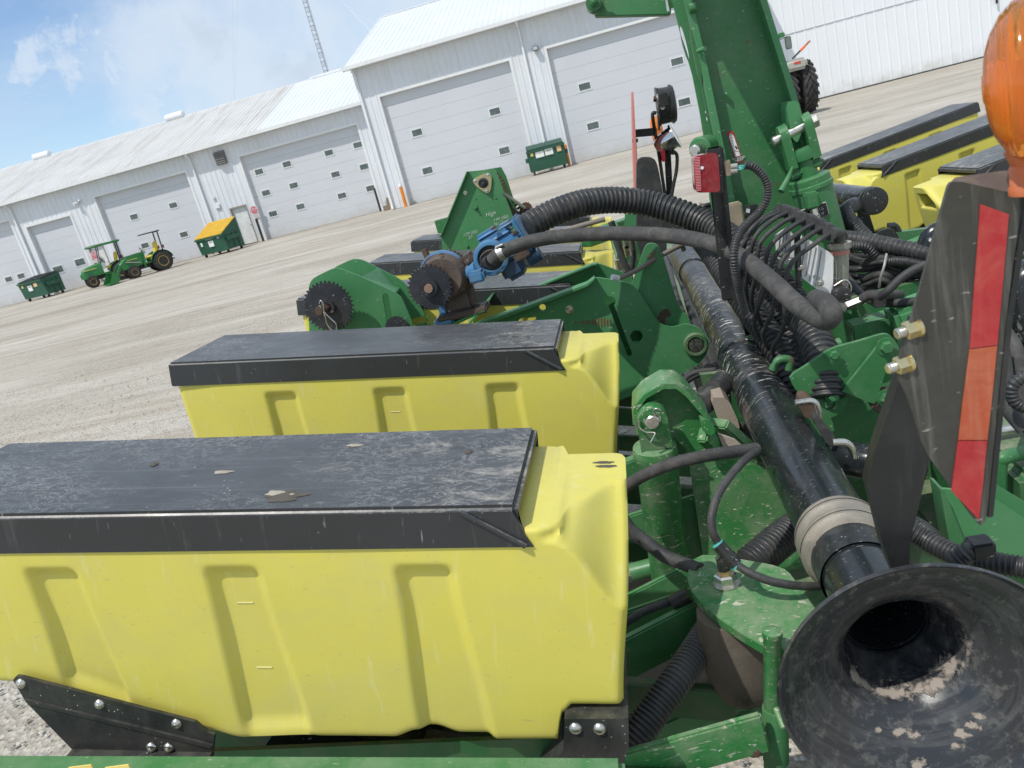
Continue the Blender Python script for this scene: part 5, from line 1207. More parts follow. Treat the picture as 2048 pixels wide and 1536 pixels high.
bm = bmesh.new(); hexbolt(bm, at(952, 416, Y3), (0, -1, 0), .008, .01); hexbolt(bm, at(935, 493, Y3), (0, -1, 0), .006, .006); finish(bm, 'bolt', GREEN, PL, 30)
bm = bmesh.new(); hexbolt(bm, at(930.5, 385.5, Y3), (0, -1, 0), .006, .002); finish(bm, 'bolt', STEEL, PL, 30)
for tx, q, s in (('High', (981, 428), .026), ('144 000', (1001, 437), .022), ('No Drive', (1003, 445), .019), ('139 000', (940, 467), .021), ('20', (940, 475), .021)):
    text_obj(tx, s, facing(at(q[0], q[1], Y3 - .0012), (1, 0, .02), (0, -1, 0)) @ Matrix.Rotation(R(0), 4, 'Z'), MARKER, tp, 'handwriting')
for y_ in (Y3 + .08,):
    bm = bmesh.new(); P = [at(992, 345, y_), at(1003, 358, y_), at(1015, 385, y_), at(1025, 400, y_), at(1045, 425, y_), at(1025, 440, y_)]
    for a, b in zip(P, P[1:]):
        L_ = (b - a).length; n = int(L_ / .016)
        for k in range(n):
            c = a.lerp(b, (k + .5) / n); Bm = Matrix.Translation(c) @ basis(b - a, Vector((0, 1, 0))).to_4x4(); abox(bm, (-.008, -.010, -.006), (.008, .010, .006), Bm)
    finish(bm, 'drive_chain', RUST, PL, 0)
B_('tensioner_arm', at(1006, 386, Y3 + .02), at(1052, 417, Y3 + .02), .008, .055, mat('grey_green_arm', (.10, .13, .09), .6, dust=.4, dscale=15), up=(0, 1, 0))
sprocket(at(1052, 417, Y3 + .05), .030, 14, .01, RUST, hub=.35)
plate('chain_guard', [(1012, 395), (1020, 412), (1050, 432), (1040, 445), (1012, 440)], Y3 + .13, .02, DARK, PL, smooth=0)
B_('far_frame_rail', at(874, 454, 4.3), at(900, 447, 4.3), .05, .07, GREEN)
# frames seen beyond the second motor
B_('frame_rail', at(1170, 480, 3.3), at(1290, 438, 3.5), .07, .06, GREEN); B_('frame_rail', at(1235, 500, 3.1), at(1285, 505, 3.1), .1, .12, LIFTG); B_('frame_rail', at(1225, 455, 3.3), at(1255, 560, 3.0), .04, .06, GREEN)
hose('brown_hose', [(1062, 468, 3.4), (1100, 462, 3.4), (1120, 464, 3.4), (1150, 455, 3.4), (1210, 438, 3.4)], .011, mat('brown_rod', (.2, .17, .14), .7), PL)
for pts in ([(1222, 443, 2.9), (1232, 470, 2.9), (1240, 500, 2.85), (1252, 545, 2.8)], [(1232, 480, 2.8), (1246, 520, 2.8), (1258, 548, 2.8), (1262, 580, 2.8)], [(1262, 480, 3.0), (1266, 510, 3.0), (1262, 540, 3.0)]):
    hose('hydraulic_hose', pts, .012, RUBBER, PL)
for q in ((1253, 485, 2.95), (1254, 502, 2.95), (1238, 530, 2.9)):
    bm = bmesh.new(); c = at(*q); lathe(bm, c + Vector((0, 0, -.02)), (0, 0, 1), [(0, .014), (.04, .014)], 6); finish(bm, 'hose_fitting', STEEL, PL, 20)

for k, (x, z) in enumerate(((.10, .93), (.14, .955), (.175, .94), (.07, .90))):
    bm = bmesh.new(); sweep(bm, catmull([Vector((x + .01 * math.sin(i * 1.3 + k), 1.9 + i * .45, z + .012 * math.sin(i * 2.1 + k * 2))) for i in range(9)], 6), .016 - .002 * (k % 2), 12); finish(bm, 'hydraulic_hose', RUBBER, PL, 60)
# ---- tall mast (folded frame lift) in the middle
Y4 = 2.35
mast_front = [(1371, -260), (1470, -260), (1522, 0), (1604, 262), (1645, 420), (1700, 650), (1700, 720), (1560, 720), (1520, 640), (1478, 520), (1446, 400), (1420, 262), (1390, 100), (1368, 0)]
bm = bmesh.new(); f = [at(x, y, Y4) for x, y in mast_front]; prism(bm, f, [p + Vector((0, .012, 0)) for p in f]); finish(bm, 'mast_face', GREEN, PL, 0, label='broad green mast face')
side = [(1522, 0), (1604, 262), (1470, -260)]
bm = bmesh.new(); e = [at(1470, -260, Y4), at(1522, 0, Y4), at(1604, 262, Y4), at(1645, 420, Y4), at(1700, 650, Y4)]
q = [p - Vector((.012, 0, 0)) for p in e] + [p + Vector((.004, 0, 0)) for p in e[::-1]]; f = [p + Vector((0, -.05, 0)) for p in q]; prism(bm, f, [p + Vector((0, .30, 0)) for p in f]); finish(bm, 'mast_flange', GREEN_F, PL, 0)
# inner channel and slotted left flange, standing forward of the face
bm = bmesh.new(); q = [(1362, -260), (1371, -260), (1384, 0), (1412, 120), (1470, 400), (1500, 530), (1488, 530), (1455, 400), (1400, 120), (1370, 0)]; f = [at(x, y, Y4 - .045) for x, y in q]; prism(bm, f, [p + Vector((0, .045, 0)) for p in f]); finish(bm, 'mast_channel', GREEN_F, PL, 0)
lf = [(1325, -260), (1338, -260), (1371, 0), (1402, 120), (1428, 245), (1452, 360), (1470, 460), (1440, 480), (1420, 400), (1412, 300), (1400, 225), (1385, 150), (1362, 70), (1344, 0)]
plate('mast_side_plate', lf, Y4 + .05, .014, GREEN_F, PL, smooth=0, holes=[smoothpoly([(1359, 52), (1363, 52), (1368, 65), (1377, 100), (1380, 120), (1375, 120), (1364, 85)], 1), [(1410, 222), (1414, 221), (1422, 245), (1426, 265), (1421, 262), (1413, 240)]])
bm = bmesh.new(); q = [(1380, 60), (1388, 62), (1402, 135), (1404, 165), (1396, 150), (1385, 100)]; f = [at(x, y, Y4 - .02) for x, y in q]; prism(bm, f, [p + Vector((0, .015, 0)) for p in f]); finish(bm, 'mast_rib', GREEN, PL, 0)
B_('back_plate', at(1345, -260, Y4 + .3), at(1590, 640, Y4 + .3), .02, .30, GREEN, up=(0, 1, 0))
rod('mast_cross_pin', at(1378, 18, Y4 - .05), at(1392, 14, Y4 - .05), .012, GREEN, PL)
rod('stop_pin', at(1396, 102, Y4 - .05), at(1410, 97, Y4 - .07), .006, GREEN_F, PL)
# drawbar stub swinging off the mast top
B_('swing_arm', at(1190, 8, 2.5), at(1342, 4, 2.5), .045, .07, GREEN_F); bm = bmesh.new(); c = at(1188, 8, 2.45)
lathe(bm, c + Vector((0, -.03, 0)), (0, 1, 0), [(0, .022), (.08, .022)], 20); hexbolt(bm, c + Vector((0, -.03, 0)), (0, -1, 0), .012, .01); finish(bm, 'arm_pivot', GREEN, PL, 40)
plate('arm_end_plate', [(1176, -20), (1207, -20), (1208, 5), (1200, 27), (1184, 28), (1178, 15)], 2.44, .012, GREEN, PL); plate('arm_end_plate', [(1330, -20), (1350, -20), (1350, 15), (1336, 16)], 2.44, .012, GREEN, PL)
rod('chain_link_pin', at(1334, 0, 2.42), at(1338, 22, 2.42), .006, STEEL, PL)
# unseen boom shape added above the view to cast shade on the mast face
bm = bmesh.new(); q = [(.03, 2.62), (.19, 2.16), (.26, 2.13), (.50, 2.20), (.50, 3.0), (.03, 3.0)]; prism(bm, [Vector((x, 2.02, z)) for x, z in q], [Vector((x, 2.07, z)) for x, z in q]); finish(bm, 'boom_shadow_caster', GREEN, PL, 0)
# warning decal
def decal_pt(u, v):  # u across 0..1, v down 0..1
    a = at(1453 + 13 * u, 264 - 2.5 * u, Y4 - .0015); b = at(1473 + 13.5 * u, 326 - 3 * u, Y4 - .0015); return a.lerp(b, v)
def decal(name, pts, m, lift, par):
    bm = bmesh.new(); f = [decal_pt(u, v) + Vector((0, -lift, 0)) for u, v in pts]; prism(bm, f, [p + Vector((0, lift * .8 + .0002, 0)) for p in f]); return finish(bm, name, m, par, 0)
dc = decal('warning_label', [(0, 0), (1, 0), (1, 1), (0, 1)], mat('label_red', (.45, .03, .03), .5), .0006, PL)
decal('label_panel', [(.14, .20), (.86, .20), (.86, .80), (.14, .80)], STK, .0009, dc); decal('label_triangle', [(.5, .04), (.9, .19), (.1, .19)], STK, .0009, dc); decal('label_mark', [(.46, .08), (.54, .08), (.54, .14), (.46, .14)], BLUEBLK, .0012, dc)
decal('label_text_block', [(.08, .82), (.92, .82), (.92, .97), (.08, .97)], BLUEBLK, .0009, dc); decal('label_figure', [(.5, .50), (.62, .46), (.72, .48), (.84, .53), (.84, .58), (.7, .57), (.6, .60)], BLUEBLK, .0012, dc)
for pts in ([(.2, .64), (.4, .60), (.6, .64), (.8, .66), (.8, .68), (.6, .66), (.4, .62), (.2, .66)],): decal('label_line', pts, BLUEBLK, .0012, dc)
text_obj('TO AVOID', .0075, facing(decal_pt(.5, .865) + Vector((0, -.0014, 0)), (1, 0, 0), (0, -1, 0)), STK, dc); text_obj('INJURY', .0075, facing(decal_pt(.5, .93) + Vector((0, -.0014, 0)), (1, 0, 0), (0, -1, 0)), STK, dc)
# cylinder on the front of the mast
Y5 = 2.22
ca, cb = at(1617, 352, Y5), at(1712, 700, Y5)
cy = finish((lambda b: (lathe(b, ca, cb - ca, [(0, .02), (0, .046), (.004, .052), (.020, .052), (.022, .0555), (.032, .0555), (.034, .052), ((cb - ca).length, .052)], 44), b)[1])(bmesh.new()), 'lift_cylinder', GREEN, PL, 40, label='upright green hydraulic cylinder with clevis on top')
d_ = (ca - cb).normalized()
bm = bmesh.new(); cyl(bm, ca, ca + d_ * .05, .024, 28); lathe(bm, ca + d_ * .045, d_, [(0, .032), (.02, .034), (.03, .03)], 28); finish(bm, 'cylinder_rod', GREEN, cy, 40)
pc = at(1590, 262, Y5); pin_d = (at(1625, 242, Y5) - at(1550, 280, Y5)).normalized(); up_ = d_
for s in (-1, 1):
    c = pc + pin_d * s * .031 + up_ * .0; Bm = Matrix((up_.cross(pin_d).normalized(), up_, pin_d)).transposed(); Mt = Matrix.Translation(c) @ Bm.to_4x4()
    pts = [Vector((math.cos(a) * .030, math.sin(a) * .030, 0)) for a in [R(-10 + k * 20) for k in range(11)]] + [Vector((-.026, -.085, 0)), Vector((.026, -.085, 0))]
    bm = bmesh.new(); f = [Mt @ (p + Vector((0, 0, -.011))) for p in pts]; prism(bm, f, [Mt @ (p + Vector((0, 0, .011))) for p in pts]); finish(bm, 'clevis_cheek', GREEN, cy, 40)
bm = bmesh.new(); cyl(bm, pc - pin_d * .060, pc + pin_d * .048, .0135, 24, bev=.003); finish(bm, 'clevis_pin', STEEL, cy, 40)
bm = bmesh.new(); hexbolt(bm, pc + pin_d * .044, pin_d, .018, washer=False); finish(bm, 'pin_nut', STEEL, cy, 30)
bm = bmesh.new(); abox(bm, (-.022, -.014, -.012), (.022, .014, .012), Matrix.Translation(pc + up_ * -.088) @ Matrix((pin_d, up_.cross(pin_d), up_)).transposed().to_4x4(), .004); abox(bm, (-.046, -.02, -.014), (.046, .02, .006), Matrix.Translation(pc + up_ * -.095) @ Matrix((pin_d, up_.cross(pin_d), up_)).transposed().to_4x4(), .006); finish(bm, 'clevis_base', GREEN, cy, 40)
q = [(1574, 205), (1596, 200), (1605, 235), (1603, 266), (1595, 286), (1585, 278), (1579, 250)]; plate('mast_lug', q, Y5 - .01, .09, GREEN_F, PL)
bm = bmesh.new(); sweep(bm, catmull([at(1585, 335, Y5 - .03), at(1575, 358, Y5 - .06), at(1562, 383, Y5 - .08)], 6), lambda s: .004 + s * .05, 12); finish(bm, 'lock_handle', GREEN, cy, 50)
box_obj('port_block', (-.016, -.022, -.02), (.018, .02, .020), GREEN, cy, .004, Matrix.Translation(at(1621, 400, Y5 - .062)))
bm = bmesh.new(); c = at(1627, 418, Y5 - .068); lathe(bm, c, (0.12, -.1, -1), [(0, .010), (.018, .010)], 6); lathe(bm, c + Vector((.002, 0, -.02)), (0.12, -.1, -1), [(0, .011), (.02, .011), (.022, .008), (.05, .008)], 6); finish(bm, 'hose_fitting', STEEL, cy, 20)
lbm = facing(at(1630, 426, Y5 - .053), (1, 0, .12), (-.05, -1, 0)); bm = bmesh.new(); abox(bm, (-.037, -.017, -.006), (.033, .019, .0), lbm, .002, 1); lb = finish(bm, 'name_label', mat('label_grey_rim', (.3, .32, .3), .5), cy, 0)
bm = bmesh.new(); abox(bm, (-.035, -.015, -.004), (.031, .017, .0006), lbm); finish(bm, 'label_face', BLACK, lb, 0); text_obj('AYP\n9103', .013, lbm @ Matrix.Rotation(PI, 4, 'Z') @ Matrix.Translation((-.01, 0, .0014)), mat('label_print', (.4, .42, .4), .5), lb)
# pivot seen left of the mast
bm = bmesh.new(); c = at(1418, 292, 2.3); cyl(bm, c, at(1398, 297, 2.24), .03, 24, bev=.005); finish(bm, 'pivot_collar', GREEN, PL, 40); bm = bmesh.new(); cyl(bm, at(1402, 297, 2.24), at(1388, 302, 2.2), .015, 20, bev=.004); finish(bm, 'pivot_pin', STEEL, PL, 40)
box_obj('valve_block', (-.02, -.02, -.035), (.02, .02, .035), mat('tan_block', (.25, .21, .14), .6, dust=.5, dscale=30), PL, .004, Matrix.Translation(at(1470, 432, 2.2)))
box_obj('sensor_block', (-.017, -.02, -.022), (.017, .02, .022), BLACK, PL, .004, Matrix.Translation(at(1504, 426, 2.22))); rod('sensor_nut', at(1491, 424, 2.2), at(1498, 425, 2.2), .011, STEEL, PL, 6)

# ---- red tail lamp on its angle post
YL = 1.62
B_('lamp_post', at(1440, 292, YL + .02), at(1472, 610, YL + .02), .008, .030, BLACK, up=(0, 1, 0)); B_('lamp_post', at(1428, 294, YL + .03), at(1459, 600, YL + .03), .030, .005, BLACK, up=(0, 1, 0))
B_('rear_post', at(1451, 760, 1.95), at(1458, 875, 1.95), .020, .008, BLACK, up=(0, 1, 0))
lm = [(1387, 318), (1391, 312), (1428, 306), (1436, 308), (1441, 380), (1436, 384), (1397, 386), (1390, 380)]
tl = plate('tail_lamp', lm, YL - .045, .045, RED, PL, smooth=2, label='ribbed red tail lamp on the black angle post')
plate('lamp_base', [(1413, 300), (1442, 297), (1449, 385), (1430, 388)], YL - .005, .02, BLACK, PL, smooth=0)
bm = bmesh.new()
for k in range(22):
    y_ = 316 + k * 3.1; a, b = at(1387.5 + k * .25, y_, YL - .046), at(1400 + k * .12, y_ - .8, YL - .0465); cyl(bm, a, b, .0011, 6)
finish(bm, 'lens_ribs', mat('pale_red_lens', (.55, .16, .17), .35), tl, 0)
bm = bmesh.new(); p = at(1404.5, 336, YL - .047); lathe(bm, p, (0, -1, 0), [(0, .0032), (.0006, .0025)], 9); finish(bm, 'white_chip', WHITE, tl, 0)
bm = bmesh.new(); abox(bm, (-.006, -.008, -.012), (.006, .008, .016), Matrix.Translation(at(1455, 338, YL + .01))); finish(bm, 'connector_clip', mat('tan_block', (.25, .21, .14), .6), PL, 0)
for dy in (0, 9): rod('wire_connector', at(1461, 334 + dy, YL), at(1475, 332 + dy, YL), .0055, GREYP, PL, 12, .001)
for dy in (0, 3, 6):
    bm = bmesh.new(); sweep(bm, catmull([at(1473, 334 + dy, YL), at(1483, 332 + dy, YL - .005), at(1493, 331 + dy * .3, YL)], 6), .0014, 6); finish(bm, 'lamp_wire', TEAL, PL, 50)
corrugated('wire_conduit', [(1490, 330, YL), (1505, 333, YL), (1525, 350, YL), (1536, 375, YL), (1533, 400, YL), (1518, 425, YL), (1497, 445, YL - .02), (1480, 465, YL - .04), (1470, 490, YL - .06), (1468, 520, YL - .07), (1474, 555, YL - .06), (1481, 590, YL - .04), (1490, 625, YL)], .0085, CORR, PL, .0052, .2, 14)

# ---- rear-facing lamps, SMV sign and mud flap farther back
YR = 3.35
plate('slow_vehicle_sign', [(1264.5, 183), (1267, 184), (1273, 300), (1277, 430), (1270, 395), (1266.5, 300)], YR - .1, .18, mat('faded_pink_sign', (.62, .22, .19), .6), PL, smooth=0, label='faded red sign plate seen edge-on')
B_('sign_bracket', at(1269, 267, YR), at(1314, 263, YR), .006, .03, BLACK); B_('sign_bracket', at(1271, 268, YR), at(1274, 330, YR), .004, .02, BLACK)
bm = bmesh.new(); cyl(bm, at(1265, 281, YR - .06), at(1276, 281, YR - .06), .008, 6); finish(bm, 'bolt', BLACK, PL, 30)
lc = at(1325, 214, YR); la = Vector((-1, -.0, .05)).normalized(); bm = bmesh.new(); lathe(bm, at(1315, 214, YR), -la, [(-.002, .072), (.004, .074), (.004, .069), (.045, .067), (.05, .073), (.056, .073), (.066, .066), (.07, .05), (.072, 0.001)], 44); wl = finish(bm, 'work_lamp', BLACK, PL, 40, label='round black lamp seen from the side')
for q in (195, 215):
    bm = bmesh.new(); lathe(bm, at(1325, q, YR - .069), (0, -1, 0), [(0, .008), (.002, .008), (.002, .005), (-.002, .004)], 14); finish(bm, 'case_screw', GREYP, wl, 30)
box_obj('case_plate', (-.018, -.004, -.018), (.018, .002, .030), DARK, wl, .002, Matrix.Translation(at(1328, 203, YR - .069)))
B_('lamp_bracket', at(1313.5, 176, YR), at(1318, 262, YR), .006, .06, DARK, up=(0, 1, 0)); rod('bracket_nut', at(1307, 198, YR), at(1314, 198, YR), .012, RUST, PL, 6)
bm = bmesh.new(); sweep(bm, catmull([at(1313, 226, YR - .02), at(1306, 226, YR - .02), at(1306, 240, YR - .02), at(1312, 275, YR), at(1318, 310, YR), at(1324, 350, YR), at(1330, 390, YR)], 6), .007, 10); finish(bm, 'lamp_tube', BLACK, PL, 50)
bm = bmesh.new(); c = at(1314, 262, YR + .25); lathe(bm, c, (0, 0, 1), [(-.04, .022), (.0, .026), (.04, .024), (.06, .015)], 24); finish(bm, 'amber_lamp', mat('amber_dull_lens', (.75, .22, .04), .3), PL, 40)
bm = bmesh.new(); lathe(bm, at(1334, 282, YR), (1, -.15, .35), [(-.05, .02), (-.03, .035), (0, .042), (.028, .044), (.030, .050), (.038, .050), (.040, .0)], 32); finish(bm, 'chrome_lamp', CHROME, PL, 40, label='small chrome lamp'); rod('lamp_socket', at(1320, 290, YR), at(1334, 284, YR), .035, BLACK, PL, 20, .01)
B_('rear_lamp_post', at(1334, 285, YR + .02), at(1341, 420, YR + .02), .026, .008, BLACK, up=(0, 1, 0)); plate('small_red_lamp', [(1321, 298), (1329, 297), (1332, 322), (1324, 325)], YR - .03, .05, RED, PL)
B_('lamp_bracket', at(1337, 303, YR), at(1350, 305, YR), .012, .02, BLACK); hose('lamp_cable', [(1348, 303, YR), (1354, 312, YR), (1353, 340, YR), (1347, 370, YR), (1342, 400, YR)], .007, BLACK, PL)
plate('mud_flap', [(1273, 520), (1273, 330), (1276, 320), (1284, 315), (1302, 315), (1311, 320), (1316, 334), (1326, 385), (1332, 440), (1334, 520)], 2.9, .06, RUBBER, PL, label='upright rounded black rubber flap')
plate('rear_bracket', [(1250, 428), (1272, 428), (1272, 452), (1248, 452)], 3.2, .01, GREEN_F, PL, smooth=0); B_('dark_crossbar', at(1335, 440, 2.9), at(1400, 470, 2.8), .05, .05, BLACK)
hose('hydraulic_hose', [(1390, 425, 2.6), (1410, 412, 2.6), (1435, 408, 2.6), (1450, 412, 2.6)], .008, BLACK, PL); hose('hydraulic_hose', [(1398, 412, 2.8), (1430, 420, 2.8), (1450, 423, 2.8)], .012, mat('brown_rod', (.2, .17, .14), .7), PL)

# ---- seed-tube elbows, thin tubes, white tally panels
elb = [(1571, 421), (1587, 426), (1601, 434), (1622, 440), (1640, 448), (1655, 457), (1672, 468)]
ends = [(1482, 545), (1492, 560), (1503, 580), (1514, 600), (1508, 625), (1526, 650), (1545, 680)]
for k, (ex, ey) in enumerate(elb):
    Yk = 1.87 - k * .018; n_ = 'seed_tube_elbow'
    bm = bmesh.new(); P = catmull([at(ex - 11, ey, Yk - .02), at(ex - 2, ey - 2, Yk), at(ex + 6, ey + 3, Yk + .01), at(ex + 8, ey + 14, Yk + .01)], 6); sweep(bm, P, .0120, 16)
    lathe(bm, P[0], P[2] - P[0], [(-.005, .0138), (.004, .0138), (.004, .0115)], 16); finish(bm, n_, RUBBER, PL, 50)
    fx, fy = ends[k]; j = k * 3
    hose('seed_tube', [(ex - 12, ey, Yk - .02), (ex - 40, ey + 12 + k, Yk - .05), (ex - 72 - k * 4, ey + 42 + k * 5, Yk - .08), (fx + 4 + k * 3, fy - 40 + k * 2, Yk - .06), (fx, fy + 20, Yk + .0), (fx + 8 + k * 2, fy + 60, Yk + .05)], .0050, RUBBER, PL, 10)
    if k < 1: hose('seed_tube', [(ex - 12, ey + 4, Yk - .03), (ex - 44, ey + 20 + k, Yk - .06), (ex - 80 - k * 3, ey + 60 + k * 6, Yk - .08), (fx - 10 + k * 3, fy - 10, Yk - .05), (fx + 4, fy + 45, Yk)], .0046, RUBBER, PL, 10)
bm = bmesh.new(); sweep(bm, catmull([at(1685, 476, 1.80), at(1655, 462, 1.84), at(1620, 446, 1.88), at(1580, 430, 1.92)], 6), .013, 14); finish(bm, 'seed_manifold', RUBBER, PL, 50)
YW = 1.78
w1 = plate('white_panel', [(1550, 470), (1573, 455), (1588, 470), (1588, 541), (1553, 514)], YW + .05, .004, WHITE, PL, smooth=0); w2 = plate('white_panel', [(1600, 478), (1604, 471), (1660, 505), (1667, 514), (1666, 594), (1660, 598), (1600, 553)], YW - .02, .004, WHITE, PL, smooth=0)
for (x0, y0, x1, y1, Yp, pr) in [(1613, 484, 1602, 540, YW - .0215, w2), (1623, 490, 1612, 552, YW - .0215, w2), (1632, 494, 1619, 562, YW - .0215, w2), (1643, 501, 1632, 572, YW - .0215, w2), (1560, 470, 1556, 508, YW + .0485, w1), (1567, 466, 1562, 512, YW + .0485, w1), (1574, 463, 1569, 518, YW + .0485, w1), (1581, 470, 1576, 524, YW + .0485, w1)]:
    bm = bmesh.new(); cyl(bm, at(x0, y0, Yp), at(x1, y1, Yp), .0009, 5); finish(bm, 'drawn_line', mat('grey_line', (.2, .2, .2), .6), pr, 0)
for q in ((1602, 535, YW - .03), (1640, 566, YW - .03), (1562, 508, YW + .04), (1582, 522, YW + .04)):
    bm = bmesh.new(); hexbolt(bm, at(*q), (-.4, -1, .1), .006, .014); finish(bm, 'bolt', STEEL, PL, 30)
for q in ((1629, 553), (1637, 557)): bm = bmesh.new(); lathe(bm, at(*q, YW - .0215), (0, -1, 0), [(0, .0035), (.001, .0035)], 12); finish(bm, 'panel_hole', mat('label_print', (.4, .42, .4), .5), w2, 0)
B_('panel_post', at(1594, 468, YW - .03), at(1598, 575, YW - .03), .012, .012, BLACK, up=(0, 1, 0))
# settling bowl beside the panels
bm = bmesh.new(); a, b = at(1679, 488, YW), at(1680, 574, YW); lathe(bm, a, b - a, [(-.004, .024), (.008, .024), (.008, .019), ((b - a).length, .017)], 28); bw = finish(bm, 'settling_bowl', CLEAR, PL, 50, label='cloudy clear settling bowl')
bm = bmesh.new(); lathe(bm, b - (b - a).normalized() * .02, b - a, [(0, .013), (.02, .013)], 18); finish(bm, 'red_float', RED, bw, 40); bm = bmesh.new(); lathe(bm, a + (b - a) * .13, b - a, [(0, .0200), (.009, .0200)], 24); finish(bm, 'pink_band', mat('pink_band', (.45, .2, .16), .6), bw, 40)
bm = bmesh.new(); c = at(1683, 590, YW - .03); lathe(bm, c + Vector((0, .03, 0)), (0, -1, 0), [(0, .019), (.03, .0205), (.04, .018), (.042, .012)], 28); finish(bm, 'bowl_cap', BLACK, bw, 40)
bm = bmesh.new(); sweep(bm, catmull([at(1668, 572, YW - .03), at(1690, 560, YW - .03), at(1702, 574, YW - .03), at(1698, 598, YW - .03)], 6), .002, 8); finish(bm, 'bail_wire', STEEL, bw, 50)
bm = bmesh.new()
for q, d in (((1686, 613), (-.5, -1, .1)), ((1702, 608), (1, -.2, .25)), ((1712, 604), (1, -.2, .25))): lathe(bm, at(*q, YW - .04), d, [(-.012, .011), (.010, .011)], 6)
cyl(bm, at(1710, 606, YW - .04), at(1722, 600, YW - .04), .007, 12); finish(bm, 'hose_fitting', STEEL, PL, 20)
hose('braided_hose', [(1720, 601, YW - .04), (1735, 592, YW - .05), (1760, 590, YW - .06), (1800, 590, YW)], .0105, RUBBER_W, PL)
hose('hydraulic_hose', [(1684, 540, 2.0), (1700, 562, 1.95), (1725, 590, 1.85), (1750, 604, 1.78), (1790, 606, 1.74), (1850, 600, 1.7)], .0085, RUBBER, PL); hose('hydraulic_hose', [(1752, 598, 1.72), (1775, 582, 1.7), (1800, 558, 1.7), (1830, 538, 1.7), (1870, 524, 1.7)], .0085, RUBBER, PL)
bm = bmesh.new(); abox(bm, (-.012, -.012, -.012), (.012, .012, .012), Matrix.Translation(at(1757, 602, 1.72)), .002); finish(bm, 'cable_tie', BLACK, PL, 0)
corrugated('corrugated_hose', [(1680, 476, 2.2), (1720, 480, 2.15), (1770, 490, 2.1), (1820, 500, 2.05), (1870, 512, 2.0)], .0215, CORR, PL, .0125)
corrugated('corrugated_hose', [(1692, 492, 2.1), (1730, 494, 2.1), (1748, 508, 2.1), (1760, 525, 2.1), (1800, 522, 2.05), (1850, 530, 2.0)], .012, CORR, PL, .007)
rc = random.Random(11)
for k in range(20):                            # tied bundle of cables
    y0 = 505 + k * 4.6; w_ = rc.uniform(-5, 5)
    hose('cable', [(1690, y0, 2.2 + rc.uniform(-.05, .05)), (1725, y0 + 6 + w_, 2.15), (1765, 545 + (k - 10) * 3.6, 2.1 + rc.uniform(-.03, .03)), (1800, y0 + 2 - w_ + 6, 2.1), (1860, y0 + 14 + rc.uniform(-10, 10), 2.05)], rc.choice((.006, .007, .009)), RUBBER if k % 3 else CORR, PL, 8)
bm = bmesh.new(); sweep(bm, [at(1773, 508, 2.05), at(1769, 530, 2.02), at(1762, 552, 2.02), at(1758, 575, 2.05)], .003, 6); finish(bm, 'cable_tie', GREYP, PL, 50)

# ---- manifold pipe in front of the right-hand hoppers
mf = RW.p(-.42, 0, 0); e0 = at(1748, 402, 2.35); yv = RW.y
bm = bmesh.new(); lathe(bm, e0, yv, [(0, .036), (.004, .0385), (.03, .0385), (.03, .0365), (1.0, .0365)], 36); mfo = finish(bm, 'manifold_pipe', PIPE, PL, 40)
bm = bmesh.new(); lathe(bm, e0 - yv * .002, -yv, [(0, .0375), (.004, .0370), (.005, .0345), (.003, .001)], 36); finish(bm, 'end_cap', BLACK, mfo, 40)
elbow('manifold_elbow', [(1716, 410, 2.36), (1704, 412, 2.32), (1692, 424, 2.3), (1700, 444, 2.28), (1708, 452, 2.28)], .021, BLACK, True)
corrugated('corrugated_hose', [(1703, 446, 2.28), (1725, 468, 2.26), (1750, 492, 2.24), (1780, 510, 2.2)], .0205, CORR, PL, .0075, .08)
plate('manifold_strap', [(1718, 388), (1728, 390), (1738, 425), (1752, 470), (1728, 470), (1715, 430)], 2.42, .01, BLACK, PL); hose('hydraulic_hose', [(1690, 430, 2.5), (1705, 455, 2.5), (1715, 485, 2.5)], .012, RUBBER_W, PL)
plate('black_bracket', [(1752, 465), (1780, 455), (1792, 462), (1800, 480), (1760, 484)], 2.3, .01, BLACK, PL)
B_('right_frame_tube', at(1740, 492, 2.32), at(1900, 470, 2.5), .06, .06, GREEN); bm = bmesh.new(); c = at(1805, 480, 2.4); lathe(bm, c, (0, 0, 1), [(-.04, .055), (0, .055), (.006, .048)], 32); finish(bm, 'airbag_cap', GREEN_F, PL, 40)
elbow('air_fitting', [(1796, 476, 2.36), (1797, 462, 2.36), (1790, 452, 2.36), (1780, 452, 2.36)], .0085, BLACK, True)
plate('hex_seat', [(1786, 468), (1806, 466), (1812, 478), (1790, 482)], 2.36, .02, STEEL, PL, smooth=0)
hose('black_air_elbow', [(1852, 492, 1.9), (1862, 470, 1.9), (1885, 460, 1.9), (1930, 470, 1.9)], .02, PIPE, PL)

# ---- bolted bracket, right of the air pipe
Y6 = 1.56
br = [(1579, 753), (1620, 727), (1662, 697), (1720, 682), (1765, 668), (1779, 669), (1790, 680), (1800, 700), (1800, 800), (1760, 808), (1748, 812), (1690, 786), (1697, 790), (1690, 812), (1677, 829), (1658, 837), (1643, 830), (1634, 815), (1633, 793), (1622, 786), (1596, 788), (1585, 770)]
bp = plate('bracket_plate', [(1579, 753), (1620, 727), (1662, 697), (1720, 682), (1765, 668), (1779, 669), (1790, 680), (1800, 700), (1795, 760), (1697, 782), (1694, 806), (1677, 829), (1658, 837), (1643, 830), (1634, 815), (1633, 793), (1622, 786), (1598, 788), (1585, 770)], Y6, .01, GREEN, PL, holes=[slot(1666, 788, 1659, 811, 9.5)])
plate('gusset_plate', [(1755, 694), (1775, 684), (1786, 688), (1785, 705), (1751, 806), (1748, 808), (1684, 783)], Y6 - .012, .010, GREEN, PL, smooth=0)
plate('rear_bracket_plate', [(1600, 775), (1700, 740), (1800, 700), (1850, 740), (1800, 900), (1740, 960), (1650, 930)], Y6 + .09, .012, GREEN, PL, smooth=0)
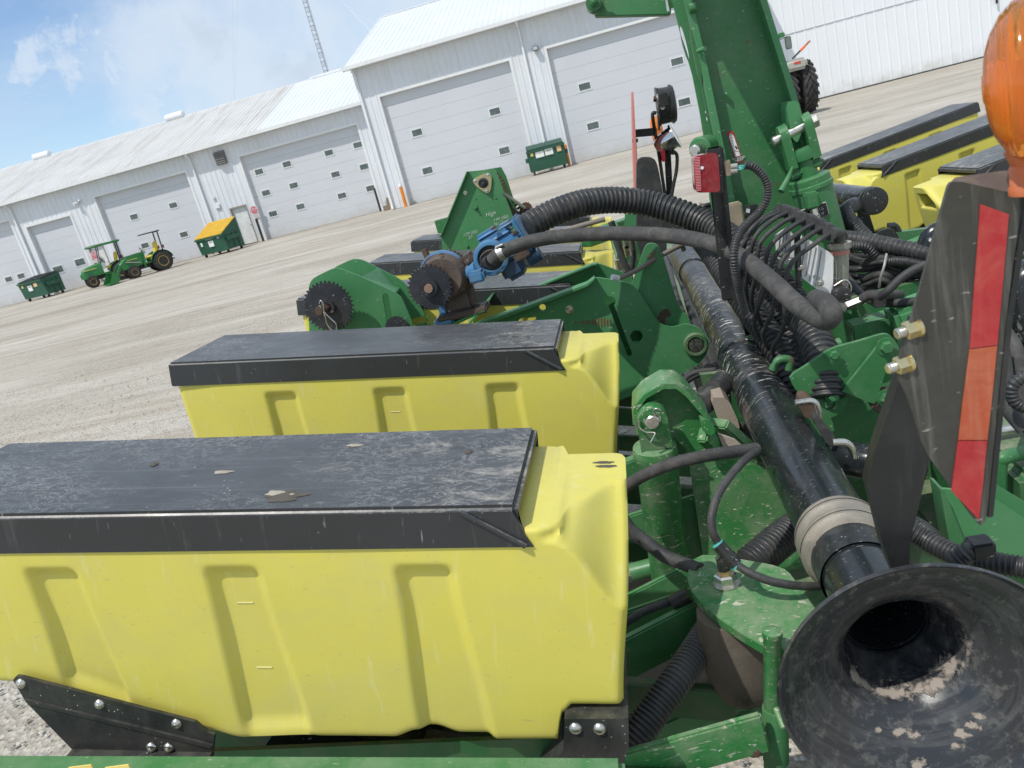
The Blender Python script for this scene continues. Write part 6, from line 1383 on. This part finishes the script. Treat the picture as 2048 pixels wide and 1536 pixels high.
for q, r_ in (((1667.6, 709), .009), ((1771.5, 693), .0125), ((1665, 792), .0095), ((1772, 796), .013)):
    bm = bmesh.new(); hexbolt(bm, at(q[0], q[1], Y6 - .012), (0, -1, 0), r_); finish(bm, 'bolt', GREEN if r_ != .0095 else GREEN_F, PL, 30)
rod('bush', at(1765, 800, Y6 - .01), at(1768, 799, Y6 + .03), .026, RUST, PL, 28, .002)
hose('green_hoop', [(1578, 740, 1.7), (1580, 722, 1.7), (1570, 718, 1.7), (1555, 722, 1.7), (1545, 740, 1.7)], .009, GREEN, PL)
# boxes and rails behind it
B_('top_rail', at(1735, 650, 1.9), at(1840, 620, 1.9), .05, .035, GREEN_F); B_('spring_box', at(1700, 668, 1.8), at(1775, 650, 1.8), .06, .05, GREEN); plate('upright_rail', [(1684, 612), (1700, 608), (1716, 690), (1702, 694)], 1.85, .03, GREEN, PL, smooth=0); plate('upright_rail', [(1702, 612), (1712, 610), (1722, 650), (1714, 655)], 1.9, .03, GREEN, PL, smooth=0)
B_('box_beam', at(1790, 668, 1.75), at(1870, 640, 1.75), .09, .12, GREEN_F, bev=.01); plate('deck_plate', [(1690, 600), (1850, 560), (1870, 640), (1800, 700), (1700, 700)], 2.05, .02, LIFTG, PL, smooth=0)
bm = bmesh.new(); P = [at(1658 + k * 3.2, 692 - k * .6, 1.66) for k in range(8)]
for p in P: lathe(bm, p, (1, 0, 0.15), [(-.002, .013), (.002, .013)], 16)
finish(bm, 'coil_spring', GREEN, PL, 40); rod('rail_nut', at(1729, 640, 1.86), at(1745, 640, 1.86), .014, STEEL, PL, 6); rod('pink_pin', at(1718, 650, 1.84), at(1722, 650, 1.84), .02, RUST, PL, 16, .004)

# ---- lift arm, near cylinder and air bag, between the nearest hoppers and the pipe
Y7 = 1.36
arm = [(1268, 850), (1270, 815), (1290, 792), (1325, 772), (1352, 772), (1372, 786), (1440, 872), (1500, 925), (1600, 985), (1630, 1120), (1540, 1160), (1410, 1140), (1398, 1060), (1375, 900), (1352, 880), (1338, 872), (1276, 874)]
plate('lift_arm', arm, Y7 + .035, .014, GREEN_S, PL, label='green curved lift arm with chipped paint')
bm = bmesh.new(); e = [at(x, y, Y7 + .0) for x, y in smoothpoly([(1266, 850), (1267, 815), (1288, 790), (1325, 768), (1354, 768), (1375, 783), (1420, 838)], 0)]
q = e + [at(x, y, Y7) for x, y in [(1417, 845), (1371, 792), (1352, 778), (1327, 778), (1293, 797), (1276, 820), (1273, 850)]]; prism(bm, q, [p + Vector((0, .085, 0)) for p in q]); finish(bm, 'arm_flange', GREEN_S, PL, 40)
bm = bmesh.new(); e = [(1420, 838), (1432, 852), (1430, 862), (1420, 862), (1405, 848), (1400, 842), (1403, 858), (1416, 880), (1440, 905), (1455, 905), (1418, 850)]; 
plate('broken_tab', [(1400, 843), (1412, 838), (1428, 853), (1431, 866), (1420, 872), (1405, 862)], Y7 - .01, .05, GREEN_S, PL); B_('arm_strut', at(1405, 868, Y7 + .0), at(1445, 905, Y7 + .05), .02, .03, GREEN_S); B_('arm_strut', at(1432, 845, Y7 + .06), at(1500, 905, Y7 + .12), .05, .02, GREEN_S); plate('dirty_pocket', [(1436, 868), (1470, 880), (1490, 898), (1450, 905)], Y7 + .025, .008, MUD, PL, smooth=0)
ca, cb = at(1309, 892, Y7), at(1345, 1180, Y7 + .03); d_ = (ca - cb).normalized(); Lc = (cb - ca).length
nc = finish((lambda b: (lathe(b, ca, cb - ca, [(-.004, .030), (0, .039), (.008, .0405), (.022, .0405), (.026, .038), (Lc - .02, .038), (Lc, .030)], 48), b)[1])(bmesh.new()), 'near_cylinder', GREEN_S, PL, 40, label='green hydraulic cylinder with mud splashes down its left side')
Bm = Matrix((Vector((1, 0, 0)), d_, Vector((0, -1, 0)))).transposed(); Mt = Matrix.Translation(at(1304, 838, Y7 - .012)) @ Bm.to_4x4()
pts = [Vector((math.cos(R(a)) * .027, math.sin(R(a)) * .027, 0)) for a in range(-5, 190, 15)] + [Vector((-.026, -.055, 0)), Vector((.030, -.055, 0))]
bm = bmesh.new(); prism(bm, [Mt @ (p + Vector((0, 0, .018))) for p in pts], [Mt @ (p + Vector((0, 0, -.018))) for p in pts]); bmesh.ops.bevel(bm, geom=[e for e in bm.edges if e.calc_face_angle(0) > 1.2], offset=.003, segments=2, affect='EDGES'); finish(bm, 'rod_eye', GREEN_S, nc, 40)
pc = at(1304, 838, Y7 - .03); bm = bmesh.new(); cyl(bm, pc + Vector((0, .06, 0)), pc + Vector((0, -.014, -.002)), .0125, 28, bev=.002); lathe(bm, pc + Vector((0, .001, 0)), (0, -1, 0), [(0, .0155), (.002, .0155), (.002, .013)], 28); finish(bm, 'eye_pin', STEEL, nc, 40)
bm = bmesh.new(); sweep(bm, catmull([pc + Vector(q) for q in ((.010, -.012, .010), (.006, -.016, .020), (.012, -.018, .024), (.018, -.015, .016), (.012, -.012, .010))], 6), .0017, 8)
sweep(bm, catmull([pc + Vector(q) for q in ((-.022, -.004, .004), (-.024, -.006, -.008), (-.016, -.009, -.018), (-.004, -.010, -.021), (.0, -.012, -.024), (-.010, -.016, -.036))], 6), .0018, 8); finish(bm, 'cotter_ring', STEEL, nc, 50)
# hoses across the cylinder
hose('rubber_hose', [(1240, 985, 1.27), (1262, 966, 1.26), (1300, 945, 1.25), (1350, 926, 1.24), (1410, 912, 1.24), (1470, 903, 1.26), (1512, 898, 1.30)], .0105, RUBBER_W, PL, 16)
hose('rubber_hose', [(1240, 1030, 1.25), (1262, 1060, 1.24), (1290, 1082, 1.23), (1330, 1112, 1.21), (1375, 1130, 1.18), (1400, 1140, 1.16)], .0115, RUBBER, PL, 16)
air = hose('air_line', [(1512, 903, 1.22), (1490, 920, 1.17), (1462, 950, 1.13), (1436, 990, 1.10), (1424, 1030, 1.08), (1425, 1062, 1.07), (1437, 1088, 1.07)], .0062, RUBBER, PL, 14)
hose('air_line', [(1474, 1130, 1.055), (1498, 1145, 1.04), (1540, 1162, 1.03), (1590, 1171, 1.03), (1640, 1172, 1.05), (1680, 1165, 1.08)], .0062, RUBBER, PL, 14)
# air bag with its top plate
ZP = atz(1455, 1170, 1.035).z
top = smoothpoly([(1374, 1160), (1378, 1135), (1398, 1110), (1430, 1110), (1480, 1118), (1540, 1128), (1575, 1140), (1600, 1175), (1640, 1230), (1640, 1300), (1560, 1300), (1525, 1292), (1490, 1272), (1448, 1245), (1405, 1210), (1385, 1185)], 1)
bm = bmesh.new(); f = [atz(x, y, 1.035) for x, y in top]; prism(bm, f, [p + Vector((0, 0, -.014)) for p in f]); ap = finish(bm, 'air_bag_top', GREEN_S, PL, 30, label='rounded green top plate dusted with tan soil')
pc = atz(1454, 1168, 1.035)
bm = bmesh.new(); lathe(bm, pc, (0, 0, 1), [(0, .021), (.003, .021)], 28); lathe(bm, pc + Vector((0, 0, .003)), (0, 0, 1), [(0, .0175), (.014, .0175), (.017, .0150)], 6); finish(bm, 'hex_nut', STEEL, ap, 25)
bm = bmesh.new(); lathe(bm, pc + Vector((0, 0, .017)), (0, 0, 1), [(0, .010), (.009, .010), (.010, .009)], 6); finish(bm, 'brass_hex', mat('brass', (.5, .36, .16), .35, 1.0, dust=.3, dscale=50), ap, 25)
td = Vector((.021, -.030, -.010)).normalized(); tcn_ = pc + Vector((0, 0, .044)); bm = bmesh.new(); cyl(bm, pc + Vector((0, 0, .026)), tcn_, .0095, 18)
ta, tbb = at(1437, 1090, 1.07), at(1472, 1129, 1.057); dv = (tbb - ta).normalized(); lathe(bm, ta, dv, [(-.001, .0088), (0, .0098), ((tbb - ta).length, .0098), ((tbb - ta).length + .001, .0088)], 24); lathe(bm, ta.lerp(tbb, .62), dv, [(-.004, .0098), (-.003, .0108), (.006, .0108), (.007, .0098)], 24)
cyl(bm, ta.lerp(tbb, .35), ta.lerp(tbb, .35) + Vector((-.014, -.002, -.010)), .0035, 12); tee = finish(bm, 'tee_fitting', BLACK, ap, 40)
for p, s in ((ta, -1), (tbb, 1)):
    bm = bmesh.new(); lathe(bm, p, dv * s, [(0, .0092), (.0035, .0090), (.004, .0065)], 24); finish(bm, 'teal_collar', TEAL, tee, 40)
bc = atz(1462, 1225, 1.02); bc = Vector((bc.x + .004, bc.y + .012, 1.018)); bm = bmesh.new(); lathe(bm, bc, (-.02, .03, -1), [(0, .045), (0, .054), (.03, .0575), (.09, .0585), (.125, .056), (.145, .048), (.152, .035), (.152, .03), (.19, .03)], 48); finish(bm, 'air_bag', AIRBAG, PL, 50, label='brown rubber air bag under the round plate')
rod('air_bag_seat', bc + Vector((0, .0, -.15)), bc + Vector((0, 0, -.24)), .04, GREEN, PL, 28)
# green jack post in its socket, front
ja, jb = at(1545, 1262, .93), at(1545, 1560, .93); d_ = (ja - jb).normalized()
jp = finish((lambda b: (lathe(b, ja, jb - ja, [(-.001, .0115), (0, .0128), (.007, .0132), (.009, .0118), ((jb - ja).length, .0118)], 32), b)[1])(bmesh.new()), 'jack_post', GREEN_S, PL, 40)
sa, sb = at(1550, 1415, .93), at(1552, 1520, .93); bm = bmesh.new(); lathe(bm, sa, sb - sa, [(.004, .0125), (0, .0135), (0, .0168), (.003, .0175), ((sb - sa).length, .0175), ((sb - sa).length + .004, .012)], 36, False); finish(bm, 'jack_socket', GREEN, jp, 40)
a = at(1559, 1432, .91); bm = bmesh.new(); cyl(bm, a + Vector((-.004, .02, .01)), at(1568, 1456, .90), .0048, 16); finish(bm, 'roll_pin', GREEN_S, jp, 40)
bm = bmesh.new(); hexbolt(bm, at(1508, 1498, .90), (0, -1, .1), .0085, .002); finish(bm, 'bolt', RUST, PL, 30)
bm = bmesh.new(); bmesh.ops.create_uvsphere(bm, u_segments=24, v_segments=16, radius=.021, matrix=Matrix.Translation(at(1496, 1452, .99))); finish(bm, 'ball_end', GREEN, PL, 80)
# parallel arms and lower bars
B_('front_beam', at(1180, 1560, .86), at(1530, 1462, .90), .012, .062, GREEN_S, up=(0, 0, 1)); 
f0, f1 = at(1150, 1590, .90), at(1535, 1440, .96)
B_('lower_arm', at(1200, 1265, 1.22), at(1420, 1190, 1.22), .012, .05, GREEN); B_('lower_arm', at(1225, 1330, 1.12), at(1430, 1225, 1.16), .016, .075, GREEN); B_('lower_arm', at(1240, 1220, 1.3), at(1420, 1130, 1.3), .014, .045, GREEN)
B_('lower_arm', at(1235, 1060, 1.42), at(1400, 1010, 1.42), .014, .05, GREEN); B_('lower_arm', at(1240, 950, 1.5), at(1300, 925, 1.5), .03, .05, GREEN)
B_('lower_arm', at(1290, 1500, 1.05), at(1500, 1405, 1.05), .014, .07, GREEN); rod('cross_tube', at(1262, 1145, 1.4), at(1312, 1132, 1.4), .018, GREEN, PL, 20); rod('tube_nut', at(1250, 1148, 1.4), at(1262, 1145, 1.4), .012, STEEL, PL, 6)
plate('dark_side_plate', [(1225, 1180), (1420, 1100), (1440, 1400), (1380, 1560), (1225, 1560)], 1.45, .02, DARK, PL, smooth=0)
plate('inner_plate', [(1350, 1000), (1405, 1000), (1412, 1130), (1380, 1200), (1360, 1190)], 1.42, .01, GREEN, PL, smooth=0)
corrugated('corrugated_hose', [(1205, 1575, .93), (1262, 1490, .95), (1310, 1420, .98), (1360, 1350, 1.02), (1400, 1290, 1.08), (1430, 1240, 1.16)], .0235, mat('grey_corrugated_hose', (.07, .072, .072), .5, dust=.5, dscale=24, dust_col=(.15, .14, .12)), PL, .0068, .12)
hose('hydraulic_hose', [(1245, 1250, 1.16), (1290, 1222, 1.16), (1335, 1205, 1.17), (1370, 1192, 1.18)], .0072, RUBBER, PL); rod('hose_coupler', at(1345, 1206, 1.16), at(1378, 1188, 1.16), .013, BLACK, PL, 12)
corrugated('corrugated_hose', [(1500, 1130, 1.2), (1530, 1105, 1.22), (1560, 1080, 1.25), (1600, 1050, 1.3)], .03, CORR, PL, .008, .10)
corrugated('corrugated_hose', [(1400, 810, 1.75), (1425, 790, 1.8), (1450, 760, 1.85)], .028, CORR, PL, .007, .10)
plate('soil_covered_casting', [(1420, 795), (1455, 795), (1480, 850), (1475, 870), (1440, 850)], 1.72, .08, MUD, PL); plate('inner_deck', [(1400, 750), (1500, 740), (1560, 900), (1500, 940), (1430, 860)], 1.95, .02, LIFTG, PL, smooth=0)
for q in (([(1345, 795, 2.0), (1380, 750, 2.0), (1430, 740, 2.0)]), ([(1360, 770, 2.0), (1400, 748, 2.0), (1440, 744, 2.0)]), [(1390, 735, 2.05), (1370, 770, 2.05), (1350, 800, 2.05)]): hose('cable', q, .008, RUBBER, PL)
# long beam across the foot of the picture
B_('front_tube', at(-260, 1560, .74), at(1252, 1572, .76), .05, .05, GREEN, bev=.008)
for x in (168, 242): bm = bmesh.new(); p = at(x, 1536, .712); abox(bm, (-.02, -.001, -.006), (.012, .0005, .004), Matrix.Translation(p)); finish(bm, 'yellow_decal', YEL, PL, 0)
plate('under_bin_shield', [(700, 1500), (860, 1478), (1000, 1500), (1180, 1500), (1180, 1560), (640, 1560), (650, 1500)], .93, .02, BKT, PL, smooth=0); plate('green_gusset', [(625, 1512), (645, 1500), (690, 1500), (700, 1560), (610, 1560)], .90, .02, RU, PL, smooth=0)

# ---- near bracket with reflector strips and amber beacon
YB = .62
bp = [(1897, 372), (1904, 363), (1926, 364), (2030, 387), (2044, 396), (2012, 640), (1992, 850), (1974, 1035), (1966, 1050), (1956, 1050), (1896, 967), (1848, 900), (1818, 800), (1790, 745), (1815, 665), (1845, 560), (1878, 440), (1892, 390)]
bk = plate('lamp_bracket_plate', bp, YB, .004, BRKT, PL, label='scuffed black steel plate with red and orange reflector strip')
bm = bmesh.new(); e = [(2034, 388), (2050, 392), (2048, 420), (2014, 640), (1994, 850), (1976, 1035)]; f = [at(x, y, YB - .001) for x, y in e]; bpts = [p + Vector((.004, 0, 0)) for p in f[::-1]]; q = f + bpts; prism(bm, q, [p + Vector((0, .030, 0)) for p in q]); finish(bm, 'plate_edge', BLACK, bk, 0)
bm = bmesh.new(); f = [at(x, y, YB + .001) for x, y in ((1898, 370), (1904, 363), (1926, 364), (2034, 388), (2052, 384))]; g_ = [at(x, y, YB + .03) for x, y in ((1899, 366), (1910, 355), (1926, 352), (2002, 342), (2060, 338))]; f += [p + Vector((0, 0, -.004)) for p in f[::-1]]; g_ += [p + Vector((0, 0, -.004)) for p in g_[::-1]]; prism(bm, f, g_); finish(bm, 'bracket_top', mat('dusty_brown_top', (.09, .06, .045), .6, dust=.8, dscale=18, dust_col=(.24, .19, .14)), bk, 30)
for pts, m in (([(1961, 408), (2018, 429), (2003, 600), (1995, 690), (1940, 697), (1950, 560), (1957, 470)], REDREF), ([(1939.5, 699), (1994.5, 692), (1984, 800), (1975, 880), (1917, 880), (1925, 810)], ORREF), ([(1916.5, 882), (1974.5, 882), (1966, 970), (1958, 1040), (1903, 982)], REDREF)):
    bm = bmesh.new(); f = [at(x, y, YB - .0012) for x, y in pts]; prism(bm, f, [p + Vector((0, .001, 0)) for p in f]); finish(bm, 'reflector_strip', m, bk, 0)
for q in ((1815, 652), (1797, 722)):
    bm = bmesh.new(); p = at(q[0] + 22, q[1] + 2, YB + .004); dd = Vector((-1, -.25, -.05)).normalized(); lathe(bm, p, dd, [(0, .0082), (.003, .0082)], 20); lathe(bm, p + dd * .003, dd, [(0, .0072), (.0075, .0072), (.0085, .006)], 6); b_ = finish(bm, 'bracket_bolt', BRASSY, bk, 25)
    bm = bmesh.new(); lathe(bm, p + dd * .010, dd, [(0, .0040), (.0008, .0043), (.0016, .0040), (.0024, .0043), (.0032, .0040), (.004, .0043), (.0048, .0040), (.0056, .0043), (.0064, .0040), (.0075, .0043), (.0085, .0035)], 16); finish(bm, 'bolt_thread', STEEL, b_, 30)
sa_ = [(1815, 660, .70), (1858, 880, .76), (1795, 1010, .84), (1785, 1130, .9)]
bm = bmesh.new(); q = [(1830, 640), (1900, 700), (1880, 860), (1854, 937), (1838, 1013), (1820, 1083), (1818, 1160), (1792, 1160), (1766, 1090), (1735, 967), (1752, 897), (1797, 765)]; f = [at(x, y, YB + .195) for x, y in q]; prism(bm, f, [p + Vector((0.0, .02, 0)) for p in f])
bmesh.ops.bevel(bm, geom=[e for e in bm.edges if e.calc_face_angle(0) > 1.2], offset=.003, segments=2, affect='EDGES'); finish(bm, 'support_arm', mat('plain_black_steel', (.016, .017, .018), .4, dust=.4, dscale=9, dust_col=(.05, .048, .045), streak=((60, 60, 6), .4, (.06, .06, .058))), PL, 30, label='bent black steel arm carrying the beacon bracket')
# beacon: two-faced amber lens standing on a short neck
AMB, t, b = new_mat('amber_lens'); b.inputs['Base Color'].default_value = (1.0, .38, .06, 1); b.inputs['Roughness'].default_value = .12; b.inputs['Transmission Weight'].default_value = .82; b.inputs['IOR'].default_value = 1.35; b.inputs['Coat Weight'].default_value = .4
bc_ = at(2056, 160, .60); axb = Vector((.88, -.47, 0)).normalized()
bm = bmesh.new(); pr = [(a * .86, b_ * .80) for a, b_ in [(-.0300, .0005), (-.0300, .011), (-.0285, .013), (-.0278, .014), (-.0285, .0155), (-.0280, .020), (-.0265, .030), (-.0225, .042), (-.0160, .053), (-.0075, .0605), (-.0015, .0625), (.0015, .0625), (.0075, .0605), (.0160, .053), (.0225, .042), (.0265, .030), (.0285, .0005)]]
prf = []
for (s0, r0), (s1, r1) in zip(pr, pr[1:]):
    n_ = max(1, int(math.hypot(s1 - s0, r1 - r0) / .0009))
    for k in range(n_): prf.append((s0 + (s1 - s0) * k / n_, r0 + (r1 - r0) * k / n_))
prf.append(pr[-1]); prf = [(s_ - math.copysign(1, s_) * (.00032 * (1 + math.cos(r_ / .0026 * 2 * PI))) * (1 if .013 < r_ < .048 else 0), r_) for s_, r_ in prf]
lathe(bm, (0, 0, 0), axb, prf, 80); bmesh.ops.transform(bm, matrix=Matrix.Diagonal((1, 1, 1.06, 1)), verts=bm.verts)
bl = finish(bm, 'amber_beacon', AMB, PL, 60, loc=bc_, label='two-faced amber warning beacon')
bm = bmesh.new(); lathe(bm, (0, 0, 0), (0, 0, 1), [(-.03, .010), (-.01, .016), (.0, .012), (.012, .010)], 20); lathe(bm, (-.002, 0.001, 0), -axb, [(0, .034), (.003, .037), (.001, .01)], 40); finish(bm, 'reflector_bulb', mat('amber_inner', (.85, .42, .12), .3), bl, 50)
bm = bmesh.new(); lathe(bm, (.0, 0, -.044), (0, 0, -1), [(0, .017), (.010, .0132), (.012, .0145), (.024, .0145), (.025, .0155), (.030, .0155)], 36); finish(bm, 'beacon_neck', mat('amber_neck', (.62, .16, .05), .4, trans=.2, dust=.3, dscale=40), bl, 50)

# ---- far right edge: hoses, green boxes and guard plate
for pts, r_ in (([(1985, 640, 1.35), (2010, 668, 1.33), (2030, 700, 1.3), (2040, 760, 1.28), (2048, 830, 1.27), (2070, 870, 1.26)], .0125), ([(2005, 700, 1.28), (2012, 760, 1.26), (2020, 820, 1.24), (2050, 860, 1.22)], .011), ([(2000, 720, 1.32), (2005, 780, 1.3), (2020, 830, 1.28), (2060, 855, 1.26)], .009)): hose('hydraulic_hose', pts, r_, RUBBER_W if r_ == .0125 else RUBBER, PL)
corrugated('corrugated_hose', [(2070, 745, 1.2), (2040, 758, 1.2), (2024, 775, 1.2), (2028, 800, 1.2), (2045, 812, 1.2), (2070, 815, 1.2)], .010, CORR, PL, .006)
elbow('air_elbow', [(2080, 545, 1.6), (2050, 560, 1.6), (2035, 590, 1.6), (2040, 625, 1.6), (2055, 655, 1.6)], .035, PIPE, True); elbow('air_elbow', [(2090, 470, 1.9), (2060, 475, 1.9), (2030, 490, 1.9), (1990, 500, 1.9)], .03, PIPE)
corrugated('corrugated_hose', [(1822, 1062, 1.05), (1850, 1078, 1.04), (1885, 1097, 1.02), (1920, 1112, 1.0), (1960, 1120, .98), (2005, 1128, .96), (2080, 1140, .94)], .0145, CORR, PL, .0058, .14); corrugated('corrugated_hose', [(1826, 1045, 1.1), (1840, 1050, 1.1), (1870, 1075, 1.06)], .010, CORR, PL, .005)
corrugated('corrugated_hose', [(1905, 1125, .93), (1925, 1112, .93), (1945, 1098, .93), (1962, 1090, .94)], .0125, CORR, PL, .0058); box_obj('hose_end_cap', (-.014, -.014, -.010), (.014, .014, .012), BLACK, PL, .003, Matrix.Translation(at(1960, 1096, .93)))
plate('guard_plate', [(1886, 978), (1970, 985), (2110, 1080), (2110, 1150), (2020, 1145), (1930, 1150), (1915, 1100)], 1.12, .006, GREEN_F, PL, smooth=0); plate('guard_plate', [(1975, 960), (2110, 1040), (2110, 1130), (2040, 1110)], 1.2, .006, GREEN_F, PL, smooth=0); plate('guard_plate_edge', [(1880, 978), (1888, 980), (1940, 1110), (1935, 1150), (1905, 1120)], 1.10, .04, GREEN, PL, smooth=0)
p = at(2040, 900, 1.35); bm = bmesh.new(); abox(bm, (-.04, -.10, -.30), (.25, .35, .0), Matrix.Translation(p), .015, 3); finish(bm, 'frame_box', LIFTG, PL, 40); p = at(2010, 850, 1.6); bm = bmesh.new(); abox(bm, (-.05, -.1, -.2), (.35, .4, .0), Matrix.Translation(p), .012, 3); finish(bm, 'frame_box', LIFTG, PL, 40)
hose('guard_hoop', [(2000, 1020, 1.28), (1998, 960, 1.28), (2000, 925, 1.28), (2012, 914, 1.28), (2050, 905, 1.3), (2090, 900, 1.3)], .012, GREEN, PL, 16)
rod('chrome_rod', at(1975, 868, 1.4), at(2100, 842, 1.4), .009, STEEL, PL, 20)
